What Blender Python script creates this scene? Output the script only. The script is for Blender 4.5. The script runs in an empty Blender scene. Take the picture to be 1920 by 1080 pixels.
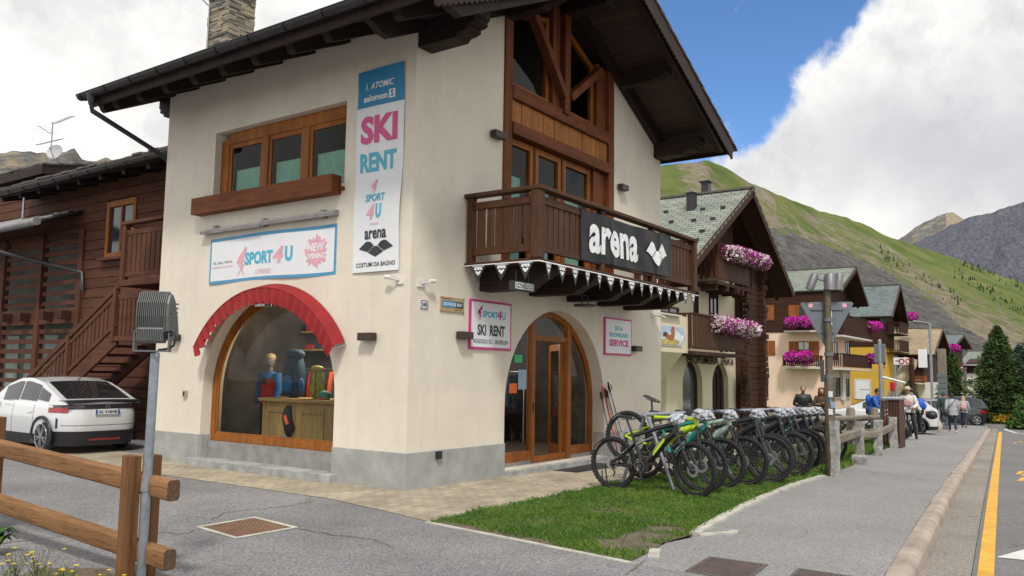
import bpy, bmesh, math, random
from mathutils import Vector, Matrix, noise
from mathutils.geometry import tessellate_polygon
R = math.radians
random.seed(7)
SC = bpy.context.scene
COL = SC.collection
# ------------------------------------------------------------ camera
FL, YAW, PIT, ROL = 1547.74, 0.615411745, 0.101018097, 0.0151775546
CAM = Vector((-8.40163, -7.64796, 1.6))
_f = Vector((math.cos(PIT)*math.cos(YAW), math.cos(PIT)*math.sin(YAW), math.sin(PIT)))
_r0 = Vector((math.sin(YAW), -math.cos(YAW), 0)); _u0 = _r0.cross(_f)
_r = _r0*math.cos(ROL)+_u0*math.sin(ROL); _u = -_r0*math.sin(ROL)+_u0*math.cos(ROL)
cd = bpy.data.cameras.new("camera"); cam = bpy.data.objects.new("camera", cd); COL.objects.link(cam)
m = Matrix((( _r.x, _u.x, -_f.x, CAM.x), (_r.y, _u.y, -_f.y, CAM.y), (_r.z, _u.z, -_f.z, CAM.z), (0, 0, 0, 1)))
cam.matrix_world = m
cd.sensor_width = 36; cd.lens = FL/1920*36; cd.clip_start = 0.1; cd.clip_end = 20000
SC.camera = cam
SC.view_settings.view_transform = 'Standard'; SC.view_settings.look = 'None'
SC.view_settings.exposure = 0.34; SC.view_settings.gamma = 1
# measuring helpers: real positions of what the photograph shows
def ray(px, py): return _f + _r*((px-960)/FL) - _u*((py-540)/FL)
def PXp(px, py, x): d = ray(px, py); return CAM + d*((x-CAM.x)/d.x)
def PYp(px, py, y): d = ray(px, py); return CAM + d*((y-CAM.y)/d.y)
def PZp(px, py, z): d = ray(px, py); return CAM + d*((z-CAM.z)/d.z)
def zg(x, y=0):
    s = lambda t: (math.sqrt(t*t+9)+t)/2
    return -0.027*(s(x-4)-s(x-95))
def G(px, py, off=0.0):
    P = PZp(px, py, 0)
    for _ in range(60): P = PZp(px, py, zg(P.x)+off)
    return P
# ------------------------------------------------------------ world + sun
SUN_AZ, SUN_EL = R(218), R(52)       # direction the light comes from (azimuth from +x)
W = bpy.data.worlds.new("World"); SC.world = W; W.use_nodes = True
nt = W.node_tree; nt.nodes.clear(); L = nt.links
def wn(t, **k):
    n = nt.nodes.new(t)
    for a, b in k.items(): setattr(n, a, b)
    return n
sky = wn('ShaderNodeTexSky', sky_type='NISHITA', sun_disc=False, sun_elevation=SUN_EL, sun_rotation=math.pi/2-SUN_AZ, altitude=1800, air_density=1.0, dust_density=0.3, ozone_density=6)
tc = wn('ShaderNodeTexCoord')
def nz(scale, detail, rough, src):
    n = wn('ShaderNodeTexNoise'); n.inputs['Scale'].default_value = scale; n.inputs['Detail'].default_value = detail; n.inputs['Roughness'].default_value = rough
    L.new(src, n.inputs['Vector']); return n
def vm(op, a, b=None, sc=None):
    n = wn('ShaderNodeVectorMath', operation=op); L.new(a, n.inputs[0])
    if b is not None:
        if isinstance(b, tuple): n.inputs[1].default_value = b
        else: L.new(b, n.inputs[1])
    if sc is not None: n.inputs['Scale'].default_value = sc
    return n
def mth(op, a, b, c=None):
    n = wn('ShaderNodeMath', operation=op)
    for i, v in enumerate((a, b, c)):
        if v is None: continue
        if isinstance(v, (int, float)): n.inputs[i].default_value = v
        else: L.new(v, n.inputs[i])
    return n.outputs[0]
def mr(v, a, b, c, d, smooth=True):
    n = wn('ShaderNodeMapRange', interpolation_type='SMOOTHSTEP' if smooth else 'LINEAR')
    L.new(v, n.inputs['Value'])
    for k, x in zip(('From Min', 'From Max', 'To Min', 'To Max'), (a, b, c, d)): n.inputs[k].default_value = x
    return n.outputs[0]
n1 = nz(5.5, 9, 0.62, tc.outputs['Generated'])
c1 = vm('SUBTRACT', n1.outputs['Color'], (0.5, 0.5, 0.5)); c1 = vm('SCALE', c1.outputs[0], sc=0.21)
n1b = nz(17, 6, 0.6, tc.outputs['Generated'])
c1b = vm('SUBTRACT', n1b.outputs['Color'], (0.5, 0.5, 0.5)); c1b = vm('SCALE', c1b.outputs[0], sc=0.075)
wdir = vm('ADD', vm('ADD', tc.outputs['Generated'], c1.outputs[0]).outputs[0], c1b.outputs[0])
mask = None
for px, py, rp in ((1290, 60, 200), (1470, -30, 165), (1385, 150, 118), (1230, 210, 160), (1120, -160, 300), (1450, -260, 260)):
    d = ray(px, py).normalized()
    ds = wn('ShaderNodeVectorMath', operation='DISTANCE'); L.new(wdir.outputs[0], ds.inputs[0]); ds.inputs[1].default_value = d
    r_ = rp/FL*1.0
    k = mr(ds.outputs['Value'], r_+0.012, r_-0.022, 0, 1)
    mask = k if mask is None else mth('MAXIMUM', mask, k)
nb = nz(2.3, 8, 0.6, tc.outputs['Generated'])
gap = mr(nb.outputs['Fac'], 0.60, 0.68, 0, 1)                     # blue gaps elsewhere in the sky
dc = wn('ShaderNodeVectorMath', operation='DISTANCE'); L.new(tc.outputs['Generated'], dc.inputs[0]); dc.inputs[1].default_value = _f
gap = mth('MULTIPLY', gap, mr(dc.outputs['Value'], 0.75, 1.0, 0, 1))
mask = mth('MAXIMUM', mask, gap)
wisp = nz(9, 7, 0.7, vm('MULTIPLY', wdir.outputs[0], (1.0, 2.2, 0.7)).outputs[0])
mask = mth('MULTIPLY', mask, mr(wisp.outputs['Fac'], 0.74, 0.6, 0.6, 1.0))
# cloud body shading: billows and grey undersides
n2 = nz(3.2, 7, 0.52, wdir.outputs[0])
sh = mr(n2.outputs['Fac'], 0.36, 0.62, 0, 1)
d3 = ray(1800, 290).normalized()
ds3 = wn('ShaderNodeVectorMath', operation='DISTANCE'); L.new(vm('MULTIPLY', wdir.outputs[0], (1, 1, 1.8)).outputs[0], ds3.inputs[0]); ds3.inputs[1].default_value = (d3.x, d3.y, d3.z*1.8)
grey = mr(ds3.outputs['Value'], 0.02, 0.30, 1, 0)
val = mth('SUBTRACT', mr(n2.outputs['Fac'], 0.34, 0.60, 0.66, 0.97), mth('MULTIPLY', grey, 0.36))
cc = wn('ShaderNodeMix', data_type='RGBA'); L.new(mr(val, 0.5, 0.85, 0, 1), cc.inputs['Factor'])
cc.inputs['A'].default_value = (0.90, 0.93, 1.0, 1); cc.inputs['B'].default_value = (1, 0.985, 0.955, 1)
cm = vm('SCALE', cc.outputs['Result']); L.new(val, cm.inputs['Scale'])
hs_ = wn('ShaderNodeHueSaturation'); hs_.inputs['Saturation'].default_value = 1.06; hs_.inputs['Value'].default_value = 1.0; L.new(sky.outputs[0], hs_.inputs['Color'])
b1 = wn('ShaderNodeBackground'); L.new(hs_.outputs[0], b1.inputs['Color']); b1.inputs['Strength'].default_value = 0.14
b2 = wn('ShaderNodeBackground'); L.new(cm.outputs[0], b2.inputs['Color']); b2.inputs['Strength'].default_value = 0.93
mx = wn('ShaderNodeMixShader'); L.new(mask, mx.inputs[0]); L.new(b2.outputs[0], mx.inputs[1]); L.new(b1.outputs[0], mx.inputs[2])
wo = wn('ShaderNodeOutputWorld'); L.new(mx.outputs[0], wo.inputs['Surface'])
sd = bpy.data.lights.new("sun", 'SUN'); sd.energy = 2.1; sd.angle = R(8); sd.color = (1, 0.955, 0.88)
so = bpy.data.objects.new("sun", sd); COL.objects.link(so)
sdir = Vector((math.cos(SUN_EL)*math.cos(SUN_AZ), math.cos(SUN_EL)*math.sin(SUN_AZ), math.sin(SUN_EL)))
so.rotation_euler = sdir.to_track_quat('Z', 'Y').to_euler()
SC.cycles.max_bounces = 7; SC.cycles.transparent_max_bounces = 16; SC.cycles.glossy_bounces = 3; SC.cycles.transmission_bounces = 4
SC.cycles.use_denoising = True
# ------------------------------------------------------------ materials
MATS = {}
def nmat(name):
    M = bpy.data.materials.new(name); M.use_nodes = True; t = M.node_tree; t.nodes.clear()
    o = t.nodes.new('ShaderNodeOutputMaterial'); b = t.nodes.new('ShaderNodeBsdfPrincipled'); t.links.new(b.outputs[0], o.inputs[0])
    MATS[name] = M
    return M, t, b, o
def texc(t, kind='Object', scale=(1, 1, 1), rot=(0, 0, 0)):
    c = t.nodes.new('ShaderNodeTexCoord'); mp = t.nodes.new('ShaderNodeMapping'); t.links.new(c.outputs[kind], mp.inputs[0])
    mp.inputs['Scale'].default_value = scale; mp.inputs['Rotation'].default_value = rot
    return mp.outputs[0]
def tnoise(t, v, scale, detail=4, rough=.55, dist=0):
    n = t.nodes.new('ShaderNodeTexNoise'); t.links.new(v, n.inputs['Vector']); n.inputs['Scale'].default_value = scale
    n.inputs['Detail'].default_value = detail; n.inputs['Roughness'].default_value = rough; n.inputs['Distortion'].default_value = dist
    return n.outputs['Fac']
def ramp(t, f, stops):
    n = t.nodes.new('ShaderNodeValToRGB'); t.links.new(f, n.inputs[0]); e = n.color_ramp.elements
    while len(e) < len(stops): e.new(0.5)
    for k, (p, c) in enumerate(stops): e[k].position = p; e[k].color = tuple(c)+(1,) if len(c) == 3 else c
    return n.outputs[0]
def tmix(t, f, a, b, mode='MIX'):
    n = t.nodes.new('ShaderNodeMix'); n.data_type = 'RGBA'; n.blend_type = mode
    for s, v in ((n.inputs['Factor'], f), (n.inputs['A'], a), (n.inputs['B'], b)):
        if isinstance(v, (int, float)): s.default_value = v
        elif isinstance(v, tuple): s.default_value = v+(1,) if len(v) == 3 else v
        else: t.links.new(v, s)
    return n.outputs['Result']
def tmath(t, op, a, b=0.0):
    n = t.nodes.new('ShaderNodeMath'); n.operation = op
    for i, v in enumerate((a, b)):
        if isinstance(v, (int, float)): n.inputs[i].default_value = v
        else: t.links.new(v, n.inputs[i])
    return n.outputs[0]
def bump(t, b, h, st=.3, dist=.01):
    n = t.nodes.new('ShaderNodeBump'); t.links.new(h, n.inputs['Height']); n.inputs['Strength'].default_value = st; n.inputs['Distance'].default_value = dist
    t.links.new(n.outputs[0], b.inputs['Normal'])
def mul(c, k): return tuple(min(1, x*k) for x in c)
def plain(name, c, rough=.6, metal=0, var=.12, sc=6, bst=0, bsc=60, coat=0, spec=.5):
    M, t, b, o = nmat(name); v = texc(t)
    f = tnoise(t, v, sc, 5)
    t.links.new(ramp(t, f, ((.3, mul(c, 1-var)), (.7, mul(c, 1+var)))), b.inputs['Base Color'])
    b.inputs['Roughness'].default_value = rough; b.inputs['Metallic'].default_value = metal; b.inputs['Coat Weight'].default_value = coat
    b.inputs['Specular IOR Level'].default_value = spec
    if bst: bump(t, b, tnoise(t, v, bsc, 4), bst, .005)
    return M
def wood(name, c1, c2, axis='z', scale=1.0, rough=.65, bst=.35, knots=True):
    rough = max(rough, .62) if 'larch' not in name else rough
    # long grain along one axis, board-sized tone shifts, knots
    M, t, b, o = nmat(name)
    s = {'x': (.6, 9, 9), 'y': (9, .6, 9), 'z': (9, 9, .6)}[axis]
    v = texc(t, scale=tuple(q*scale for q in s))
    f = tnoise(t, v, 3.2, 6, .62, .6)
    v2 = texc(t); g = tnoise(t, v2, 1.7, 3)
    s3 = {'x': (.15, 4, 4), 'y': (4, .15, 4), 'z': (4, 4, .15)}[axis]
    g3 = tnoise(t, texc(t, scale=s3), 1.6, 1)
    col = ramp(t, f, ((.25, mul(c2, .75)), (.45, c1), (.62, mul(c1, 1.25)), (.8, c2)))
    col = tmix(t, ramp(t, g, ((.35, (.0, .0, .0)), (.75, (1, 1, 1)))), col, tmix(t, .5, col, c2), 'MIX')
    col = tmix(t, .55, col, ramp(t, g3, ((.3, (.55, .55, .55)), (.7, (1.0, 1.0, 1.0)))), 'MULTIPLY')
    if knots:
        vo = t.nodes.new('ShaderNodeTexVoronoi'); s4 = {'x': (.5, 2, 2), 'y': (2, .5, 2), 'z': (2, 2, .5)}[axis]
        t.links.new(texc(t, scale=s4), vo.inputs['Vector']); vo.inputs['Scale'].default_value = 2.2*scale
        k = ramp(t, vo.outputs['Distance'], ((.03, (1, 1, 1)), (.09, (0, 0, 0))))
        col = tmix(t, k, col, mul(c1, .3))
    t.links.new(col, b.inputs['Base Color']); b.inputs['Roughness'].default_value = rough
    b.inputs['Specular IOR Level'].default_value = .2
    bump(t, b, f, bst, .01)
    return M
def stucco(name, c, dirt=.10, bst=.25):
    M, t, b, o = nmat(name); v = texc(t)
    f = tnoise(t, v, 1.1, 8, .68); f2 = tnoise(t, v, 38, 5, .7)
    vs = texc(t, scale=(2.4, 2.4, .22)); st = tnoise(t, vs, 2.2, 5, .65)
    col = ramp(t, f, ((.3, mul(c, .90)), (.7, mul(c, 1.06))))
    col = tmix(t, ramp(t, st, ((.52, (0, 0, 0)), (.8, (.45, .45, .45)))), col, mul((c[0], c[1]*.98, c[2]*.93), 1-dirt*3.2))
    t.links.new(col, b.inputs['Base Color']); b.inputs['Roughness'].default_value = .92; b.inputs['Specular IOR Level'].default_value = .2
    h = tmath(t, 'ADD', tmath(t, 'MULTIPLY', tnoise(t, v, 2.6, 4), 2.2), tmath(t, 'MULTIPLY', f2, .5))
    bump(t, b, h, bst, .012)
    return M
def asphalt(name, c, sp=.35, patch=.15):
    M, t, b, o = nmat(name); v = texc(t)
    f = tnoise(t, v, .55, 6, .6); g = tnoise(t, v, 55, 3, .6)
    vo = t.nodes.new('ShaderNodeTexVoronoi'); t.links.new(v, vo.inputs['Vector']); vo.inputs['Scale'].default_value = 75
    speck = ramp(t, vo.outputs['Color'], ((.2, (1-sp,)*3), (.8, (1+sp,)*3)))
    col = ramp(t, f, ((.3, mul(c, 1-patch)), (.7, mul(c, 1+patch))))
    col = tmix(t, 1.0, col, speck, 'MULTIPLY')
    # thin wandering cracks
    vc = t.nodes.new('ShaderNodeTexVoronoi'); vc.feature = 'DISTANCE_TO_EDGE'
    w = t.nodes.new('ShaderNodeMix'); w.data_type = 'VECTOR'; w.inputs['Factor'].default_value = .25
    nn = t.nodes.new('ShaderNodeTexNoise'); t.links.new(v, nn.inputs['Vector']); nn.inputs['Scale'].default_value = 2.5; nn.inputs['Detail'].default_value = 6
    t.links.new(v, w.inputs['A']); t.links.new(nn.outputs['Color'], w.inputs['B'])
    t.links.new(w.outputs['Result'], vc.inputs['Vector']); vc.inputs['Scale'].default_value = .55
    cr = ramp(t, vc.outputs['Distance'], ((.0, (1, 1, 1)), (.0065, (0, 0, 0))))
    cr2 = tmath(t, 'MULTIPLY', cr, ramp(t, tnoise(t, v, .35, 2), ((.5, (0, 0, 0)), (.6, (.75, .75, .75)))))
    col = tmix(t, cr2, col, mul(c, .35))
    # stray light pebbles
    pe = t.nodes.new('ShaderNodeTexVoronoi'); t.links.new(v, pe.inputs['Vector']); pe.inputs['Scale'].default_value = 14
    col = tmix(t, ramp(t, pe.outputs['Distance'], ((.055, (.7, .7, .7)), (.08, (0, 0, 0)))), col, mul(c, 1.9))
    t.links.new(col, b.inputs['Base Color']); b.inputs['Roughness'].default_value = .93; b.inputs['Specular IOR Level'].default_value = .25
    bump(t, b, g, .5, .004)
    return M
def glassmat(name, tint=(.75, .8, .8), refl=1.0):
    M, t, b, o = nmat(name); t.nodes.remove(b)
    tr = t.nodes.new('ShaderNodeBsdfTransparent'); tr.inputs[0].default_value = tint+(1,)
    gl = t.nodes.new('ShaderNodeBsdfGlossy'); gl.inputs['Roughness'].default_value = .015; gl.inputs[0].default_value = (refl, refl, refl, 1)
    fr = t.nodes.new('ShaderNodeFresnel'); fr.inputs[0].default_value = 1.5
    n = tnoise(t, texc(t), 1.3, 2); bp = t.nodes.new('ShaderNodeBump'); t.links.new(n, bp.inputs['Height']); bp.inputs['Strength'].default_value = .015; bp.inputs['Distance'].default_value = .05
    t.links.new(bp.outputs[0], gl.inputs['Normal'])
    ge = t.nodes.new('ShaderNodeNewGeometry'); mxs = t.nodes.new('ShaderNodeMixShader'); t.links.new(tmath(t, 'MULTIPLY', fr.outputs[0], tmath(t, 'SUBTRACT', 1.0, ge.outputs['Backfacing'])), mxs.inputs[0]); t.links.new(tr.outputs[0], mxs.inputs[1]); t.links.new(gl.outputs[0], mxs.inputs[2])
    t.links.new(mxs.outputs[0], o.inputs[0])
    return M
def emis(name, c, s):
    M, t, b, o = nmat(name); b.inputs['Base Color'].default_value = tuple(c)+(1,); b.inputs['Emission Color'].default_value = tuple(c)+(1,); b.inputs['Emission Strength'].default_value = s
    return M
def leafy(name, c1, c2, c3, sc=2.0, trans=.0):
    M, t, b, o = nmat(name); v = texc(t)
    f = tnoise(t, v, sc, 3); g = t.nodes.new('ShaderNodeNewGeometry')
    col = ramp(t, tmath(t, 'ADD', tmath(t, 'MULTIPLY', f, .6), tmath(t, 'MULTIPLY', g.outputs['Random Per Island'], .4)), ((.25, c1), (.5, c2), (.78, c3)))
    t.links.new(col, b.inputs['Base Color']); b.inputs['Roughness'].default_value = .75; b.inputs['Specular IOR Level'].default_value = .25
    return M
# ------------------------------------------------------------ mesh building
MW = {}
class MB:
    def __init__(s): s.v = []; s.f = []; s.mi = []; s.sm = []; s.m = 0; s.smooth = False; s.T = None
    def add(s, vs, fs, smooth=None):
        n = len(s.v); T = s.T
        s.v += [tuple(T @ Vector(p)) if T is not None else tuple(p) for p in vs]
        sm = s.smooth if smooth is None else smooth
        for f in fs: s.f.append([i+n for i in f]); s.mi.append(s.m); s.sm.append(sm)
        return s
    def box(s, x0, x1, y0, y1, z0, z1):
        v = [(x, y, z) for z in (z0, z1) for y in (y0, y1) for x in (x0, x1)]
        return s.add(v, [(0, 2, 3, 1), (4, 5, 7, 6), (0, 1, 5, 4), (2, 6, 7, 3), (0, 4, 6, 2), (1, 3, 7, 5)], False)
    def obox(s, c, u, v, w):      # centre and three half-extent vectors
        c, u, v, w = map(Vector, (c, u, v, w)); P = [c+u*a+v*b+w*d for d in (-1, 1) for b in (-1, 1) for a in (-1, 1)]
        return s.add(P, [(0, 2, 3, 1), (4, 5, 7, 6), (0, 1, 5, 4), (2, 6, 7, 3), (0, 4, 6, 2), (1, 3, 7, 5)], False)
    def beam(s, a, b, w, h, up=(0, 0, 1)):   # rectangular bar from a to b
        a, b = Vector(a), Vector(b); d = (b-a); t = d.normalized(); up = Vector(up)
        sd_ = t.cross(up)
        if sd_.length < 1e-4: sd_ = t.cross(Vector((0, 1, 0)))
        sd_.normalize(); u2 = sd_.cross(t)
        return s.obox((a+b)/2, d/2, sd_*w/2, u2*h/2)
    def rbox(s, x0, x1, y0, y1, z0, z1, b=.01):   # box with chamfered edges
        v = []; f = []
        bm = bmesh.new(); r = bmesh.ops.create_cube(bm, size=1)
        for q in bm.verts: q.co = Vector((x0+(q.co.x+.5)*(x1-x0), y0+(q.co.y+.5)*(y1-y0), z0+(q.co.z+.5)*(z1-z0)))
        bmesh.ops.bevel(bm, geom=bm.edges[:], offset=b, segments=2, affect='EDGES', profile=.5)
        bm.verts.ensure_lookup_table(); v = [q.co[:] for q in bm.verts]; f = [[q.index for q in g.verts] for g in bm.faces]; bm.free()
        return s.add(v, f, False)
    def tube(s, pts, r, n=8, cap=True, smooth=True):
        pts = [Vector(p) for p in pts]; rs = r if isinstance(r, (list, tuple)) else [r]*len(pts)
        V = []; F = []; prev = None
        for i, p in enumerate(pts):
            t = (pts[min(i+1, len(pts)-1)]-pts[max(i-1, 0)])
            t = t.normalized() if t.length > 1e-9 else Vector((0, 0, 1))
            if prev is None: a = t.orthogonal().normalized()
            else:
                a = prev-t*prev.dot(t); a = a.normalized() if a.length > 1e-6 else t.orthogonal().normalized()
            prev = a; b = t.cross(a)
            V += [p+(a*math.cos(2*math.pi*k/n)+b*math.sin(2*math.pi*k/n))*rs[i] for k in range(n)]
        for i in range(len(pts)-1):
            for k in range(n): F.append((i*n+k, i*n+(k+1) % n, (i+1)*n+(k+1) % n, (i+1)*n+k))
        s.add(V, F, smooth)
        if cap: s.add(V[:n], [list(range(n))[::-1]], False); s.add(V[-n:], [list(range(n))], False)
        return s
    def torus(s, c, ax, R_, r, n=28, m=8, a0=0, a1=2*math.pi):
        c = Vector(c); ax = Vector(ax).normalized(); u = ax.orthogonal().normalized() if abs(ax.z) > .9 else Vector((0, 0, 1)).cross(ax).normalized(); w = ax.cross(u)
        full = abs(a1-a0-2*math.pi) < 1e-6; V = []; F = []; N = n if full else n+1
        for i in range(N):
            th = a0+(a1-a0)*i/n; d = u*math.cos(th)+w*math.sin(th)
            V += [c+d*R_+(d*math.cos(2*math.pi*k/m)+ax*math.sin(2*math.pi*k/m))*r for k in range(m)]
        for i in range(n):
            j = (i+1) % N
            for k in range(m): F.append((i*m+k, i*m+(k+1) % m, j*m+(k+1) % m, j*m+k))
        return s.add(V, F, True)
    def disc(s, c, ax, r0, r1, n=20, th=.004):
        c = Vector(c); ax = Vector(ax).normalized(); u = ax.orthogonal().normalized(); w = ax.cross(u); V = []
        for k in range(n):
            d = u*math.cos(2*math.pi*k/n)+w*math.sin(2*math.pi*k/n); V += [c+d*r0-ax*th/2, c+d*r1-ax*th/2, c+d*r1+ax*th/2, c+d*r0+ax*th/2]
        F = []
        for k in range(n):
            a, b = k*4, ((k+1) % n)*4
            for q in range(4): F.append((a+q, b+q, b+(q+1) % 4, a+(q+1) % 4))
        return s.add(V, F, False)
    def cyl(s, a, b, r, r2=None, n=14, smooth=True): return s.tube([a, b], [r, r if r2 is None else r2], n, True, smooth)
    def ball(s, c, rx, ry=None, rz=None, n=12, m=8, rot=None):
        ry = rx if ry is None else ry; rz = rx if rz is None else rz; c = Vector(c); V = [Vector((0, 0, -1))]
        for i in range(1, m):
            ph = -math.pi/2+math.pi*i/m
            V += [Vector((math.cos(ph)*math.cos(2*math.pi*k/n), math.cos(ph)*math.sin(2*math.pi*k/n), math.sin(ph))) for k in range(n)]
        V.append(Vector((0, 0, 1))); F = [(0, 1+(k+1) % n, 1+k) for k in range(n)]
        for i in range(m-2):
            for k in range(n): F.append((1+i*n+k, 1+i*n+(k+1) % n, 1+(i+1)*n+(k+1) % n, 1+(i+1)*n+k))
        q = 1+(m-2)*n; F += [(q+k, q+(k+1) % n, len(V)-1) for k in range(n)]
        V = [Vector((p.x*rx, p.y*ry, p.z*rz)) for p in V]
        if rot is not None: V = [rot @ p for p in V]
        return s.add([c+p for p in V], F, True)
    def plate(s, outer, holes, fn, th):   # polygon with holes; fn(u,v,w) -> point; w 0..th
        loops = [outer]+holes; pts = [Vector((a, b, 0)) for l in loops for a, b in l]
        tris = tessellate_polygon([[Vector((a, b, 0)) for a, b in l] for l in loops]); n = len(pts)
        V = [fn(p.x, p.y, 0) for p in pts]+[fn(p.x, p.y, th) for p in pts]
        F = [tuple(t) for t in tris]+[tuple(i+n for i in reversed(t)) for t in tris]
        k = 0
        for l in loops:
            m_ = len(l)
            for i in range(m_): F.append((k+i, k+(i+1) % m_, k+(i+1) % m_+n, k+i+n))
            k += m_
        return s.add(V, F, False)
    def sheetpoly(s, pts, fn): # flat polygon
        tris = tessellate_polygon([[Vector((a, b, 0)) for a, b in pts]]); return s.add([fn(a, b) for a, b in pts], [tuple(t) for t in tris], False)
    def grid(s, nu, nv, fn, smooth=True):
        V = [fn(i/nu, j/nv) for j in range(nv+1) for i in range(nu+1)]
        F = [(j*(nu+1)+i, j*(nu+1)+i+1, (j+1)*(nu+1)+i+1, (j+1)*(nu+1)+i) for j in range(nv) for i in range(nu)]
        return s.add(V, F, smooth)
    def build(s, name, mat, parent=None, local=False, fix=True, bevel=0):
        if not s.v: s.v = [(0, 0, 0)]
        me = bpy.data.meshes.new(name); V = s.v; loc = None
        if parent is not None and not local:
            inv = MW[parent.name].inverted(); V = [tuple(inv @ Vector(p)) for p in V]
        if parent is None and not local:
            xs = [p[0] for p in V]; ys = [p[1] for p in V]; zs = [p[2] for p in V]
            loc = Vector(((min(xs)+max(xs))/2, (min(ys)+max(ys))/2, min(zs))); V = [(p[0]-loc.x, p[1]-loc.y, p[2]-loc.z) for p in V]
        me.from_pydata(V, [], s.f)
        for k in (mat if isinstance(mat, (list, tuple)) else [mat]): me.materials.append(MATS[k])
        me.polygons.foreach_set('material_index', s.mi); me.polygons.foreach_set('use_smooth', s.sm)
        if fix:
            bm = bmesh.new(); bm.from_mesh(me); bmesh.ops.recalc_face_normals(bm, faces=bm.faces[:]); bm.to_mesh(me); bm.free()
        me.update()
        o = bpy.data.objects.new(name, me); COL.objects.link(o)
        if parent is not None: o.parent = parent; MW[o.name] = MW[parent.name].copy()
        else:
            if loc is not None: o.location = loc
            MW[o.name] = Matrix.Translation(loc) if loc is not None else Matrix.Identity(4)
        if bevel:
            b = o.modifiers.new('bevel', 'BEVEL'); b.width = bevel; b.segments = 2; b.limit_method = 'ANGLE'
        return o
def T(o, label, cat, group=None):
    o['label'] = label; o['category'] = cat
    if group: o['group'] = group
    return o
def struct(o): o['kind'] = 'structure'; return o
def empty(name, loc=(0, 0, 0), rz=0, label=None, cat=None, group=None, rx=0, ry=0):
    o = bpy.data.objects.new(name, None); COL.objects.link(o); o.location = loc; o.rotation_euler = (rx, ry, rz)
    o.empty_display_size = .1
    from mathutils import Euler
    MW[o.name] = Matrix.Translation(Vector(loc)) @ Euler((rx, ry, rz)).to_matrix().to_4x4()
    if label: T(o, label, cat, group)
    return o
def kids(o): return [c for c in bpy.data.objects if c.parent == o]
def copy_tree(o, parent=None, ch=None):
    c = o.copy(); COL.objects.link(c); c.parent = parent
    for k in kids(o): copy_tree(k, c)
    return c
def place(o, loc, rz=0, rx=0, ry=0, label=None, group=None, scale=None):
    o.location = loc; o.rotation_euler = (rx, ry, rz)
    if label: o['label'] = label
    if group: o['group'] = group
    if scale: o.scale = (scale,)*3
    return o
TXC = {}
def text_mesh(txt, bold=0, shear=0, sp=1.0, dense=0):
    k = (txt, bold, shear, sp, dense)
    if k in TXC: return TXC[k]
    cu = bpy.data.curves.new('t', 'FONT'); cu.body = txt; cu.size = 1; cu.offset = bold; cu.shear = shear; cu.resolution_u = 3; cu.space_character = sp
    ob = bpy.data.objects.new('t', cu); COL.objects.link(ob)
    dg = bpy.context.evaluated_depsgraph_get(); me = bpy.data.meshes.new_from_object(ob.evaluated_get(dg))
    vs = [(v.co.x, v.co.y) for v in me.vertices]; fs = [list(p.vertices) for p in me.polygons]
    bpy.data.objects.remove(ob); bpy.data.curves.remove(cu)
    if dense:
        bm = bmesh.new(); bm.from_mesh(me); xs = [v.co.x for v in bm.verts]; a, c = min(xs), max(xs); n = dense
        for k in range(1, n): bmesh.ops.bisect_plane(bm, geom=bm.verts[:]+bm.edges[:]+bm.faces[:], plane_co=(a+(c-a)*k/n, 0, 0), plane_no=(1, 0, 0))
        for k in range(1, 6): bmesh.ops.bisect_plane(bm, geom=bm.verts[:]+bm.edges[:]+bm.faces[:], plane_co=(0, k/6, 0), plane_no=(0, 1, 0))
        bm.verts.ensure_lookup_table(); vs = [(v.co.x, v.co.y) for v in bm.verts]; bm.verts.index_update(); fs = [[v.index for v in f.verts] for f in bm.faces]; bm.free()
    bpy.data.meshes.remove(me)
    xs = [v[0] for v in vs]; ys = [v[1] for v in vs]
    x0, x1, y0, y1 = min(xs), max(xs), min(ys), max(ys)
    TXC[k] = ([((a-x0)/(x1-x0), (b-y0)/(y1-y0)) for a, b in vs], fs)
    return TXC[k]
def put_text(mb, txt, fn, u0, u1, v0, v1, bold=0.02, shear=0, sp=1.0, dense=0):
    vs, fs = text_mesh(txt, bold, shear, sp, dense)
    mb.add([fn(u0+(u1-u0)*a, v0+(v1-v0)*b) for a, b in vs], fs, False)
def put_poly(mb, pts, fn, u0, u1, v0, v1, dense=0):
    if not dense: return mb.sheetpoly([(u0+(u1-u0)*a, v0+(v1-v0)*b) for a, b in pts], fn)
    bm = bmesh.new(); vs = [bm.verts.new((a, b, 0)) for a, b in pts]; bm.faces.new(vs)
    for k in range(1, dense):
        for no in ((1, 0, 0), (0, 1, 0)): bmesh.ops.bisect_plane(bm, geom=bm.verts[:]+bm.edges[:]+bm.faces[:], plane_co=(k/dense, k/dense, 0), plane_no=no)
    bm.verts.ensure_lookup_table(); bm.verts.index_update(); mb.add([fn(u0+(u1-u0)*v.co.x, v0+(v1-v0)*v.co.y) for v in bm.verts], [[v.index for v in f.verts] for f in bm.faces], False); bm.free()
def arc(cx, cy, r, a0, a1, n): return [(cx+r*math.cos(R(a0+(a1-a0)*i/n)), cy+r*math.sin(R(a0+(a1-a0)*i/n))) for i in range(n+1)]
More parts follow.
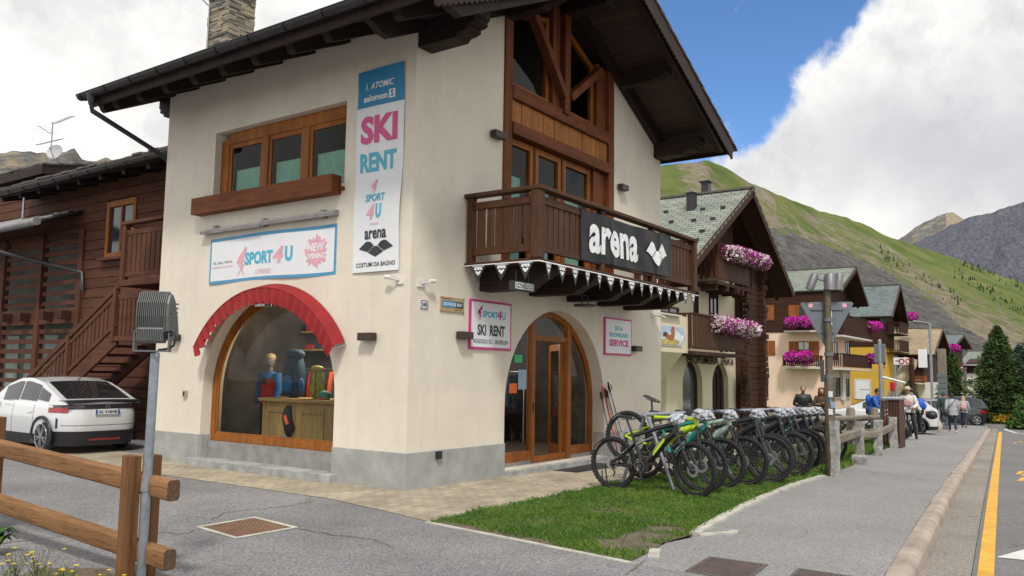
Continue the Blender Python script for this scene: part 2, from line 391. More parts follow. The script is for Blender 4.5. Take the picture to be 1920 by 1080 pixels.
# ------------------------------------------------------------ material library
asphalt('asphalt_drive', (.20, .195, .198), .34, .28); asphalt('asphalt_walk', (.25, .243, .238), .25, .11); asphalt('asphalt_road', (.17, .165, .165), .22, .12)
asphalt('gutter_concrete', (.25, .225, .195), .3, .2); plain('edge_concrete', (.46, .44, .39), .9, var=.25, sc=4, bst=.4)
plain('kerb_stone', (.34, .285, .235), .85, var=.3, sc=3, bst=.6, bsc=40); plain('soil', (.13, .10, .075), .95, var=.35, sc=6, bst=.8, bsc=25)
plain('paint_yellow', (.66, .36, .04), .7, var=.2, sc=5); plain('paint_white', (.62, .62, .6), .7, var=.12, sc=5)
plain('meadow', (.10, .13, .045), .95, var=.3, sc=.4)
leafy('grass_blade', (.04, .105, .014), (.08, .175, .022), (.20, .25, .05), 1.3)
leafy('lawn_base', (.03, .06, .012), (.05, .09, .018), (.09, .10, .03), 1.6)
def _pavers():
    M, t, b, o = nmat('pavers'); v = texc(t, rot=(0, 0, 0))
    br = t.nodes.new('ShaderNodeTexBrick'); t.links.new(v, br.inputs['Vector']); br.inputs['Scale'].default_value = 1; br.inputs['Brick Width'].default_value = .21; br.inputs['Row Height'].default_value = .105
    br.inputs['Mortar Size'].default_value = .006; br.inputs['Mortar Smooth'].default_value = .3; br.inputs['Color1'].default_value = (.44, .385, .29, 1); br.inputs['Color2'].default_value = (.33, .29, .225, 1); br.inputs['Mortar'].default_value = (.17, .145, .11, 1)
    col = tmix(t, .8, br.outputs['Color'], ramp(t, tnoise(t, v, 1.3, 6), ((.3, (.62, .6, .58)), (.65, (1.15, 1.13, 1.1)))), 'MULTIPLY')
    t.links.new(col, b.inputs['Base Color']); b.inputs['Roughness'].default_value = .92
    bump(t, b, tmath(t, 'SUBTRACT', tnoise(t, v, 40, 3), tmath(t, 'MULTIPLY', br.outputs['Fac'], 1.5)), .4, .006)
_pavers()
def _grate(name, c, rot):
    M, t, b, o = nmat(name); v = texc(t, rot=(0, 0, rot)); br = t.nodes.new('ShaderNodeTexBrick'); t.links.new(v, br.inputs['Vector'])
    br.inputs['Scale'].default_value = 1; br.inputs['Brick Width'].default_value = .052; br.inputs['Row Height'].default_value = .034; br.inputs['Mortar Size'].default_value = .007
    br.inputs['Color1'].default_value = tuple(c)+(1,); br.inputs['Color2'].default_value = tuple(mul(c, .8))+(1,); br.inputs['Mortar'].default_value = tuple(mul(c, .3))+(1,)
    col = tmix(t, .7, br.outputs['Color'], ramp(t, tnoise(t, v, 6, 5), ((.3, (.6, .5, .5)), (.7, (1.3, 1.2, 1.1)))), 'MULTIPLY')
    t.links.new(col, b.inputs['Base Color']); b.inputs['Roughness'].default_value = .6; b.inputs['Metallic'].default_value = .3
    bump(t, b, tmath(t, 'MULTIPLY', br.outputs['Fac'], -1), .7, .008)
_grate('rust_grate', (.33, .19, .12), R(8)); _grate('grey_grate', (.20, .15, .135), R(5)); plain('iron_rim', (.14, .12, .11), .6, .4)
# ------------------------------------------------------------ ground
def sheet(name, pts, off, mat, step=1.5, asstruct=True, jag=0):
    me = bpy.data.meshes.new(name); bm = bmesh.new()
    if jag:
        P = []
        for i, a in enumerate(pts):
            b_ = pts[(i+1) % len(pts)]; n = max(1, int(math.dist(a, b_)/.12)); P += [(a[0]+(b_[0]-a[0])*k/n+random.uniform(-jag, jag), a[1]+(b_[1]-a[1])*k/n+random.uniform(-jag, jag)) for k in range(n)]
        pts = P
    vs = [bm.verts.new((a, b, 0)) for a, b in pts]
    for t in tessellate_polygon([[Vector((a, b, 0)) for a, b in pts]]):
        try: bm.faces.new([vs[i] for i in t])
        except ValueError: pass
    x0, x1 = min(p[0] for p in pts), max(p[0] for p in pts); x = math.ceil(x0/step)*step
    while x < min(x1, 110):
        bmesh.ops.bisect_plane(bm, geom=bm.verts[:]+bm.edges[:]+bm.faces[:], plane_co=(x, 0, 0), plane_no=(1, 0, 0)); x += step
    for v in bm.verts: v.co.z = zg(v.co.x)+off
    bmesh.ops.recalc_face_normals(bm, faces=bm.faces[:])
    for f in bm.faces:
        if f.normal.z < 0: f.normal_flip()
    bm.to_mesh(me); bm.free(); me.materials.append(MATS[mat]); o = bpy.data.objects.new(name, me); COL.objects.link(o)
    if asstruct: struct(o)
    return o
def lin(a, b): # line y(x) through two measured ground points
    k = (b.y-a.y)/(b.x-a.x); return lambda x: a.y+k*(x-a.x)
kerb_l = lin(G(1660, 1075), G(1845, 810)); kerb_r = lambda x: kerb_l(x)-.19
RD = -.13
gut_r = lin(G(1819, 1075, RD), G(1870, 812, RD)); ylw_l = lin(G(1835, 1060, RD), G(1873, 808, RD)); ylw_r = lambda x: ylw_l(x)-.13
b = MB(); b.grid(60, 40, lambda u, v: (-60+2600*u*u if u > 0 else -60, -500+1000*v, zg(-60+2600*u*u)-.16), False)
struct(b.build('ground', 'meadow'))
sheet('forecourt', [(-40, kerb_l(-40)), (-1.9, kerb_l(-1.9)), (-1.9, -4.32), (-1.0, -4.2), (0, -2), (12, -2), (12, 40), (-40, 40)], 0, 'asphalt_drive')
WALK = [(-1.9, kerb_l(-1.9)), (72, kerb_l(72)), (80, 6), (60, 3.5), (45.3, -.1), (38.5, -.6), (30, -1.35), (24.3, -2.0), (17.3, -2.75), (10.8, -3.3), (9.24, -3.6), (6.5, -3.8), (4.9, -3.84), (3.3, -3.93), (1.6, -4.05), (.1, -4.22), (-.36, -4.31), (-.9, -4.2), (-1.9, -4.32)]
sheet('pavement', WALK, .001, 'asphalt_walk')
gut = [(-40, kerb_r(-40)+.02), (60, kerb_r(60)+.02), (60, gut_r(60)), (-40, gut_r(-40))]
sheet('gutter', gut, RD, 'gutter_concrete')
sheet('gutter_band', [(-40, gut_r(-40)+.002), (60, gut_r(60)), (60, ylw_l(60)+.05), (-40, ylw_l(-40)+.045)], RD+.004, 'asphalt_walk')
sheet('road', [(-40, ylw_l(-40)+.043), (60, ylw_l(60)+.04), (110, ylw_l(110)+3), (110, -30), (-40, -30)], RD+.002, 'asphalt_road')
sheet('yellow_line', [(-40, ylw_l(-40)), (-.02, ylw_l(0)), (42, ylw_l(42)), (42, ylw_r(42)-.02), (-.02, ylw_r(0)), (-40, ylw_r(-40))] if False else [(-.02, ylw_l(0)), (42, ylw_l(42)), (42, ylw_r(42)-.02), (-.02, ylw_r(0))], RD+.007, 'paint_yellow')
# white arrow head, curved white edge line and small yellow letters on the road
def gp(px, py): p = G(px, py, RD); return (p.x, p.y)
sheet('road_arrow', [gp(1868, 1046), gp(1925, 1030), gp(1985, 1014), gp(1990, 1062), gp(1925, 1052)], RD+.008, 'paint_white')
cv = [gp(1984, 813), gp(1935, 815), gp(1905, 812), gp(1886, 806), gp(1884, 801), gp(1895, 798), gp(1925, 797), gp(1980, 797)]
cvb = MB()
for a, c in zip(cv, cv[1:]):
    d = Vector((c[0]-a[0], c[1]-a[1], 0)).normalized(); n = Vector((-d.y, d.x, 0))*.09; z = RD+.008
    cvb.add([(a[0]+n.x, a[1]+n.y, zg(a[0])+z), (c[0]+n.x, c[1]+n.y, zg(c[0])+z), (c[0]-n.x, c[1]-n.y, zg(c[0])+z), (a[0]-n.x, a[1]-n.y, zg(a[0])+z)], [(0, 1, 2, 3)], False)
struct(cvb.build('road_edge_line', 'paint_white'))
yb = MB()
for (px, py) in ((1903, 831), (1913, 829), (1922, 832), (1912, 887), (1922, 890), (1916, 899), (1928, 902)):
    p = G(px, py, RD); yb.add([(p.x+a, p.y+c, zg(p.x+a)+RD+.008) for a, c in ((-.5, .05), (.5, .03), (.55, -.05), (-.45, -.05))], [(0, 1, 2, 3)], False)
struct(yb.build('road_lettering', 'paint_yellow'))
# kerb: one long run of separate stones
kb = MB(); x = -14.0
while x < 44:
    ln = random.uniform(.85, 1.1); x1 = x+ln-.012
    o_ = random.uniform(-.006, .006); zz = random.uniform(-.003, .006)
    prof = [(.0, .004), (-.11, .012), (-.165, -.005), (-.19, -.04), (-.2, -.2), (0, -.2)]
    V = [(xx, kerb_l(xx)+py+o_, zg(xx)+pz+zz) for xx in (x, x1) for py, pz in prof]
    kb.add(V, [(i, (i+1) % 6, (i+1) % 6+6, i+6) for i in range(6)]+[tuple(range(6))[::-1], tuple(range(6, 12))], False)
    x += ln
struct(kb.build('kerb', 'kerb_stone', bevel=.012))
# paver strip round the shop
sheet('paver_strip', [(-1.52, -1.71), (0, -1.71), (2.34, -1.70), (12, -1.68), (12, .3), (.3, .3), (.3, 9), (-1.0, 9), (-1.15, 3.9), (-1.12, .3), (-1.35, -1.0)], .005, 'pavers')
ed = MB()
def edge_strip(P, w, h0, h1):
    for a, c in zip(P, P[1:]):
        n = max(1, int(math.dist(a, c)/.7))
        for k in range(n):
            p = (a[0]+(c[0]-a[0])*k/n, a[1]+(c[1]-a[1])*k/n); q = (a[0]+(c[0]-a[0])*(k+.985)/n, a[1]+(c[1]-a[1])*(k+.985)/n)
            d = Vector((q[0]-p[0], q[1]-p[1], 0)).normalized(); s = Vector((-d.y, d.x, 0))*w/2; j = random.uniform(-.002, .003)
            V = [(t[0]+sg*s.x, t[1]+sg*s.y, zg(t[0])+hh) for hh in (h0, h1+j) for t in (p, q) for sg in (1, -1)]
            ed.add(V, [(0, 1, 3, 2), (4, 6, 7, 5), (0, 2, 6, 4), (1, 5, 7, 3), (0, 4, 5, 1), (2, 3, 7, 6)], False)
edge_strip([(-1.56, -1.74), (-1.70, -2.9), (-1.89, -4.33)], .05, -.05, .012)
edge_strip([(-1.5, -1.74), (2.3, -1.73), (11.5, -1.71)], .05, -.05, .010)
struct(ed.build('lawn_edging', 'edge_concrete'))
ed = MB()
edge_strip([(-.36, -4.26), (.1, -4.20), (1.6, -4.03), (3.3, -3.90), (4.9, -3.81), (6.2, -3.8)], .11, -.05, .03)
edge_strip([(-1.6, -4.4), (-1.25, -4.25)], .10, -.05, .012); edge_strip([(-.36, -4.3), (.0, -4.52), (.14, -4.5)], .09, -.05, .014)
edge_strip([(25.5, -2.02), (30, -1.35), (38.5, -.6)], .14, -.05, .06)
struct(ed.build('pavement_edging', 'edge_concrete'))
LAWN = [(-1.53, -1.76), (11.5, -1.73), (24.5, -1.3), (24.3, -2.02), (17.3, -2.78), (10.8, -3.3), (9.24, -3.6), (6.5, -3.8), (4.9, -3.79), (3.3, -3.88), (1.6, -4.0), (.1, -4.17), (-.36, -4.24), (-.95, -4.18), (-1.35, -4.25), (-1.86, -4.3), (-1.67, -2.9)]
sheet('lawn', LAWN, .004, 'soil')
LAWN2 = [(26, -1.85), (30, -1.2), (38.4, -.45), (36, 1.4), (26, .5)]
sheet('verge', LAWN2, .006, 'lawn_base')
def inside(x, y, P):
    c = False; n = len(P)
    for i in range(n):
        (x1, y1), (x2, y2) = P[i], P[(i+1) % n]
        if (y1 > y) != (y2 > y) and x < (x2-x1)*(y-y1)/(y2-y1)+x1: c = not c
    return c
def grow(P, n, x0, x1, y0, y1, hmin, hmax, w, bare=True, mat='grass_blade', name='grass', sheared=.5):
    V = []; F = []; k = 0
    while k < n:
        x = random.uniform(x0, x1); y = random.uniform(y0, y1)
        if not inside(x, y, P): continue
        if bare:
            q = noise.noise(Vector((x*1.3, y*1.3, 3))) + .5*noise.noise(Vector((x*4, y*4, 1)))
            d = min(math.hypot(x+1.25, y+4.05)-.28, math.hypot((x+.8)*.9, y+4.0)-.2, math.hypot(x+1.75, (y+3.1)*.5)-.16, math.hypot(x+.3, y+3.9)-.1, math.hypot(x+1.62, (y+2.3)*.35)-.1)
            if d < .25*q+.02: k += .03; 
            if d < .25*q+.02 and random.random() < .93: continue
            if q < -.42 and random.random() < .6: continue
        h = random.uniform(hmin, hmax)*(1+.55*noise.noise(Vector((x*2.2, y*2.2, 9)))); a = random.uniform(0, 6.283); wv = w*random.uniform(.7, 1.5)
        dx, dy = math.cos(a)*wv, math.sin(a)*wv; lx, ly = random.gauss(0, h*sheared), random.gauss(0, h*sheared); z = zg(x)
        i = len(V); V += [(x-dx, y-dy, z), (x+dx, y+dy, z), (x+lx*.4+dx*.6, y+ly*.4+dy*.6, z+h*.65), (x+lx, y+ly, z+h)]; F += [(i, i+1, i+2), (i, i+2, i+3)]; k += 1
    return V, F
V, F = grow(LAWN, 62000, -1.9, 5.5, -4.35, -1.7, .025, .06, .0035)
V2, F2 = grow(LAWN, 16000, 5.5, 24.5, -4.2, -1.3, .03, .10, .008, False)
V3, F3 = grow(LAWN2, 5000, 26, 38.5, -2, 1.5, .05, .12, .02, False)
g = MB(); g.add(V, F, False); g.add(V2, F2, False); g.add(V3, F3, False)
go = g.build('grass', 'grass_blade', fix=False); go['kind'] = 'stuff'; T(go, 'short green grass of the lawn between bikes and pavement', 'grass')
ck = MB()
for P in ([(285, 1004), (305, 999), (330, 1002), (352, 1001), (370, 990)], [(395, 975), (420, 962), (455, 957), (510, 953), (560, 946), (600, 937)], [(0, 1020), (30, 1016), (70, 1012), (130, 1006)], [(560, 992), (620, 1003), (700, 1012), (745, 1030)], [(1175, 1078), (1195, 1062), (1215, 1048)]):
    Q = []
    for a, b_ in zip(P, P[1:]):
        for k in range(4): t = k/4; p = G(a[0]+(b_[0]-a[0])*t+random.uniform(-2, 2), a[1]+(b_[1]-a[1])*t+random.uniform(-1, 1)); Q.append(p)
    for p, q in zip(Q, Q[1:]):
        d = (q-p).normalized(); n = Vector((-d.y, d.x, 0))*random.uniform(.004, .009); ck.add([(p.x+n.x, p.y+n.y, zg(p.x)+.005), (q.x+n.x, q.y+n.y, zg(q.x)+.005), (q.x-n.x, q.y-n.y, zg(q.x)+.005), (p.x-n.x, p.y-n.y, zg(p.x)+.005)], [(0, 1, 2, 3)], False)
struct(ck.build('asphalt_cracks', 'soil'))
# drain covers
def cover(pts, mat, lab, rim='edge_concrete'):
    e = empty('drain_cover', (sum(p[0] for p in pts)/4, sum(p[1] for p in pts)/4, zg(pts[0][0])), 0, lab, 'drain cover')
    c = (sum(p[0] for p in pts)/4, sum(p[1] for p in pts)/4)
    z = zg(c[0]); ins = [(c[0]+(p[0]-c[0])*.87, c[1]+(p[1]-c[1])*.87) for p in pts]
    m1 = MB(); m1.plate(pts, [ins], lambda a, b_, w: (a, b_, z+.003+w), .006); m1.build('rim', rim, e)
    m2 = MB(); m2.plate(ins, [], lambda a, b_, w: (a, b_, z+.002+w), .005); m2.build('grate', mat, e)
def gq(*P): return [(G(*p).x, G(*p).y) for p in P]
cover(gq((366, 989), (478, 970), (560, 990), (441, 1011)), 'rust_grate', 'rusty square drain cover set in the driveway before the shop corner')
cover(gq((1284, 1072), (1330, 1045), (1440, 1060), (1400, 1092)), 'grey_grate', 'grey ribbed drain cover in the pavement below the lawn tip', 'iron_rim')
cover(gq((1470, 1090), (1497, 1067), (1600, 1082), (1580, 1105)), 'grey_grate', 'grey drain cover cut by the bottom edge, nearer the kerb', 'iron_rim')
# ------------------------------------------------------------ mountains
def mtmat(name, tint=(1, 1, 1)):
    M, t, b, o = nmat(name); v = texc(t, scale=(.01, .01, .01))
    at = t.nodes.new('ShaderNodeAttribute'); at.attribute_name = 'zone'
    sp = t.nodes.new('ShaderNodeSeparateColor'); t.links.new(at.outputs['Color'], sp.inputs[0])
    f = tnoise(t, v, 1.6, 10, .62); f2 = tnoise(t, v, 7, 10, .78); f3 = tnoise(t, texc(t, scale=(.035, .035, .006)), 1.3, 8, .65)
    grass = ramp(t, f, ((.3, (.10, .145, .045)), (.5, (.165, .21, .065)), (.7, (.27, .26, .11))))
    rock = ramp(t, f2, ((.28, (.12, .105, .08)), (.45, (.27, .23, .17)), (.62, (.42, .36, .27)), (.8, (.20, .18, .14))))
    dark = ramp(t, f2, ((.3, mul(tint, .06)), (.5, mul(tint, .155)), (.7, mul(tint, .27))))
    gm = tmath(t, 'ADD', sp.outputs[0], tmath(t, 'MULTIPLY', tmath(t, 'SUBTRACT', f3, .5), 1.6)); gm = tmath(t, 'ADD', gm, tmath(t, 'MULTIPLY', tmath(t, 'SUBTRACT', f2, .5), 1.2))
    dm = tmath(t, 'ADD', sp.outputs[1], tmath(t, 'MULTIPLY', tmath(t, 'SUBTRACT', f, .5), 1.2))
    col = tmix(t, ramp(t, dm, ((.4, (0, 0, 0)), (.6, (1, 1, 1)))), rock, dark)
    col = tmix(t, ramp(t, gm, ((.42, (0, 0, 0)), (.6, (1, 1, 1)))), col, grass)
    t.links.new(col, b.inputs['Base Color']); b.inputs['Roughness'].default_value = 1; b.inputs['Specular IOR Level'].default_value = .05
    bump(t, b, tmath(t, 'ADD', f2, f3), 1.0, 9)
mtmat('mountain_rock', (1, .98, .94)); mtmat('haze_tinted_rock', (.80, .84, 1.02))  # second one: bluish tint puts distance haze into the rock colour
def interp(P, x):
    if x <= P[0][0]: return P[0][1]
    for a, c in zip(P, P[1:]):
        if x <= c[0]: return a[1]+(c[1]-a[1])*(x-a[0])/(c[0]-a[0])
    return P[-1][1]
def projy(P):
    q = Vector(P)-CAM; w = q.dot(_f); return 960+FL*q.dot(_r)/w, 540-FL*q.dot(_u)/w
def mountain(name, sil, Dc, Db, zb, zone, nu=220, nv=70, amp=.05, seed=0, gully=1.0, mat='mountain_rock'):
    x0, x1 = sil[0][0], sil[-1][0]; V = []; Z = []; F = []
    def hdir(px): d = ray(px, 690); d = Vector((d.x, d.y, 0)); return d.normalized(), d.length
    for j in range(nv+1+nv//3):
        v = min(1, j/nv); back = max(0, (j-nv)/(nv//3))
        for i in range(nu+1):
            px = x0+(x1-x0)*i/nu; d, l = hdir(px); py = interp(sil, px)+2.2*noise.noise(Vector((px*.06, seed, 2)))*amp/.05
            dc = interp(Dc, px); db = interp(Db, px); rr = ray(px, py); hz = rr.z/math.hypot(rr.x, rr.y)*dc+CAM.z
            D = db+(dc-db)*v; P = CAM+d*D; prof = v**1.25
            n1_ = noise.fractal(Vector((P.x*.0016*gully, P.y*.0016*gully, seed)), 1.0, 2.1, 6)
            n2_ = noise.ridged_multi_fractal(Vector((P.x*.004, P.y*.004, seed)), 1, 2.2, 7, 1, 2)-1.1
            h = zb+(hz-zb)*prof+(hz-zb)*amp*(n1_*2.2+n2_)*math.sin(math.pi*min(v, .985))**.8
            if back: P = CAM+d*(dc+back*dc*.5); h = hz*(1-back)**1.3+zb*back
            V.append((P.x, P.y, h)); Z.append(zone(px, v, n1_, py, projy((P.x, P.y, h))[1]))
    n = nu+1
    for j in range(nv+nv//3):
        for i in range(nu): F.append((j*n+i, j*n+i+1, (j+1)*n+i+1, (j+1)*n+i))
    me = bpy.data.meshes.new(name); me.from_pydata(V, [], F); at = me.color_attributes.new('zone', 'FLOAT_COLOR', 'POINT')
    for i, z in enumerate(Z): at.data[i].color = (z[0], z[1], 0, 1)
    me.polygons.foreach_set('use_smooth', [True]*len(F)); me.materials.append(MATS[mat])
    o = bpy.data.objects.new(name, me); COL.objects.link(o); struct(o); return o, V
DL = [(1000, 560), (1240, 470), (1380, 440), (1482, 440), (1553, 462), (1628, 493), (1684, 523), (1729, 553), (1770, 578), (1805, 624), (1850, 650), (1960, 720)]
def zone_green(px, v, n, py, y):      # bands of turf, tan scree and dark bare rock on the slope
    ld = interp(DL, px); top = y-interp(sil, px); g = 1.0; dk = .05
    if px < 1460: g = .62+.25*math.sin(px*.05+v*9)-max(0, top-30)/160
    elif top > 45: g = .75-(top-45)/160
    if y > ld-55: g = min(g, .42+.3*n)
    if px > 1640 and abs(y-(ld-95-(px-1640)*.12)) < 26: g = .85
    if y > ld: g = .16+.25*n; dk = .85
    elif y > ld-14: dk = .5
    return (g, dk)
sil = [(1000, 330), (1150, 322), (1240, 310), (1300, 305), (1331, 301), (1368, 316), (1413, 346), (1466, 367), (1547, 397), (1596, 409), (1629, 420), (1665, 439), (1710, 455), (1760, 472), (1796, 482), (1835, 499), (1864, 511), (1920, 528), (2050, 575), (2300, 640)]
gm_, GV = mountain('green_mountain', sil, [(1000, 900), (1331, 1100), (1920, 2000), (2300, 2200)], [(1000, 330), (1500, 420), (1920, 620), (2300, 700)], -6, zone_green, nu=300, nv=110, amp=.05, seed=3)
sil = [(1560, 560), (1640, 480), (1700, 444), (1728, 423), (1760, 408), (1785, 398), (1800, 397), (1815, 408), (1850, 420), (1950, 430), (2300, 500)]
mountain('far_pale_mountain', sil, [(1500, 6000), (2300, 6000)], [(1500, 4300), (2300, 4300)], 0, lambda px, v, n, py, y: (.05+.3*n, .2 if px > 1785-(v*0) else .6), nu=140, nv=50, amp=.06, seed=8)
sil = [(1600, 540), (1690, 470), (1735, 452), (1790, 425), (1830, 408), (1853, 404), (1870, 400), (1890, 391), (1920, 383), (1990, 360), (2100, 340), (2300, 370)]
mountain('dark_rock_mountain', sil, [(1500, 4200), (2300, 4200)], [(1500, 2700), (2300, 2700)], 0, lambda px, v, n, py, y: (.02+.2*max(0, .4-v), .95), nu=180, nv=60, amp=.07, seed=5, gully=2.2, mat='haze_tinted_rock')
sil = [(-500, 330), (-250, 300), (-60, 288), (0, 279), (40, 282), (75, 281), (112, 276), (128, 296), (150, 299), (172, 292), (190, 299), (205, 303), (226, 322), (270, 350), (340, 390), (500, 420), (700, 450)]
mountain('left_rock_mountain', sil, [(-500, 1900), (700, 1900)], [(-500, 700), (700, 800)], -4, lambda px, v, n, py, y: (.08+.35*(1-v)+.25*n-(.5 if px > 130 or (px < 60 and v > .75) else 0), .55), nu=220, nv=70, amp=.08, seed=11, gully=2)
sil = [(600, 520), (900, 480), (1100, 500)]
# the far wood: conifers scattered along the slope
random.seed(21)
fw = MB(); cand = []
nU = 301
for i_, p in enumerate(GV[:nU*111]):
    j, i = divmod(i_, nU)
    px = 1000+1300*i/300; y = projy(p)[1]
    if px < 1640: continue
    l1 = abs((y-484)-(px-1790)*.42); l2 = abs((y-515)-(px-1800)*.62); l3 = abs((y-500)-(px-1690)*.62)
    if (l1 < 7 and px > 1800) or (l2 < 9 and px > 1795) or (l3 < 8 and px < 1800): cand.append((p, px))
for _ in range(800):
    p, px = random.choice(cand); s = random.uniform(2.2, 5.2); x, y = p[0]+random.uniform(-14, 14), p[1]+random.uniform(-14, 14); z = p[2]-3
    n = 6; V = []
    for lv, (rr, hh) in enumerate(((.30, .1), (.34, .22), (.12, .5), (.2, .5), (.02, 1.05))):
        V += [(x+rr*s*math.cos(6.283*k/n+lv)*random.uniform(.8, 1.2), y+rr*s*math.sin(6.283*k/n+lv)*random.uniform(.8, 1.2), z+s*1.6*hh) for k in range(n)]
    fw.add(V, [(a*n+k, a*n+(k+1) % n, (a+1)*n+(k+1) % n, (a+1)*n+k) for a in range(4) for k in range(n)], False)
leafy('far_conifer', (.012, .03, .012), (.02, .045, .016), (.035, .06, .02), .05)
fo = fw.build('far_wood', 'far_conifer', fix=False); fo['kind'] = 'stuff'; T(fo, 'dark conifers dotted over the green mountain slope', 'wood')
# ------------------------------------------------------------ the ski shop
stucco('cream_stucco', (.74, .675, .575), .06); plain('plinth_stone', (.33, .335, .325), .8, var=.3, sc=5, bst=.5, bsc=70)
def _plinth():
    M, t, b, o = nmat('plinth'); v = texc(t); f = tnoise(t, texc(t, scale=(14, 14, 1.6)), 6, 5, .7); g = tnoise(t, v, 3, 5)
    col = tmix(t, .6, ramp(t, f, ((.3, (.27, .28, .28)), (.7, (.42, .42, .405)))), ramp(t, g, ((.3, (.25, .255, .25)), (.7, (.46, .455, .43)))))
    t.links.new(col, b.inputs['Base Color']); b.inputs['Roughness'].default_value = .9; bump(t, b, f, .7, .01)
_plinth()
for ax in 'xyz':
    wood('larch_'+ax, (.33, .115, .022), (.19, .06, .012), ax, rough=.45)          # orange window joinery
    wood('redwood_'+ax, (.18, .055, .020), (.075, .022, .010), ax, rough=.6)        # stained beams
    wood('darkwood_'+ax, (.036, .021, .016), (.020, .012, .010), ax, rough=.6, knots=False)   # roof timbers
    wood('balcony_'+ax, (.088, .040, .020), (.040, .020, .012), ax, rough=.6)
wood('panel_z', (.42, .165, .045), (.20, .07, .02), 'z', rough=.55)
wood('pine_y', (.50, .33, .13), (.40, .24, .085), 'y', rough=.5); wood('pine_z', (.50, .33, .13), (.42, .25, .09), 'z', rough=.5)
plain('gutter_metal', (.045, .042, .045), .4, .5, var=.2); plain('slate_tile', (.10, .09, .085), .85, var=.45, sc=4, bst=.6)
glassmat('shop_glass', (.86, .88, .88), .42); glassmat('window_glass', (.9, .92, .91), .42)
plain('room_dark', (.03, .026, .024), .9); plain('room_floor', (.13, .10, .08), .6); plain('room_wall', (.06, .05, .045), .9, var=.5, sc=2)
plain('curtain', (.34, .62, .50), .9, var=.12, sc=9); plain('curtain_lace', (.55, .66, .58), .9); plain('black_plastic', (.02, .02, .022), .45); plain('brown_lamp', (.055, .038, .03), .5, .3)
plain('white_plastic', (.72, .70, .66), .4); plain('steel', (.42, .43, .45), .35, .8); plain('grey_sill', (.26, .25, .24), .8, var=.2, bst=.3)
shop = empty('ski_shop', (0, 0, 0), 0, 'cream two storey ski rental shop with two arched openings and a dark overhanging roof', 'shop')
zb = lambda x: 8.5-.45*abs(x-4)           # underside of the roof boards
FX = lambda x0: (lambda u, v, w: (x0+w, u, v))        # wall plane facing -x : u=y
FY = lambda y0: (lambda u, v, w: (u, y0+w, v))        # wall plane facing -y : u=x
def archpts(c, r, zc, z0, n=28): return [(c+r, z0)]+arc(c, zc, r, 0, 180, n)+[(c-r, z0)]
LA = (3.02, 1.60, 1.17); DA = (3.87, 1.61, 1.06)
w_ = MB()
w_.plate([(0, -.6), (6.05, -.6), (6.05, 6.72), (0, 6.72)], [archpts(*LA, -.1), [(1.38, 4.36), (4.60, 4.36), (4.60, 5.62), (1.38, 5.62)]], FX(0), .4)
gab = [(.4, -.6), (8, -.6), (8, zb(8)+.02), (5.82, zb(5.82)+.02), (5.82, 3.28), (2.1, 3.28), (2.1, zb(2.1)+.02), (.4, zb(.4)+.02)]
w_.plate(gab, [archpts(*DA, .06)], FY(0), .4)
w_.plate([(.4, -.6), (8, -.6), (8, zb(8)), (4, 8.5), (.4, zb(.4))], [], FY(5.65), .4)
w_.box(7.6, 8, .4, 5.65, -.6, 6.7)
w_.build('wall', 'cream_stucco', shop)
# plinth: butted against the openings, proud of the wall
pt = -.025
for bx in ([(pt, 0, 4.62, 6.05, -.5, .485), (0, .30, 4.592, 4.618, .0, .485)], [(pt, 0, pt, 1.42, -.5, .485), (0, 2.26, pt, 0, -.5, .485), (0, .26, 1.422, 1.447, 0, .485), (2.262, 2.287, 0, .2, 0, .485)], [(5.48, 8.02, pt, 0, -.5, .485), (5.453, 5.478, 0, .2, 0, .485)]):
    p_ = MB()
    for q in bx: p_.box(*q)
    p_.build('plinth', 'plinth', shop, bevel=.008)
# interior
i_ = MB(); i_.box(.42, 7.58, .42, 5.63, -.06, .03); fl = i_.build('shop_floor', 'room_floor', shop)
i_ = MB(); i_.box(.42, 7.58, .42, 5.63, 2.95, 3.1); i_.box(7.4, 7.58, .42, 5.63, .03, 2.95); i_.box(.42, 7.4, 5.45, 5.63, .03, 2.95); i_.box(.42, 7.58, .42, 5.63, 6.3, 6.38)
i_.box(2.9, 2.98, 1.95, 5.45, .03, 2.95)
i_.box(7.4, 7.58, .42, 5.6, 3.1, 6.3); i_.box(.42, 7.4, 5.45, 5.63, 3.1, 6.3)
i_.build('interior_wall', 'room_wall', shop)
# ---- shop window (arch)
def frame_arch(name, A, plane, d0, d1, wd, zbot, mat, fn):
    c, r, zc = A; f = MB()
    out = archpts(c, r-.005, zc, zbot, 36); inn = archpts(c, r-wd, zc, zbot+wd, 36)
    f.plate(out, [inn], lambda u, v, w: fn(u, v, d0+w), d1-d0); return f
fx = lambda u, v, w: (w, u, v); fy = lambda u, v, w: (u, w, v)
sw = frame_arch('f', (LA[0], LA[1], LA[2]), 0, .19, .27, .11, .38, 0, fx).build('arched_window', ['larch_z'], shop, bevel=.006)
ii = MB(); ii.plate(archpts(LA[0], LA[1]-.10, LA[2], .46, 36), [archpts(LA[0], LA[1]-.15, LA[2], .53, 36)], lambda u, v, w: (.21+w, u, v), .03); ii.build('inner_frame', 'larch_z', sw)
gl = MB(); gl.plate(archpts(LA[0], LA[1]-.14, LA[2], .5, 36), [], lambda u, v, w: (.235+w, u, v), .006); gl.build('pane', 'shop_glass', sw)
s_ = MB(); s_.box(.12, .3, 1.45, 4.59, .0, .378); s_.build('under_panel', 'grey_sill', sw)
s_ = MB(); s_.rbox(-.17, .12, 1.30, 4.74, -.1, .11, .012); s_.build('window_step', 'plinth_stone', shop)
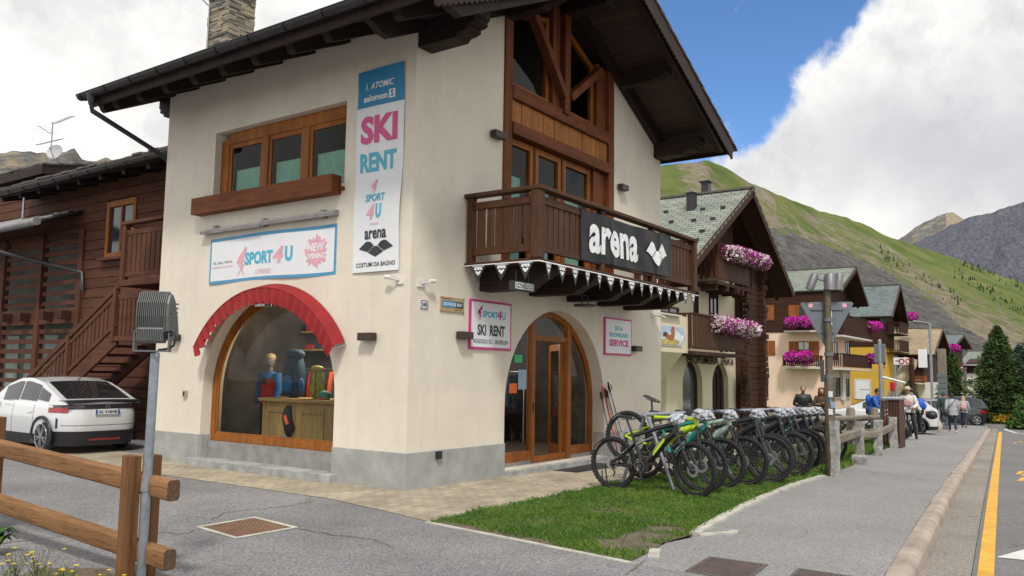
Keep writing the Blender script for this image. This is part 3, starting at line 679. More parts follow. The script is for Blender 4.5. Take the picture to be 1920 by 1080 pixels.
# ---- door arch
df = frame_arch('f', DA, 0, .24, .32, .10, .07, 0, fy).build('arched_doorway', ['larch_z'], shop, bevel=.006)
m_ = MB()
m_.box(3.36, 3.47, .225, .335, .06, 2.6-.07); m_.box(4.53, 4.66, .225, .335, .06, 2.6-.13)
m_.box(3.47, 4.53, .23, .33, 2.14, 2.24); m_.box(2.36, 3.36, .23, .33, .12, .28); m_.box(4.66, 5.33, .23, .33, .12, .28); m_.build('mullion', 'larch_z', df, bevel=.005)
for a, b_ in ((2.30, 3.36), (4.66, 5.40)): m_ = MB(); m_.box(a, b_, .23, .31, .03, .12); m_.build('kick_panel', 'grey_sill', df)
for nm, pts in (('pane', [(2.36, .28), (3.36, .28), (3.36, 2.56)]+[(x, DA[2]+math.sqrt(max(0, (DA[1]-.09)**2-(x-DA[0])**2))) for x in (3.2, 3.0, 2.8, 2.6, 2.45)]),
                ('pane', [(4.66, .28), (5.33, .28)]+[(x, DA[2]+math.sqrt(max(0, (DA[1]-.09)**2-(x-DA[0])**2))) for x in (5.3, 5.2, 5.05, 4.9, 4.66)]),
                ('pane', [(3.47, 2.24), (4.53, 2.24)]+[(x, DA[2]+math.sqrt(max(0, (DA[1]-.09)**2-(x-DA[0])**2))) for x in (4.53, 4.2, 3.9, 3.6, 3.47)])):
    g = MB(); g.plate(pts, [], lambda u, v, w: (u, .275+w, v), .006); g.build(nm, 'shop_glass', df)
# the door leaf, half open inwards, hinged on the right
hx, hy, ang = 4.50, .34, R(136); dv = Vector((-math.cos(ang-R(0)), math.sin(ang), 0)); 
lf = MB(); lw = 1.0
def leafpt(a, z, t): n = Vector((-dv.y, dv.x, 0)); return (hx+dv.x*a+n.x*t, hy+dv.y*a+n.y*t, z)
def leafbox(a0, a1, z0, z1, t0=-.03, t1=.03):
    P = [leafpt(a, z, t) for z in (z0, z1) for t in (t0, t1) for a in (a0, a1)]; lf.add(P, [(0, 2, 3, 1), (4, 5, 7, 6), (0, 1, 5, 4), (2, 6, 7, 3), (0, 4, 6, 2), (1, 3, 7, 5)], False)
leafbox(0, .11, .06, 2.12); leafbox(lw-.11, lw, .06, 2.12); leafbox(.11, lw-.11, .06, .26); leafbox(.11, lw-.11, 2.0, 2.12)
door = lf.build('door', 'larch_z', shop)
lf = MB(); leafbox(.11, lw-.11, .26, 2.0, -.004, .004); lf.build('pane', 'shop_glass', door)
h_ = MB(); h_.tube([leafpt(lw-.06, 1.0, -.03), leafpt(lw-.06, 1.0, -.08), leafpt(lw-.18, 1.0, -.08)], .01, 6); h_.build('handle', 'steel', door)
h_ = MB(); h_.rbox(3.395, 3.435, .21, .226, .93, 1.08, .003); h_.build('lock_plate', 'black_plastic', df)
s_ = MB(); s_.rbox(2.29, 5.50, -.12, .33, -.1, .055, .008); s_.build('door_step', 'plinth_stone', shop)
# ---- upstairs window facing left: three casements
uw = MB(); Y0, Y1, Z0, Z1 = 1.33, 4.60, 4.30, 5.50
uw.box(.13, .21, 4.40, 4.60, Z0, Z1); uw.box(.13, .21, 1.383, 1.48, Z0, Z1); uw.box(.13, .21, 1.48, 4.40, 5.42, 5.62-.003)
for yy in (2.42, 3.42): uw.box(.13, .21, yy-.07, yy+.07, Z0, 5.42)
uwf = uw.build('upper_window', 'larch_z', shop, bevel=.006)
for a, b_ in ((1.48, 2.35), (2.49, 3.35), (3.49, 4.40)):
    c = MB(); c.box(.15, .19, b_-.07, b_, Z0, 5.42); c.box(.15, .19, a, a+.07, Z0, 5.42); c.box(.15, .19, a+.07, b_-.07, 5.34, 5.42); c.build('casement', 'larch_z', uwf, bevel=.004)
    g = MB(); g.box(.168, .174, a+.07, b_-.07, Z0, 5.34); g.build('pane', 'window_glass', uwf)
    c = MB(); c.grid(60, 1, lambda u, v: (.27+.018*math.sin(u*70), a+.06+(b_-a-.12)*u, 4.3+.68*v)); cu = c.build('curtain', 'curtain', uwf, fix=False)
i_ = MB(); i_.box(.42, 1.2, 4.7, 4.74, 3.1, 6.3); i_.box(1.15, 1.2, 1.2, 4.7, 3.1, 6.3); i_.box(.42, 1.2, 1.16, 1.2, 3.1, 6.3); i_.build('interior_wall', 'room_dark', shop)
s_ = MB(); s_.rbox(-.06, .2, 1.36, 4.62, 4.25, 4.30, .005); s_.build('window_sill', 'redwood_y', shop)
pb = MB(); pb.box(-.20, -.17, 1.44, 4.92, 4.19, 4.47); pb.box(-.17, 0, 4.89, 4.92, 4.19, 4.47); pb.box(-.17, 0, 1.44, 1.47, 4.19, 4.47); pb.box(-.17, -.003, 1.47, 4.89, 4.19, 4.22); pb.box(-.17, -.003, 1.47, 4.89, 4.40, 4.42)
T(pb.build('window_box', 'redwood_y', bevel=.004), 'long red brown wooden planter box below the upstairs window on the left wall', 'planter box')
# ---- timber gable
tm = MB(); tm.m = 0
tm.box(2.1, 2.32, -.03, .22, 3.28, zb(2.1)-.02); tm.box(5.60, 5.82, -.03, .22, 3.28, zb(5.6)-.12)
tm.box(3.86, 4.04, -.09, .10, 6.22, 8.4)
tm.build('timber_post', 'redwood_z', shop, bevel=.012)
tm = MB(); tm.box(2.32, 5.6, -.045, .16, 6.07, 6.30); tm.box(2.32, 5.6, -.06, .16, 5.47, 5.68); tm.build('timber_beam', 'redwood_x', shop, bevel=.015)
tm = MB()
for a, b_ in (((3.86, -.05, 6.52), (2.62, -.05, 7.95)), ((4.04, -.05, 6.55), (5.18, -.05, 7.42))): tm.beam(a, b_, .14, .17, (0, 1, 0))
tm.build('diagonal_brace', 'redwood_z', shop, bevel=.012)
pn = MB(); x = 2.32
while x < 5.59:
    wv = random.uniform(.13, .2); x1 = min(x+wv, 5.6); pn.box(x+.003, x1-.003, random.uniform(.02, .035), .1, 5.68, 6.07); x = x1
pn.build('board_panel', 'panel_z', shop, bevel=.004)
def gwin(x0, x1, z0, ztop, sub='larch_z', cur=None, slope=None):
    zt = ztop if callable(ztop) else (lambda x: ztop)
    f = MB(); f.plate([(x0, z0), (x1, z0), (x1, zt(x1)), (x0, zt(x0))], [[(x0+.10, z0+.10), (x1-.10, z0+.10), (x1-.10, zt(x1-.10)-.11), (x0+.10, zt(x0+.10)-.11)]], FY(.10), .08)
    w = f.build('gable_window', sub, shop, bevel=.005)
    f = MB(); f.plate([(x0+.10, z0+.10), (x1-.10, z0+.10), (x1-.10, zt(x1-.10)-.11), (x0+.10, zt(x0+.10)-.11)], [], FY(.145), .006); f.build('pane', 'window_glass', w)
    if cur:
        c = MB(); c.grid(50, 1, lambda u, v: (x0+.12+(x1-x0-.24)*u, .30+.015*math.sin(u*60), z0+.1+cur*v)); c.build('curtain', 'curtain', w, fix=False)
    return w
zw = lambda x: min(zb(x)-.30, 8.02)
gwin(2.33, 3.60, 6.31, lambda x: min(7.93, zb(x)-.16)); gwin(4.06, 5.20, 6.31, lambda x: zb(x)-.42)
for a, b_ in ((2.33, 3.14), (3.20, 4.04), (4.10, 5.10)): gwin(a, b_, 3.3, 5.46, cur=1.5)
tm = MB(); tm.box(3.61, 3.85, .02, .2, 6.31, 8.2); tm.box(5.22, 5.32, .03, .16, 6.31, 7.6); tm.box(5.33, 5.59, .05, .16, 6.31, 7.55); tm.box(5.12, 5.22, .04, .16, 3.3, 5.46); tm.box(5.23, 5.40, .06, .16, 3.3, 5.46); tm.box(5.41, 5.59, .07, .16, 3.3, 5.46)
tm.box(3.14, 3.20, .08, .2, 3.3, 5.46); tm.box(4.04, 4.10, .08, .2, 3.3, 5.46)
tm.build('wall_boarding', 'redwood_z', shop, bevel=.006)
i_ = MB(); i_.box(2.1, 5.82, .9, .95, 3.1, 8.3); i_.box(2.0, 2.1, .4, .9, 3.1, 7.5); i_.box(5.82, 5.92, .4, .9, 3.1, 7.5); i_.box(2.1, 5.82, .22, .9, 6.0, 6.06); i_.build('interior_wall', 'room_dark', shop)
# ---- roof
rf = MB(); YF, YB = -1.4, 6.48; XL, XR = -1.2, 8.55
def slab(x0, x1, z_off0, z_off1, y0, y1):
    P = []
    for y in (y0, y1):
        for x, o_ in ((x0, z_off0), (x1, z_off0), (x1, z_off1), (x0, z_off1)): P.append((x, y, zb(x)+o_))
    return P, [(0, 1, 2, 3), (4, 7, 6, 5), (0, 4, 5, 1), (3, 2, 6, 7), (0, 3, 7, 4), (1, 5, 6, 2)]
P, F = slab(XL, 4, 0, .10, YF, YB); rf.add(P, F, False); P, F = slab(4, XR, 0, .10, YF, YB); rf.add(P, F, False)
def _boards():
    M, t, b, o = nmat('soffit'); v = texc(t)
    w = t.nodes.new('ShaderNodeTexBrick'); t.links.new(texc(t, rot=(0, 0, R(90))), w.inputs['Vector']); w.inputs['Scale'].default_value = 1; w.inputs['Brick Width'].default_value = 3.1; w.inputs['Row Height'].default_value = .145
    w.inputs['Mortar Size'].default_value = .006; w.inputs['Color1'].default_value = (.062, .034, .025, 1); w.inputs['Color2'].default_value = (.045, .026, .02, 1); w.inputs['Mortar'].default_value = (.014, .009, .007, 1)
    col = tmix(t, .6, w.outputs['Color'], ramp(t, tnoise(t, texc(t, scale=(8, 1, 1)), 3, 5), ((.3, (.6, .6, .6)), (.7, (1.4, 1.3, 1.25)))), 'MULTIPLY')
    t.links.new(col, b.inputs['Base Color']); b.inputs['Roughness'].default_value = .7; bump(t, b, tmath(t, 'MULTIPLY', w.outputs['Fac'], -1), .6, .008)
_boards()
roof = rf.build('roof', 'soffit', shop)
tl = MB(); random.seed(5)
y = YF-.05
rows = [(XL-.10, 0)]
for side in (-1, 1):
    n = int(5.3/.32)
    for k in range(n):
        a = 4+side*(k*.32); bx = 4+side*((k+1)*.32+.12)
        yy = YF-.06
        while yy < YB:
            wv = random.uniform(.25, .45); z0 = .11+random.uniform(0, .012); ov = random.uniform(-.03, .03)
            if k > n-4 or k < 1 or yy < YF+.3 or side > 0:
                xa, xb = a, min(max(bx+side*ov, XL-.14), XR+.1)
                P = [(xx, y_, zb(xx)+zz) for y_ in (yy, min(yy+wv-.01, YB+.05)) for xx, zz in ((xa, z0), (xb, z0+.03), (xb, z0+.065), (xa, z0+.03))]
                tl.add(P, [(0, 1, 2, 3), (4, 7, 6, 5), (0, 4, 5, 1), (3, 2, 6, 7), (0, 3, 7, 4), (1, 5, 6, 2)], False)
            yy += wv
    P, F = slab(min(4, 4+side*5.1), max(4, 4+side*(4.5 if side > 0 else 5.1)), .101, .125, YF, YB); tl.add(P, F, False)
tl.box(3.85, 4.15, YF-.08, YB, 8.63, 8.74)
tl.build('stone_tiles', 'slate_tile', roof)
# rafters with shaped tails under the left eave, rafter pairs along the gable
def rafter(y0, y1, x0, x1, dep=.17, parent=roof, nm='rafter'):
    r_ = MB(); P = [(x0, zb(x0)-.002), (x1, zb(x1)-.002), (x1, zb(x1)-dep*.3), (x1+(x0-x1)*.03, zb(x1)-dep*.45), (x1+(x0-x1)*.05, zb(x1)-dep*.8), (x1+(x0-x1)*.09, zb(x1)-dep), (x0, zb(x0)-dep)]
    r_.plate(P, [], lambda u, v, w: (u, y0+w, v), y1-y0); return r_.build(nm, 'darkwood_x', parent)
for yc in (-.62, .66, 1.42, 2.2, 2.97, 3.71, 4.47, 5.23, 5.95, 6.38): rafter(yc-.07, yc+.07, .3, -1.14)
for yc in (-1.30, -.08): rafter(yc-.06, yc+.06, 3.98, -1.14); rafter(yc-.06, yc+.06, 4.02, 8.5)
rafter(6.25, 6.37, 4.02, 8.5)
def corbel(x0, x1, ya, yb, ztop, dep, nm='purlin'):   # beam along y with a carved end at yb
    c = MB(); s = 1 if yb > ya else -1; L_ = abs(yb-ya)
    prof = [(0, ztop), (L_, ztop), (L_, ztop-dep*.35), (L_-.05, ztop-dep*.42), (L_-.03, ztop-dep*.55), (L_-.09, ztop-dep*.62), (L_-.16, ztop-dep*.64), (L_-.15, ztop-dep*.76), (L_-.24, ztop-dep*.84), (L_-.33, ztop-dep*.86), (L_-.38, ztop-dep), (0, ztop-dep)]
    c.plate([(ya+s*u, v) for u, v in prof], [], lambda u, v, w: (x0+w, u, v), x1-x0); return c.build(nm, 'darkwood_y', roof, bevel=.008)
corbel(.02, .32, -.003, -1.05, zb(.0)-.17, .38); corbel(7.66, 7.96, -.003, -1.05, zb(8)-.10, .34); corbel(3.84, 4.16, .09, -1.28, zb(4)-.10, .34)
corbel(.02, .32, 6.053, 6.44, zb(0)-.17, .42); corbel(1.95, 2.15, -.13, -1.2, zb(2)-.10, .22); corbel(5.85, 6.05, -.13, -1.2, zb(6)-.10, .22)
# barge boards with scalloped edge
for side in (-1, 1):
    xe = XL-.06 if side < 0 else XR+.02; L_ = abs(xe-4)
    top = []; bot = []; n = int(L_/.105)
    for k in range(n*6+1):
        x = 4+side*L_*k/(n*6); s = abs(math.sin(math.pi*k/6)); bot.append((x, zb(x)-.20-.035*s)); top.append((x, zb(x)+.11))
    c = MB(); c.plate(bot+top[::-1], [], lambda u, v, w: (u, YF-.035+w, v), .033); c.build('barge_board', 'darkwood_x', roof)
c = MB(); c.box(XL-.05, XL-.012, YF+.002, YB, zb(XL)-.10, zb(XL)+.10); c.build('fascia', 'darkwood_y', roof)
c = MB(); c.box(XR+.004, XR+.03, YF+.002, YB, zb(XR)-.10, zb(XR)+.10); c.build('fascia', 'darkwood_y', roof)
def gutter(x, y0, y1, z, r=.075, par=None, name='gutter', br=.76, slope=0):
    g = MB(); n = 10
    def prof(u): a = math.pi*(1+u); return x+r*math.cos(a), z+r*math.sin(a)
    g.grid(n, 1, lambda u, v: (prof(u)[0], y0+(y1-y0)*v, prof(u)[1])); g.grid(n, 1, lambda u, v: (x+(prof(u)[0]-x)*.9, y0+(y1-y0)*v, z+(prof(u)[1]-z)*.9))
    for yy in (y0, y1): g.add([(x+r*math.cos(math.pi*(1+k/n)), yy, z+r*math.sin(math.pi*(1+k/n))) for k in range(n+1)], [list(range(n+1))], False)
    g.tube([(x-r, y0, z), (x-r, y1, z)], .012, 6)
    o = g.build(name, 'gutter_metal', par, fix=False)
    yy = y0+.3; pr = None
    while yy < y1:
        if pr is None:
            g = MB(); g.tube([(x+(r+.008)*math.cos(math.pi*(1+k/8)), yy, z+(r+.008)*math.sin(math.pi*(1+k/8))) for k in range(9)], .012, 5); pr = g.build('bracket', 'gutter_metal', o)
        else: c = pr.copy(); COL.objects.link(c); c.parent = o; c.location = (0, yy-y0-.3, 0)
        yy += br
    return o
gz = zb(XL)+.10
gu = gutter(XL-.15, YF-.02, YB+.12, gz, .085, roof)
def down_pipe(par, pts, r=.045):
    d = MB(); d.tube(pts, r, 10); o = d.build('downpipe', 'gutter_metal', par); return o
pA = Vector((XL-.15, 6.22, gz-.06)); 
down_pipe(gu, [pA, pA+Vector((0, 0, -.12)), pA+Vector((.02, 0, -.26)), Vector((-.02, 6.12, 5.42)), Vector((.12, 6.13, 5.3)), Vector((.14, 6.13, .1))])
c = MB(); c.tube([pA+Vector((0, 0, .05)), pA+Vector((0, 0, -.04)), pA+Vector((0, 0, -.16))], [.085, .08, .048], 12); c.build('outlet_funnel', 'gutter_metal', gu)
# right eave gutter tip
gutter(XR+.10, YF-.02, YB, zb(XR)+.05, .07, roof)
# chimney of flat stones
random.seed(12)
ch = MB(); z = 7.3; cx0, cx1, cy0, cy1 = .70, 1.28, 5.42, 6.08
while z < 8.80:
    hh = random.uniform(.035, .07)
    for (a0, a1, fix_, ax) in ((cy0, cy1, cx0, 'x'), (cx0, cx1, cy0, 'y'), (cy0, cy1, cx1, 'X'), (cx0, cx1, cy1, 'Y')):
        a = a0
        while a < a1-.01:
            b_ = min(a1, a+random.uniform(.12, .34)); j = random.uniform(-.015, .02)
            if ax == 'x': ch.box(fix_-j, fix_+.1, a+.004, b_-.004, z+.003, z+hh-.004)
            elif ax == 'y': ch.box(a+.004, b_-.004, fix_-j, fix_+.1, z+.003, z+hh-.004)
            elif ax == 'X': ch.box(fix_-.1, fix_+j, a+.004, b_-.004, z+.003, z+hh-.004)
            else: ch.box(a+.004, b_-.004, fix_-.1, fix_+j, z+.003, z+hh-.004)
            a = b_
    z += hh
ch.box(cx0+.03, cx1-.03, cy0+.03, cy1-.03, 7.2, 8.8)
def _chst():
    M, t, b, o = nmat('chimney_stone'); g = t.nodes.new('ShaderNodeNewGeometry')
    col = ramp(t, g.outputs['Random Per Island'], ((.1, (.12, .105, .085)), (.4, (.27, .235, .175)), (.7, (.36, .30, .2)), (.95, (.20, .19, .17))))
    t.links.new(col, b.inputs['Base Color']); b.inputs['Roughness'].default_value = .9; bump(t, b, tnoise(t, texc(t), 30, 4), .5, .01)
_chst()
cho = ch.build('chimney', 'chimney_stone', roof)
c = MB(); c.rbox(cx0-.13, cx1+.13, cy0-.13, cy1+.13, 8.81, 8.89, .01); c.build('chimney_cap', 'slate_tile', cho)
c = MB(); c.tube([(cx0-.05, cy1-.1, 7.5), (cx0-.05, cy1-.1, 8.6)], .012, 6); c.tube([(cx0-.05, cy1-.1, 8.5), (cx0-.5, cy1+.1, 8.9)], .012, 6); c.tube([(cx0-.05, cy1-.1, 8.55), (cx0-.02, cy0+.2, 8.50)], .008, 6); c.build('mast', 'steel', cho)
# ---- balcony
bal = empty('balcony_', (1.22, 0, 3.2)); bal.name = 'balcony'; MW['balcony'] = MW['balcony_']; bal.parent = shop
BX0, BX1, BY = 1.22, 6.72, -1.27
dk = MB(); x = BX0-.05; dk.box(BX0-.06, BX1+.06, BY-.06, -.002, 3.16, 3.20)
dk.build('deck', 'balcony_x', bal, bevel=.006)
for a, b_, dp in ((1.55, 1.85, .34), (2.9, 3.15, .3), (4.1, 4.35, .3), (5.2, 5.45, .3), (6.25, 6.5, .3)):
    j = MB(); j.plate([(0, 3.155), (-1.22, 3.155), (-1.22, 3.155-dp*.4), (-1.0, 3.155-dp*.7), (-.85, 3.155-dp), (0, 3.155-dp)], [], lambda u, v, w: (a+w, u, v), b_-a); j.build('joist', 'darkwood_y', bal, bevel=.008)
RZ = 4.22
pp = [(BX0+.0, -.09), (BX0+.0, BY), (3.05, BY), (4.9, BY), (BX1, BY), (BX1, -.09)]
for k, (x, y) in enumerate(pp):
    p = MB(); s = .085 if k in (1, 4) else .06; p.box(x-s*.9, x+s*.9, y-s*.9, y+s*.9, 3.2, RZ-.04); p.build('post', 'balcony_z', bal, bevel=.012)
r_ = MB(); r_.box(BX0-.09, BX0+.08, BY-.10, -.003, RZ-.04, RZ+.02); r_.box(BX0+.082, BX1+.09, BY-.10, BY+.07, RZ-.04, RZ+.02); r_.box(BX1-.08, BX1+.09, BY+.072, -.003, RZ-.04, RZ+.02); r_.build('handrail', 'balcony_x', bal, bevel=.01)
for zc in (RZ-.17, 3.36):
    r_ = MB(); r_.box(BX0-.03, BX0+.03, BY+.08, -.15, zc-.055, zc+.055); r_.box(BX0+.08, BX1-.08, BY-.03, BY+.03, zc-.055, zc+.055); r_.box(BX1-.03, BX1+.03, BY+.08, -.15, zc-.055, zc+.055); r_.build('rail', 'balcony_x', bal, bevel=.006)
sl = MB(); y = BY+.1
while y < -.2: sl.box(BX0-.012, BX0+.012, y, y+.135+random.uniform(-.01, .01), 3.415, RZ-.225); y += .165
x = BX0+.1
while x < BX1-.15: sl.box(x, x+.125+random.uniform(-.012, .012), BY-.012, BY+.012, 3.415, RZ-.225); x += .155
y = BY+.1
while y < -.2: sl.box(BX1-.012, BX1+.012, y, y+.135, 3.415, RZ-.225); y += .165
sl.build('balusters', 'balcony_z', bal, bevel=.003)
# ------------------------------------------------------------ signs, awning, lamps on the shop
plain('sign_white', (.74, .76, .78), .45, var=.04, sc=2); plain('sign_edge_blue', (.055, .30, .52), .45); plain('sign_blue', (.02, .22, .42), .4, var=.05)
plain('sign_pink', (.62, .07, .24), .5, var=.05); plain('pale_pink', (.72, .36, .44), .5, var=.08); plain('cyan_ink', (.06, .42, .58), .5, var=.08); plain('magenta', (.55, .03, .20), .5)
plain('ink_black', (.025, .025, .03), .5); plain('ink_white', (.78, .79, .80), .5); plain('red_cloth', (.28, .010, .012), .75, var=.2, sc=5); plain('grey_ink', (.3, .3, .32), .6)
plain('wood_sign', (.42, .33, .18), .6); plain('banner_black', (.011, .012, .015), .5, var=.3, sc=3, bst=.5, bsc=7, spec=.3)
def rrect(x0, x1, y0, y1, r, n=4):
    P = []
    for cx, cy, a in ((x1-r, y1-r, 0), (x0+r, y1-r, 90), (x0+r, y0+r, 180), (x1-r, y0+r, 270)): P += arc(cx, cy, r, a, a+90, n)
    return P
SX = lambda d: (lambda y, z: (-d, y, z))       # left wall: text runs towards -y
SY = lambda d: (lambda x, z: (x, -d, z))
def text_on(par, name, mat, items, fn):
    for it in items: m = MB(); put_text(m, it[0], fn, *it[1:5], **(it[5] if len(it) > 5 else {})); m.build(name, mat, par, fix=False)
ARENA_D = [[(0, .62), (.18, 1), (.33, .98), (.40, .72), (.23, .38)], [(.28, .34), (.42, .68), (.5, .72), (.58, .68), (.72, .34), (.5, 0)], [(1, .62), (.82, 1), (.67, .98), (.60, .72), (.77, .38)]]
ARENA_D = [[(0, .56), (.20, .97), (.27, 1), (.36, .93), (.445, .70), (.26, .34)], [(.275, .30), (.455, .655), (.5, .67), (.545, .655), (.725, .30), (.5, 0)], [(1, .56), (.80, .97), (.73, 1), (.64, .93), (.555, .70), (.74, .34)]]
SKIER = [[(.55, .78), (.72, .95), (.88, .93), (.86, .80), (.70, .74)], [(.42, .74), (.80, .84), (.86, .72), (.66, .62), (.74, .50), (.60, .40), (.66, .22), (.52, .20), (.46, .36), (.30, .52)], [(.26, .62), (.44, .72), (.50, .58), (.34, .40), (.24, .44)], [(.22, 0), (.28, 0), (.80, .40), (.76, .43)], [(.80, .02), (.75, 0), (.16, .48), (.2, .52)]]
def polys_on(par, name, mat, polys, fn, u0, u1, v0, v1):
    m = MB()
    for P in polys: put_poly(m, P, fn, u0, u1, v0, v1, 10 if polys is ARENA_D else 0)
    return m.build(name, mat, par, fix=False)
def cut(txt): return txt
# vertical ski rent banner on the left wall (y 1.12 .. .20)
A, B, C0, C1 = 1.125, .205, 2.985, 5.98
e = empty('vertical_banner', (-.01, .66, 2.98), 0, 'tall white and blue banner reading SKI RENT hung beside the upstairs window', 'banner')
def wavy(d): return lambda y, z: (-d-.012*math.sin(z*2.1+y*3)-.008*math.sin(z*5.3), y, z)
m = MB(); m.grid(8, 60, lambda u, v: wavy(.022)(A+(B-A)*u+.012*math.sin(v*7), C0+(C1-C0)*v)); m.grid(8, 60, lambda u, v: wavy(.016)(A+(B-A)*u+.012*math.sin(v*7), C0+(C1-C0)*v)); m.build('cloth', 'sign_white', e, fix=False)
m = MB(); m.grid(6, 20, lambda u, v: wavy(.0245)(A+(B-A)*u+.012*math.sin((5.42+.56*v-C0)/(C1-C0)*7), 5.42+.56*v)); m.build('blue_header', 'sign_blue', e, fix=False)
f = wavy(.029)
m = MB(); put_text(m, 'ATOMIC', f, .86, .39, 5.68, 5.775, shear=.25, bold=.02)
put_text(m, 'salomon', f, .99, .52, 5.50, 5.60, bold=.03)
put_poly(m, [(0, 0), (.35, .25), (.5, 1), (.65, .25), (1, 0), (.55, .2), (.5, .55), (.45, .2)], f, .98, .89, 5.67, 5.80)
m.sheetpoly(rrect(.37, .49, 5.49, 5.62, .01), f); m.build('header_lettering', 'ink_white', e, fix=False)
m = MB(); put_text(m, 'S', wavy(.031), .46, .40, 5.505, 5.605, bold=.04); m.build('header_letter', 'sign_blue', e, fix=False)
text_on(e, 'lettering', 'sign_pink', [('SKI', 1.02, .31, 4.86, 5.28, dict(bold=.045))], f)
text_on(e, 'lettering', 'cyan_ink', [('RENT', 1.03, .33, 4.45, 4.73, dict(bold=.035)), ('SPORT', .90, .52, 4.01, 4.12, dict(bold=.03)), ('U', .69, .58, 3.76, 3.97, dict(bold=.05))], f)
text_on(e, 'lettering', 'pale_pink', [('4', .87, .72, 3.75, 3.97, dict(bold=.04, shear=.2)), ('LIVIGNO', .80, .62, 3.66, 3.695, dict(bold=.01))], f)
polys_on(e, 'skier_mark', 'pale_pink', SKIER, f, .83, .66, 4.13, 4.34)
text_on(e, 'lettering', 'ink_black', [('arena', .90, .46, 3.46, 3.59, dict(bold=.025, sp=1.0)), ('COSTUMI DA BAGNO', 1.05, .27, 3.06, 3.125, dict(bold=.01))], f)
polys_on(e, 'diamond_mark', 'ink_black', ARENA_D, f, 1.01, .32, 3.20, 3.43)
# wide banner above the awning
A, B, C0, C1 = 4.555, 1.49, 3.0, 3.765
e = empty('wide_banner', (-.01, 3.0, 2.99), 0, 'wide white blue-edged sport shop banner above the red awning', 'banner')
wz = lambda d: (lambda y, z: (-d-.01*math.sin(y*3.1), y, z+.012*math.sin(y*2.4)))
m = MB(); m.grid(40, 4, lambda u, v: wz(.014)(A+(B-A)*u, C0+(C1-C0)*v)); m.build('edge', 'sign_edge_blue', e, fix=False)
m = MB(); m.grid(40, 4, lambda u, v: wz(.017)(A-.045+(B-A+.09)*u, C0+.045+(C1-C0-.10)*v)); m.build('cloth', 'sign_white', e, fix=False)
f = wz(.021)
text_on(e, 'lettering', 'cyan_ink', [('SPORT', 3.63, 2.92, 3.25, 3.46, dict(bold=.045)), ('U', 2.62, 2.44, 3.26, 3.50, dict(bold=.05))], f)
text_on(e, 'lettering', 'pale_pink', [('4', 2.92, 2.66, 3.24, 3.51, dict(bold=.04, shear=.2)), ('LIVIGNO', 3.34, 2.96, 3.09, 3.165, dict(bold=.012)), ('INFO@SPORT4ULIVIGNO', 4.48, 3.92, 3.255, 3.285, {})], f)
text_on(e, 'lettering', 'grey_ink', [('TEL. 0342 / 997518', 4.46, 3.96, 3.325, 3.365, {})], f)
polys_on(e, 'skier_mark', 'pale_pink', SKIER, f, 3.90, 3.55, 3.09, 3.58)
blob = []
for k in range(40):
    a = 2*math.pi*k/40; r = .42+.07*math.sin(k*2.7)+.05*math.sin(k*5.1); blob.append((.5+r*math.cos(a), .48+r*math.sin(a)*1.08))
polys_on(e, 'splash_mark', 'pale_pink', [blob], f, 2.19, 1.65, 3.14, 3.64)
text_on(e, 'lettering', 'ink_white', [('NEW', 2.10, 1.75, 3.38, 3.51, dict(bold=.04)), ('OPENING', 2.12, 1.73, 3.27, 3.35, dict(bold=.03))], wz(.024))
# lamp bar above it
e = empty('lamp_bar', (-.06, 3.1, 3.85), 0, 'long grey tubular lamp bar fixed above the wide white banner', 'lamp bar')
for a, b_, nm in ((4.75, 3.17, 'tube_cover'), (3.10, 1.47, 'tube_cover')):
    m = MB(); z = 3.86+(.02 if b_ < 2 else 0); m.plate([(0, z), (-.11, z-.02), (-.12, z+.03), (-.05, z+.075), (0, z+.075)], [], lambda u, v, w: (u-.004, a+(b_-a)*w, v), 1); m.build(nm, 'grey_sill', e)
for y in (4.4, 3.13, 1.75):
    m = MB(); m.rbox(-.10, -.002, y-.035, y+.035, 3.85, 3.98, .008); m.build('clamp', 'grey_sill', e)
# red scalloped awning following the arch
aw = empty('red_awning', (-.2, 3.1, 2.0), 0, 'red scalloped cloth awning arched over the shop window', 'awning')
cy, cz, Rr = 2.90, .95, 1.99; a0, a1 = 32.5, 147.5
def awp(t, d, drop): # t 0..1 along the arc; d out from wall
    a = R(a0+(a1-a0)*t); return (-d, cy+(Rr)*math.cos(a), cz+(Rr)*math.sin(a)-drop)
N = 150; d_out = .24
m = MB(); m.grid(N, 6, lambda u, v: awp(u, .02+(d_out-.02)*v, .02+.07*v)); m.build('canopy', 'red_cloth', aw, fix=False)
def val(u, v):
    sc = abs(math.sin(u*math.pi*21)); d = d_out+.028*math.sin(u*math.pi*42+1)*v; a = R(a0+(a1-a0)*u)
    dr = (.19+.055*sc)*v; r_ = Rr-dr*.55
    return (-d, cy+r_*math.cos(a), cz+r_*math.sin(a)-.09-dr*.55)
m = MB(); m.grid(21*8, 5, val); m.build('valance', 'red_cloth', aw, fix=False)
for t in (0, .25, .5, .75, 1):
    m = MB(); p = awp(t, 0, .07); q = awp(t, d_out-.01, .135); m.tube([(p[0]-.003, p[1], p[2]), q], .012, 6); m.build('arm', 'steel', aw)
m = MB(); m.tube([awp(k/30, d_out-.005, .10) for k in range(31)], .012, 6); m.build('front_tube', 'red_cloth', aw)
# floodlight under the awning
e = empty('spotlight', (-.12, 2.95, 2.55), 0, 'small silver floodlight under the crown of the red awning', 'spotlight')
m = MB(); m.rbox(-.20, -.06, 2.84, 3.08, 2.55, 2.61, .01); m.build('lamp_head', 'steel', e); m = MB(); m.box(-.08, -.003, 2.92, 3.0, 2.60, 2.66); m.build('bracket', 'black_plastic', e)
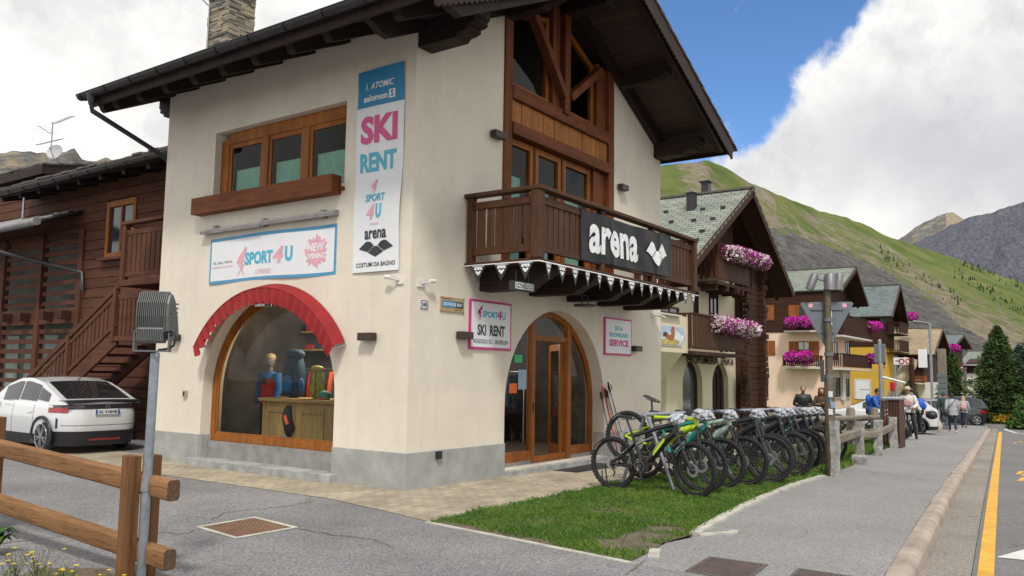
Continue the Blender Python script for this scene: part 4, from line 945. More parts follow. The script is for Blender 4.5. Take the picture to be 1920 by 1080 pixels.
# box wall lamps
def walllamp(name, y, x, z, lab):
    if x is None:
        e = empty('wall_lamp', (-.06, y, z), 0, lab, 'wall lamp', 'box lamps on the shop walls'); m = MB(); m.rbox(-.13, -.02, y-.14, y+.14, z-.055, z+.055, .006); m.build('shade', 'brown_lamp', e); m = MB(); m.box(-.02, -.001, y-.06, y+.06, z-.04, z+.04); m.build('wall_plate', 'black_plastic', e)
    else:
        e = empty('wall_lamp', (x, -.06, z), 0, lab, 'wall lamp', 'box lamps on the shop walls'); m = MB(); m.rbox(x-.14, x+.14, -.13, -.02, z-.055, z+.055, .006); m.build('shade', 'brown_lamp', e); m = MB(); m.box(x-.06, x+.06, -.02, -.001, z-.04, z+.04); m.build('wall_plate', 'black_plastic', e)
walllamp('l', .73, None, 2.06, 'dark box lamp on the left wall between awning and corner')
walllamp('l', 5.42, None, 2.10, 'dark box lamp on the left wall left of the awning')
walllamp('l', 0, 1.13, 2.12, 'dark box lamp at the left of the pink-framed ski rent sign'); walllamp('l', 0, 6.72, 2.10, 'dark box lamp at the right of the ski service sign')
walllamp('l', 0, 1.88, 5.33, 'dark box lamp high on the wall left of the gable timberwork'); walllamp('l', 0, 6.12, 5.30, 'dark box lamp high on the wall right of the gable timberwork')
# cameras
def cctv(p, d, lab, side):
    e = empty('security_camera', p, 0, lab, 'camera', 'cctv cameras on the shop'); p = Vector(p); d = Vector(d).normalized()
    m = MB(); m.obox(p, (.07, 0, 0) if side == 'y' else (.012, 0, 0), (0, .012, 0) if side == 'y' else (0, .07, 0), (0, 0, .045)); m.build('base_box', 'white_plastic', e)
    n = Vector((0, -1, 0)) if side == 'y' else Vector((-1, 0, 0)); q = p+d*.10+n*.09
    m = MB(); m.tube([p+n*.01, p+n*.06+d*.06, q], .012, 6); m.build('arm', 'steel', e)
    m = MB(); m.tube([q-d*.02+Vector((0, 0, .02)), q+d*.10], [.028, .03], 10); m.build('camera_body', 'white_plastic', e)
cctv((-.012, .19, 2.83), (0, 1, .3), 'white camera on the left wall just before the corner', 'x'); cctv((.20, -.012, 2.80), (1, 0, .25), 'white camera on the right wall just past the corner', 'y')
cctv((7.60, -.012, 2.83), (1, -.5, -.2), 'small camera near the right end of the wall above the service sign', 'y')
# twin spotlights under the left eave
e = empty('eave_spotlight', (-.35, 1.2, 6.35), 0, 'pair of grey round spotlights under the left eave', 'spotlight')
for a, d in ((PXp(663, 46, -.32), (-.3, .8, -.35)), (PXp(684, 50, -.32), (-.2, -.1, -1))):
    d = Vector(d).normalized(); m = MB(); a = Vector(a); m.tube([a-d*.08, a+d*.02, a+d*.13, a+d*.15], [.04, .065, .085, .075], 14); m.build('lamp_head', 'steel', e)
m = MB(); q = PXp(673, 40, -.32); m.tube([(-.003, q.y, q.z+.1), (-.32, q.y, q.z+.06), (-.32, q.y, q.z)], .02, 6); m.build('arm', 'black_plastic', e)
# small things on the walls
e = empty('house_number_plate', (.29, -.01, 2.44), 0, 'small white plate with the house number 345', 'number plate')
m = MB(); m.plate(rrect(.20, .37, 2.45, 2.58, .02), [], lambda u, v, w: (u, -.012+w, v), .011); m.build('plate', 'sign_white', e)
m = MB(); m.plate(rrect(.205, .365, 2.455, 2.575, .018), [rrect(.215, .355, 2.465, 2.565, .012)], lambda u, v, w: (u, -.014+w, v), .002); put_text(m, '345', SY(.0145), .225, .345, 2.48, 2.55, bold=.03); m.build('lettering', 'ink_black', e)
e = empty('rental_plate', (.9, -.01, 2.44), 0, 'small wooden plate with a blue rental strip next to the house number', 'sign')
m = MB(); m.rbox(.63, 1.17, -.02, -.002, 2.45, 2.665, .004); m.build('board', 'wood_sign', e)
m = MB(); m.box(.66, .975, -.024, -.0205, 2.515, 2.605); m.build('blue_strip', 'sign_blue', e); m = MB(); m.box(.975, 1.14, -.024, -.0205, 2.515, 2.605); m.build('black_strip', 'ink_black', e)
text_on(e, 'lettering', 'ink_white', [('DECATHLON', .68, .96, 2.535, 2.585, dict(bold=.03)), ('RENT', .99, 1.12, 2.535, 2.585, dict(bold=.02))], SY(.0245)); text_on(e, 'lettering', 'red_cloth', [('Noleggio', .66, .86, 2.62, 2.65, {}), ('Livigno', .95, 1.12, 2.47, 2.5, {})], SY(.0215))
for x in (.65, 1.15):
    for z in (2.465, 2.65): m = MB(); m.cyl((x, -.021, z), (x, -.027, z), .008, n=8); m.build('screw', 'black_plastic', e)
e = empty('rent_sign', (1.84, -.02, 1.94), 0, 'pink framed white sign reading SKI RENT at the left of the arched door', 'sign')
m = MB(); m.box(1.30, 2.37, -.03, -.002, 1.93, 2.68); m.build('frame', 'magenta', e); m = MB(); m.box(1.335, 2.335, -.034, -.0305, 1.965, 2.645); m.build('panel', 'sign_white', e)
f = SY(.0355)
text_on(e, 'lettering', 'cyan_ink', [('SPORT', 1.60, 2.0, 2.42, 2.52, dict(bold=.05)), ('U', 2.11, 2.20, 2.41, 2.53, dict(bold=.05))], f)
text_on(e, 'lettering', 'magenta', [('4', 1.98, 2.10, 2.40, 2.55, dict(bold=.05, shear=.1))], f); polys_on(e, 'skier_mark', 'magenta', SKIER, f, 1.45, 1.62, 2.37, 2.61)
text_on(e, 'lettering', 'ink_black', [('SKI  RENT', 1.48, 2.19, 2.14, 2.31, dict(bold=.045)), ('NOLEGGIO SCI - SKIVERLEIH', 1.38, 2.28, 2.02, 2.085, dict(bold=.02))], f)
e = empty('service_sign', (6.02, -.02, 1.95), 0, 'pink framed sign reading SKI & SNOWBOARD SERVICE right of the door', 'sign')
m = MB(); m.box(5.46, 6.57, -.03, -.002, 1.95, 2.67); m.build('frame', 'magenta', e); m = MB(); m.box(5.495, 6.535, -.034, -.0305, 1.985, 2.635); m.build('panel', 'sign_white', e)
text_on(e, 'lettering', 'cyan_ink', [('SKI &', 5.85, 6.17, 2.435, 2.515, dict(bold=.04)), ('SNOWBOARD', 5.62, 6.42, 2.30, 2.385, dict(bold=.045))], f); text_on(e, 'lettering', 'magenta', [('SERVICE', 5.62, 6.42, 2.12, 2.25, dict(bold=.05))], f)
e = empty('socket_box', (.62, -.04, .36), 0, 'black power socket on the plinth near the corner', 'socket'); m = MB(); m.rbox(.58, .68, -.075, -.026, .37, .49-.015, .006); m.build('box', 'black_plastic', e); m = MB(); m.rbox(.595, .665, -.085, -.075, .385, .46, .002); m.build('lid', 'brown_lamp', e)
e = empty('bell_box', (-.02, 5.06, 1.09), 0, 'small beige bell box left of the shop window', 'bell box'); m = MB(); m.rbox(-.05, -.001, 5.02, 5.10, 1.09, 1.20, .006); m.build('box', 'wood_sign', e); m = MB(); m.rbox(-.056, -.05, 5.035, 5.085, 1.11, 1.18, .003); m.build('cover', 'black_plastic', e)
e = empty('ceiling_lamp', (4.0, -.5, 2.72), 0, 'dark round lamp hanging under the balcony above the door', 'lamp'); m = MB(); m.tube([(3.9, -.5, 2.74), (3.9, -.5, 2.77)], [.20, .20], 18); m.build('shade', 'brown_lamp', e)
m = MB(); m.tube([(3.8, -.5, 2.77), (3.8, -.5, 2.93)], .012, 6); m.tube([(4.0, -.5, 2.77), (4.0, -.5, 2.93)], .012, 6); m.tube([(3.8, -.5, 2.93), (4.0, -.5, 2.93)], .012, 6); m.build('hanger', 'black_plastic', e)
# faction box hanging from the first joist
P = PYp(979, 537, -1.0)
e = empty('brand_box', (P.x, -1.0, 2.92), 0, 'small black box sign reading FACTION below the balcony', 'sign'); x0, x1 = P.x-.26, P.x+.26
z0, z1 = PYp(979, 546, -1.0).z, PYp(979, 529, -1.0).z
m = MB(); m.rbox(x0, x1, -1.05, -.95, z0, z1, .006); m.build('box', 'ink_black', e)
m = MB(); m.plate(rrect(x0+.02, x1-.05, z0+.02, z1-.02, .004), [rrect(x0+.032, x1-.062, z0+.032, z1-.032, .003)], lambda u, v, w: (u, -1.053+w, v), .002); put_text(m, 'FACTION', SY(1.0535), x0+.045, x1-.075, z0+.042, z1-.042, bold=.03); m.build('lettering', 'ink_white', e)
m = MB(); m.tube([(x0+.1, -1, z1), (x0+.1, -1, 3.02)], .008, 6); m.tube([(x1-.1, -1, z1), (x1-.1, -1, 3.02)], .008, 6); m.build('hanger', 'black_plastic', e)
# arena banner along the balcony
A, B, C0, C1 = 2.36, 5.62, 3.32, 4.10
e = empty('balcony_banner', (4.0, -1.35, 3.3), 0, 'black banner with white lettering tied along the balcony rail', 'banner')
def bw(d): return lambda x, z: (x, -1.325-d-.016*math.sin(x*4.1+z*2)-.012*max(0, math.sin((x-3.3)*3.0))**6-.006*math.sin(x*9+z*6)*math.sin(z*5)-.026*math.exp(-((x-5.05-(z-3.7)*.25)/.07)**2)-.022*math.exp(-((x-3.3+(z-3.7)*.1)/.06)**2)-.01*math.sin(z*14+x*3)*max(0, (3.6-z)), z+.05*(x-A)/(B-A)-(.0 if z < 3.7 else .03*math.sin(math.pi*(x-A)/(B-A))))
m = MB(); m.grid(120, 16, lambda u, v: bw(0)(A+(B-A)*u, C0+(C1-C0)*v)); m.build('cloth', 'banner_black', e, fix=False)
text_on(e, 'lettering', 'ink_white', [('arena', 2.60, 4.26, 3.45, 3.92, dict(bold=.03, sp=1.0, dense=40))], bw(.010))
polys_on(e, 'diamond_mark', 'ink_white', ARENA_D, bw(.016), 4.52, 5.42, 3.46, 3.90)
# bunting
e = empty('bunting', (4, -1.36, 2.9), 0, 'string of small black and white pennants under the balcony edge', 'bunting')
m = MB(); m.tube([(BX0-.08, -.02, 3.15), (BX0-.08, BY-.085, 3.15), (BX1+.08, BY-.085, 3.13)], .009, 5); m.build('string', 'ink_white', e)
fl = None
def pennant(x, y, rz, w=.13, h=.25):
    Mx = Matrix.Translation((x, y, 3.14)) @ Matrix.Rotation(rz, 4, 'Z'); s = MW[e.name].inverted() @ Mx
    if pennant.p is None:
        m = MB(); m.add([(-w, 0, 0), (w, 0, 0), (0, -.01, -h), (-w, .002, 0), (w, .002, 0), (0, -.008, -h)], [(0, 1, 2), (5, 4, 3)]); o = m.build('pennant', 'ink_black', e, local=True, fix=False)
        m = MB(); fn = lambda u, v: (u, -.004-.04*abs(v)*.3, v); put_text(m, 'arena', fn, -.075, .075, -.065, -.02, bold=.05); put_poly(m, [(0, .8), (.22, 1), (.5, .7), (.78, 1), (1, .8), (.5, 0)], fn, -.055, .055, -.15, -.075)
        m.sheetpoly([(-.118, -.004), (.118, -.004), (.108, -.012), (-.108, -.012)], fn); m.build('lettering', 'ink_white', o, local=True, fix=False); pennant.p = o
    else: o = copy_tree(pennant.p, e)
    o.matrix_local = s
pennant.p = None
for k in range(3): pennant(BX0-.09, -.30-.42*k, R(-90))
for k in range(15): pennant(BX0+.15+.368*k, BY-.095, random.uniform(-.2, .2))
# door mat
e = empty('door_mat', (4.3, -.5, .0), 0, 'dark rectangular mat on the pavers at the shop door', 'mat'); z = zg(4.3)
m = MB(); m.rbox(3.45, 5.0, -.62, -.16, z+.006, z+.02, .004); m.build('mat', 'black_plastic', e); m = MB(); m.plate([(3.5, -.58), (4.95, -.58), (4.95, -.2), (3.5, -.2)], [], lambda u, v, w: (u, v, z+.0205+w), .003); m.build('pile', 'ink_black', e)
# ---- inside the shop window
plain('cloth_red', (.50, .02, .035), .8); plain('cloth_blue', (.02, .13, .36), .8); plain('cloth_navy', (.012, .05, .10), .75); plain('cloth_olive', (.34, .30, .03), .6, var=.3, sc=9); plain('cloth_grey', (.20, .23, .28), .8, var=.2); plain('cloth_dark', (.02, .02, .025), .85)
plain('cloth_teal', (.03, .28, .24), .7); plain('orange', (.75, .10, .015), .6); plain('lime', (.42, .62, .02), .45); plain('skin', (.42, .24, .16), .6, var=.05); plain('mannequin', (.20, .16, .14), .5)
emis('lamp_glow', (1, .82, .5), 9); emis('tube_glow', (1, .95, .85), 6)
e = empty('shop_counter', (1.05, 3.0, .03), 0, 'pale pine counter with panelled front inside the shop window', 'counter')
m = MB(); m.box(.80, 1.35, 1.50, 4.02, .03, 1.04); m.build('body', 'pine_z', e, bevel=.004)
m = MB(); m.rbox(.74, 1.45, 1.45, 4.10, 1.04, 1.10, .01); m.build('counter_top', 'pine_y', e)
m = MB()
for a, b_ in ((1.6, 2.35), (2.5, 3.1), (3.22, 3.94)): m.plate([(a, .12), (b_, .12), (b_, .95), (a, .95)], [[(a+.08, .2), (b_-.08, .2), (b_-.08, .87), (a+.08, .87)]], lambda u, v, w: (.782+w, u, v), .016)
m.box(.785, .80, 3.95, 4.02, .03, 1.03); m.build('panel_moulding', 'pine_z', e)
def backpack(y, x, z, h, w, mat, trim, lab, lid=True):
    e = empty('backpack', (x, y, z), 0, lab, 'backpack')
    m = MB(); N = 18; K = 12
    def sf(u, v):
        a = 2*math.pi*u; s = (math.sin(math.pi*min(1, .12+v*.88))**.35 if v > .5 else .93+.07*v)*(1 if 0 < v < 1 else .35)
        c, s_ = math.cos(a), math.sin(a); sx = abs(c)**.6*(1 if c > 0 else -1); sy = abs(s_)**.6*(1 if s_ > 0 else -1)
        wob = 1+.05*noise.noise(Vector((u*5, v*6, y)))
        return (x+sx*w*.33*s*wob, y+sy*w*.5*s*wob, z+h*(v if 0 < v < 1 else (.002 if v == 0 else .99)))
    m.grid(N, K, sf); m.build('bag', mat, e, fix=False)
    if lid: m = MB(); m.ball((x-.01, y, z+h*.95), w*.34, w*.52, h*.12); m.build('lid', mat, e)
    m = MB(); m.ball((x-w*.34, y, z+h*.3), w*.12, w*.33, h*.2); m.build('front_pocket', trim, e)
    m = MB(); m.ball((x-w*.05, y-w*.5, z+h*.28), w*.14, w*.1, h*.16); m.build('side_pocket', trim, e)
    for s in (-.22, .22): m = MB(); m.tube([(x-w*.2, y+w*s, z+h*.98), (x-w*.37, y+w*s, z+h*.8), (x-w*.36, y+w*s, z+h*.45), (x-w*.40, y+w*s, z+h*.2)], .008, 5); m.build('strap', 'ink_black', e)
    return e
backpack(3.62, 1.10, 1.10, .78, .42, 'cloth_navy', 'cloth_blue', 'tall navy backpack on the left end of the pine counter')
backpack(2.98, 1.05, 1.10, .52, .27, 'cloth_olive', 'cloth_olive', 'shiny olive yellow backpack in the middle of the counter')
backpack(2.42, 1.10, 1.10, .50, .38, 'cloth_grey', 'cloth_grey', 'grey backpack on the counter at the right edge of the glass')
e = empty('climbing_cap', (.95, 2.66, 1.10), 0, 'teal green helmet with orange strap lying between two backpacks', 'helmet'); m = MB(); m.ball((.95, 2.68, 1.16), .1, .12, .09); m.build('shell', 'cloth_teal', e); m = MB(); m.tube([(.88, 2.78, 1.13), (.85, 2.68, 1.115), (.88, 2.58, 1.13)], .014, 6); m.build('strap', 'orange', e)
e = empty('hanging_shoe', (.74, 3.30, .28), 0, 'black and orange climbing gear hanging down the front of the counter', 'climbing gear')
m = MB(); m.tube([(.755, 3.31, .99), (.74, 3.32, .92), (.72, 3.30, .78), (.73, 3.25, .62), (.745, 3.29, .5)], [.03, .07, .085, .09, .04], 9); m.build('harness', 'cloth_dark', e)
m = MB(); m.tube([(.70, 3.30, .86), (.66, 3.28, .80), (.66, 3.22, .68)], [.02, .035, .03], 7); m.build('buckle', 'orange', e)
m = MB(); m.ball((.72, 3.36, .40), .05, .075, .13, rot=Matrix.Rotation(.4, 3, 'X')); m.build('shoe', 'cloth_grey', e); m = MB(); m.ball((.70, 3.38, .38), .05, .055, .09, rot=Matrix.Rotation(.4, 3, 'X')); m.build('shoe_tongue', 'orange', e)
# dressed mannequin
e = empty('mannequin', (1.25, 4.5, .03), 0, 'mannequin in a red and blue jacket standing left of the counter', 'mannequin')
m = MB(); m.tube([(1.25, 4.45, 1.50), (1.25, 4.45, 1.62)], .05, 10); m.ball((1.24, 4.45, 1.72), .09, .08, .125); m.build('head', 'mannequin', e)
m = MB(); m.ball((1.25, 4.45, 1.79), .098, .088, .075); m.build('knit_cap', 'wood_sign', e)
m = MB(); m.box(1.13, 1.16, 4.40, 4.50, 1.0, 1.45); m.build('jacket_zip', 'cloth_dark', e)
m = MB(); m.grid(20, 10, lambda u, v: (1.25+.13*math.cos(6.2832*u)*(1-.5*v**4), 4.45+(.17+.05*v-.13*v**6)*math.sin(6.2832*u), .98+.55*v)); m.build('jacket', 'cloth_red', e, fix=False)
for s in (-1, 1): m = MB(); m.tube([(1.25, 4.45+s*.19, 1.50), (1.25, 4.45+s*.26, 1.25), (1.17, 4.45+s*.25, .98)], [.075, .065, .05], 9); m.build('sleeve', 'cloth_blue', e)
m = MB(); m.grid(20, 4, lambda u, v: (1.25+.14*math.cos(6.2832*u)*(1-.6*v), 4.45+(.24-.14*v)*math.sin(6.2832*u), 1.42+.12*v)); m.build('shoulder_yoke', 'cloth_blue', e, fix=False)
for s in (-1, 1): m = MB(); m.tube([(1.25, 4.45+s*.09, 1.0), (1.25, 4.45+s*.10, .5), (1.26, 4.45+s*.1, .05)], [.10, .08, .06], 9); m.build('trouser_leg', 'cloth_dark', e)
# racks of clothes in the depth of the shop, seen as dark shapes
for (x, y0, y1, lab) in ((2.4, 2.0, 5.0, 'rail of dark clothes behind the shop window'), (6.6, 2.6, 5.0, 'rail of clothes at the back of the shop seen through the door')):
    e = empty('clothes_rail', (x, (y0+y1)/2, .03), 0, lab, 'clothes rail'); m = MB(); m.tube([(x, y0, .03), (x, y0, 1.6), (x, y1, 1.6), (x, y1, .03)], .02, 6); m.build('rail', 'steel', e)
    y = y0+.15; k = 0
    while y < y1-.1:
        m = MB(); hh = random.uniform(.7, .95); m.grid(10, 6, lambda u, v: (x+.24*math.cos(6.2832*u)*(.75+.25*math.sin(v*3)), y+.045*math.sin(6.2832*u), 1.55-hh*v)); m.build('hanging_jacket', ['cloth_dark', 'cloth_navy', 'cloth_grey', 'cloth_red', 'cloth_dark', 'cloth_blue', 'orange'][k % 7], e, fix=False); y += .14; k += 1
for (z, lab) in ((1.95, 'upper shelf of folded clothes at the back of the shop window'), (2.3, 'top shelf of boxes at the back of the shop window')):
    e = empty('wall_shelf', (2.75, 3.5, z), 0, lab, 'shelf'); m = MB(); m.box(2.55, 2.9, 2.1, 5.2, z, z+.03); m.build('board', 'pine_y', e); y = 2.15; k = 0
    while y < 5.0: w_ = random.uniform(.18, .32); m = MB(); m.rbox(2.58, 2.86, y, y+w_, z+.032, z+random.uniform(.1, .26), .015); m.build('folded_stack', ['cloth_grey', 'cloth_navy', 'cloth_red', 'sign_white', 'cloth_teal', 'cloth_dark', 'wood_sign'][k % 7], e); y += w_+.04; k += 1
e = empty('rental_desk', (5.4, 4.2, .03), 0, 'pale grey desk inside the doorway', 'desk'); m = MB(); m.rbox(4.6, 6.2, 3.6, 4.1, .03, 1.05, .01); m.build('desk_body', 'sign_white', e); m = MB(); m.rbox(4.5, 6.3, 3.5, 4.2, 1.05, 1.1, .01); m.build('desk_top', 'cloth_grey', e)
for i, (x, y, z, lab) in enumerate(((2.0, 3.42, 2.75, 'round warm lamp nearest the crown of the shop window'), (2.2, 3.15, 2.45, 'round warm lamp lower behind the shop window'), (2.0, 1.2, 2.5, 'round warm lamp inside the left pane of the door'))):
    e = empty('ceiling_spot', (x, y, z), 0, lab, 'ceiling lamp'); m = MB(); m.ball((x, y, z), .04); m.build('bulb', 'lamp_glow', e); m = MB(); m.tube([(x, y, z+.035), (x, y, z+.08), (x, y, 2.95)], [.05, .02, .006], 8); m.build('holder', 'black_plastic', e)
for z, y, lab in ((2.78, 3.05, 'upper short tube lamp behind the shop window'), (2.62, 3.15, 'lower short tube lamp behind the shop window')):
    e = empty('tube_lamp', (2.3, y, z), 0, lab, 'tube lamp'); m = MB(); m.tube([(2.3, y-.22, z), (2.3, y+.22, z)], .018, 8); m.build('tube', 'tube_glow', e); m = MB(); m.box(2.27, 2.33, y-.24, y+.24, z+.02, z+.05); m.build('housing', 'steel', e)
ld = bpy.data.lights.new('shop_lamp', 'POINT'); ld.energy = 130; ld.color = (1, .85, .62); ld.shadow_soft_size = .25; lo = bpy.data.objects.new('shop_lamp', ld); lo.location = (1.7, 3.2, 2.5); COL.objects.link(lo)
ld = bpy.data.lights.new('door_lamp', 'POINT'); ld.energy = 90; ld.color = (1, .88, .7); ld.shadow_soft_size = .25; lo = bpy.data.objects.new('door_lamp', ld); lo.location = (4.8, 2.4, 2.5); COL.objects.link(lo)
# stickers on the door glass
plain('note_green', (.05, .50, .16), .6); plain('note_orange', (.85, .14, .02), .6); plain('note_blue', (.30, .42, .55), .6)
def sticker(px0, py0, px1, py1, mat, lab):
    a = PYp(px0, py0, .262); b_ = PYp(px1, py1, .262); m = MB(); m.box(a.x, b_.x, .262, .266, b_.z, a.z); T(m.build('paper_notice', mat), lab, 'notice', 'notices on the door glass')
sticker(965, 665, 979, 680, 'note_green', 'green paper notice on the left door pane'); sticker(955, 719, 969, 737, 'note_orange', 'larger orange notice low on the left door pane'); sticker(949, 691, 955, 697, 'note_orange', 'small round orange notice at the edge of the door pane'); sticker(972, 693, 987, 730, 'note_blue', 'tall pale blue notice beside the left door frame')
# walking poles and skis leaning at the door jamb
random.seed(31)
for k in range(7):
    x = 5.22+.05*k; top = 1.40+random.uniform(-.15, .12); c = ['cloth_dark', 'orange', 'cloth_dark', 'red_cloth', 'cloth_dark', 'steel', 'cloth_dark'][k]
    lab = ['black trekking pole nearest the door frame', 'orange shafted pole leaning by the door', 'black pole between the orange and the red one', 'red shafted pole leaning by the door', 'black pole right of the red one', 'bare steel pole leaning by the door', 'black trekking pole farthest from the door frame'][k]
    b0 = Vector((x+random.uniform(-.06, .06), -.42-.02*k, zg(5.5)+.01)); t0 = Vector((x+.02, -.06-.01*(k % 3), top)); d = (t0-b0)
    e = empty('trekking_pole', b0, 0, lab, 'pole', 'trekking poles leaning at the door')
    m = MB(); m.tube([b0, b0+d*.5, t0-d*.12], [.006, .008, .009], 7); m.build('shaft', c, e)
    m = MB(); m.tube([t0-d*.12, t0-d*.04, t0], [.014, .019, .016], 8); m.build('grip', 'cloth_dark' if c != 'orange' else 'orange', e)
    m = MB(); m.disc(b0+d*.06, d, .0, .03, 10); m.build('basket', 'black_plastic', e)
    m = MB(); m.torus(t0-d*.02+Vector((.0, -.03, -.05)), (1, 0, 0), .045, .005, 12, 5); m.build('wrist_strap', 'cloth_dark', e)
# ------------------------------------------------------------ e-bikes
plain('tyre', (.018, .018, .018), .85, bst=.6, bsc=90); plain('rim_black', (.03, .03, .032), .35, .4); plain('spoke', (.12, .12, .125), .4, .6); plain('bike_black', (.016, .016, .019), .3, coat=.4)
plain('bike_lime', (.50, .68, .02), .32, coat=.4, var=.05); plain('bike_teal', (.02, .26, .22), .3, coat=.4); plain('bike_sage', (.38, .50, .42), .35, coat=.3); plain('bike_petrol', (.015, .10, .13), .3, coat=.4); plain('bike_navy', (.02, .035, .08), .3, coat=.4); plain('bag_grey', (.42, .44, .48), .4, var=.2, sc=20, bst=.5, bsc=35)
plain('rack_grey', (.30, .33, .37), .4, .5, var=.1); plain('red_bit', (.5, .02, .02), .4)
WR = .365
def wheel(par, c, steer, front):
    ax = Vector((math.sin(-steer), math.cos(steer), 0)) if steer else Vector((0, 1, 0)); ax = Vector((-math.sin(steer), math.cos(steer), 0)); c = Vector(c)
    m = MB(); m.torus(c, ax, WR-.028, .029, 40, 8)
    for k in range(44):
        th = 2*math.pi*k/44; u = ax.cross(Vector((0, 0, 1))); d = u*math.cos(th)+Vector((0, 0, 1))*math.sin(th); t = u*-math.sin(th)+Vector((0, 0, 1))*math.cos(th)
        for s in (-.018, .018): m.obox(c+d*(WR-.004)+ax*s, d*.004, t*.011, ax*.009)
    w = m.build('front_wheel' if front else 'rear_wheel', 'tyre', par, local=True)
    m = MB(); m.torus(c, ax, WR-.062, .012, 40, 6); m.build('rim', 'rim_black', w, local=True)
    m = MB()
    for k in range(28):
        th = 2*math.pi*k/28; u = ax.cross(Vector((0, 0, 1))); d = u*math.cos(th)+Vector((0, 0, 1))*math.sin(th); t = u*-math.sin(th)+Vector((0, 0, 1))*math.cos(th); s = 1 if k % 2 else -1
        m.tube([c+ax*.028*s+t*.02*(1 if k % 4 < 2 else -1), c+d*(WR-.065)], .0016, 4, False)
    m.tube([c-ax*.05, c+ax*.05], .02, 8); m.build('spokes', 'spoke', w, local=True)
    m = MB(); m.disc(c-ax*.036, ax, .055, .092, 24, .002); m.build('brake_disc', 'steel', w, local=True)
    if not front: m = MB(); m.tube([c-ax*.02-ax*0, c-ax*.05], [.05, .03], 18); m.build('cassette', 'spoke', w, local=True)
    # white lettering arcs on the tyre wall
    m = MB()
    for s in (-1, 1): m.torus(c+ax*s*.0255, ax, WR-.030, .0035, 6, 5, .5, .95)
    m.build('tyre_print', 'ink_white', w, local=True)
    return w
def make_bike(steer, fc, lab, acc=None):
    e = empty('electric_bike', (0, 0, 0), 0, lab, 'bicycle', 'rental electric bikes in the row on the lawn')
    HB = Vector((1.005, 0, .87)); HT = Vector((.955, 0, .985)); BB = Vector((.46, 0, .36)); SEAT = Vector((.30, 0, .80)); RH = Vector((0, 0, WR)); FH = Vector((1.235, 0, WR))
    m = MB(); m.tube([HB+Vector((-.0, 0, -.01)), Vector((.82, 0, .73)), Vector((.60, 0, .47)), Vector((.50, 0, .37))], [.040, .052, .054, .048], 8); fr = m.build('frame', fc, e, local=True)
    m = MB(); m.tube([HT+Vector((-.0, 0, -.04)), Vector((.72, 0, .885)), Vector((.46, 0, .80)), Vector((.345, 0, .765))], [.036, .028, .025, .028], 8); m.build('top_tube', fc if not acc else fc, e, local=True)
    m = MB(); m.tube([HB, HT], .036, 10); m.build('head_tube', acc or fc, e, local=True)
    m = MB(); m.tube([BB, Vector((.40, 0, .55)), SEAT], [.035, .026, .024], 8); m.build('seat_tube', fc, e, local=True)
    m = MB(); m.tube([SEAT, Vector((.225, 0, .985))], .0155, 8); m.build('seat_post', 'bike_black', e, local=True)
    for s in (-.065, .065):
        m = MB(); m.tube([RH+Vector((0, s, 0)), Vector((.22, s*.95, .345)), Vector((.43, s*.5, .38))], [.016, .018, .02], 7); m.build('chain_stay', 'bike_black', e, local=True)
        m = MB(); m.tube([RH+Vector((0, s, .01)), Vector((.2, s*.9, .52)), Vector((.36, s*.4, .66))], [.014, .016, .016], 7); m.build('seat_stay', acc or 'bike_black', e, local=True)
    m = MB(); m.tube([Vector((.37, 0, .64)), Vector((.47, 0, .69))], .022, 8); m.tube([Vector((.47, 0, .69)), Vector((.62, 0, .755))], .014, 8); m.build('shock', 'steel', e, local=True)
    m = MB(); m.tube([BB+Vector((.04, -.055, 0)), BB+Vector((.04, .055, 0))], [.088, .088], 16); m.ball(BB+Vector((.07, 0, .03)), .09, .05, .08); m.build('motor', 'bike_black', e, local=True)
    m = MB(); C = BB+Vector((-.01, 0, 0)); m.disc(C+Vector((0, -.068, 0)), (0, 1, 0), .06, .085, 26, .004); m.disc(C+Vector((0, -.068, 0)), (0, 1, 0), 0, .035, 12, .006); cs = m.build('chainring', 'spoke', e, local=True)
    for s, a in ((-1, -1.35), (1, 1.79)):
        q = C+Vector((math.cos(a)*.165, s*.085, math.sin(a)*.165)); m = MB(); m.tube([C+Vector((0, s*.075, 0)), q], [.014, .011], 7); m.obox(q+Vector((0, s*.05, 0)), (.045, 0, 0), (0, .045, 0), (0, 0, .009)); m.build('crank', 'bike_black', e, local=True)
    m = MB(); m.tube([RH+Vector((0, -.06, -.03)), RH+Vector((.06, -.062, -.12)), RH+Vector((.03, -.062, -.17))], .012, 6); m.tube([RH+Vector((.0, -.068, .04)), C+Vector((-.0, -.068, .085))], .004, 4); m.tube([RH+Vector((.04, -.068, -.16)), C+Vector((-.0, -.068, -.083))], .004, 4); m.build('derailleur_and_chain', 'bike_black', e, local=True)
    # saddle
    m = MB()
    def sd_(u, v):
        a = 2*math.pi*u; t = v; w = .072*(max(0, 1-t)**.55)+.017; x = .10+.27*t; zz = .995+.02*(1-t)**3+.006*math.sin(t*3)
        ss = 1 if 0 < v < 1 else .1
        return (x, w*math.cos(a)*ss, zz+.024*math.sin(a)*ss*(1 if math.sin(a) > 0 else .7))
    m.grid(14, 12, sd_); sdl = m.build('saddle', 'bike_black', e, local=True, fix=False)
    m = MB(); m.tube([(.13, .022, .975), (.3, .018, .975)], .004, 5); m.tube([(.13, -.022, .975), (.3, -.018, .975)], .004, 5); m.build('saddle_rails', 'steel', sdl, local=True)
    # steered front end
    axd = (HT-HB).normalized(); Rt = Matrix.Translation(HB) @ Matrix.Rotation(steer, 4, axd) @ Matrix.Translation(-HB)
    m = MB(); m.T = Rt
    CR = HB+Vector((.02, 0, -.03)); m.tube([CR+Vector((0, -.062, 0)), CR+Vector((0, .062, 0))], .024, 8)
    for s in (-.06, .06): m.tube([CR+Vector((0, s, 0)), CR+(FH-CR)*.55+Vector((0, s, 0))], .017, 8)
    fk = m.build('fork', 'bike_black', e, local=True)
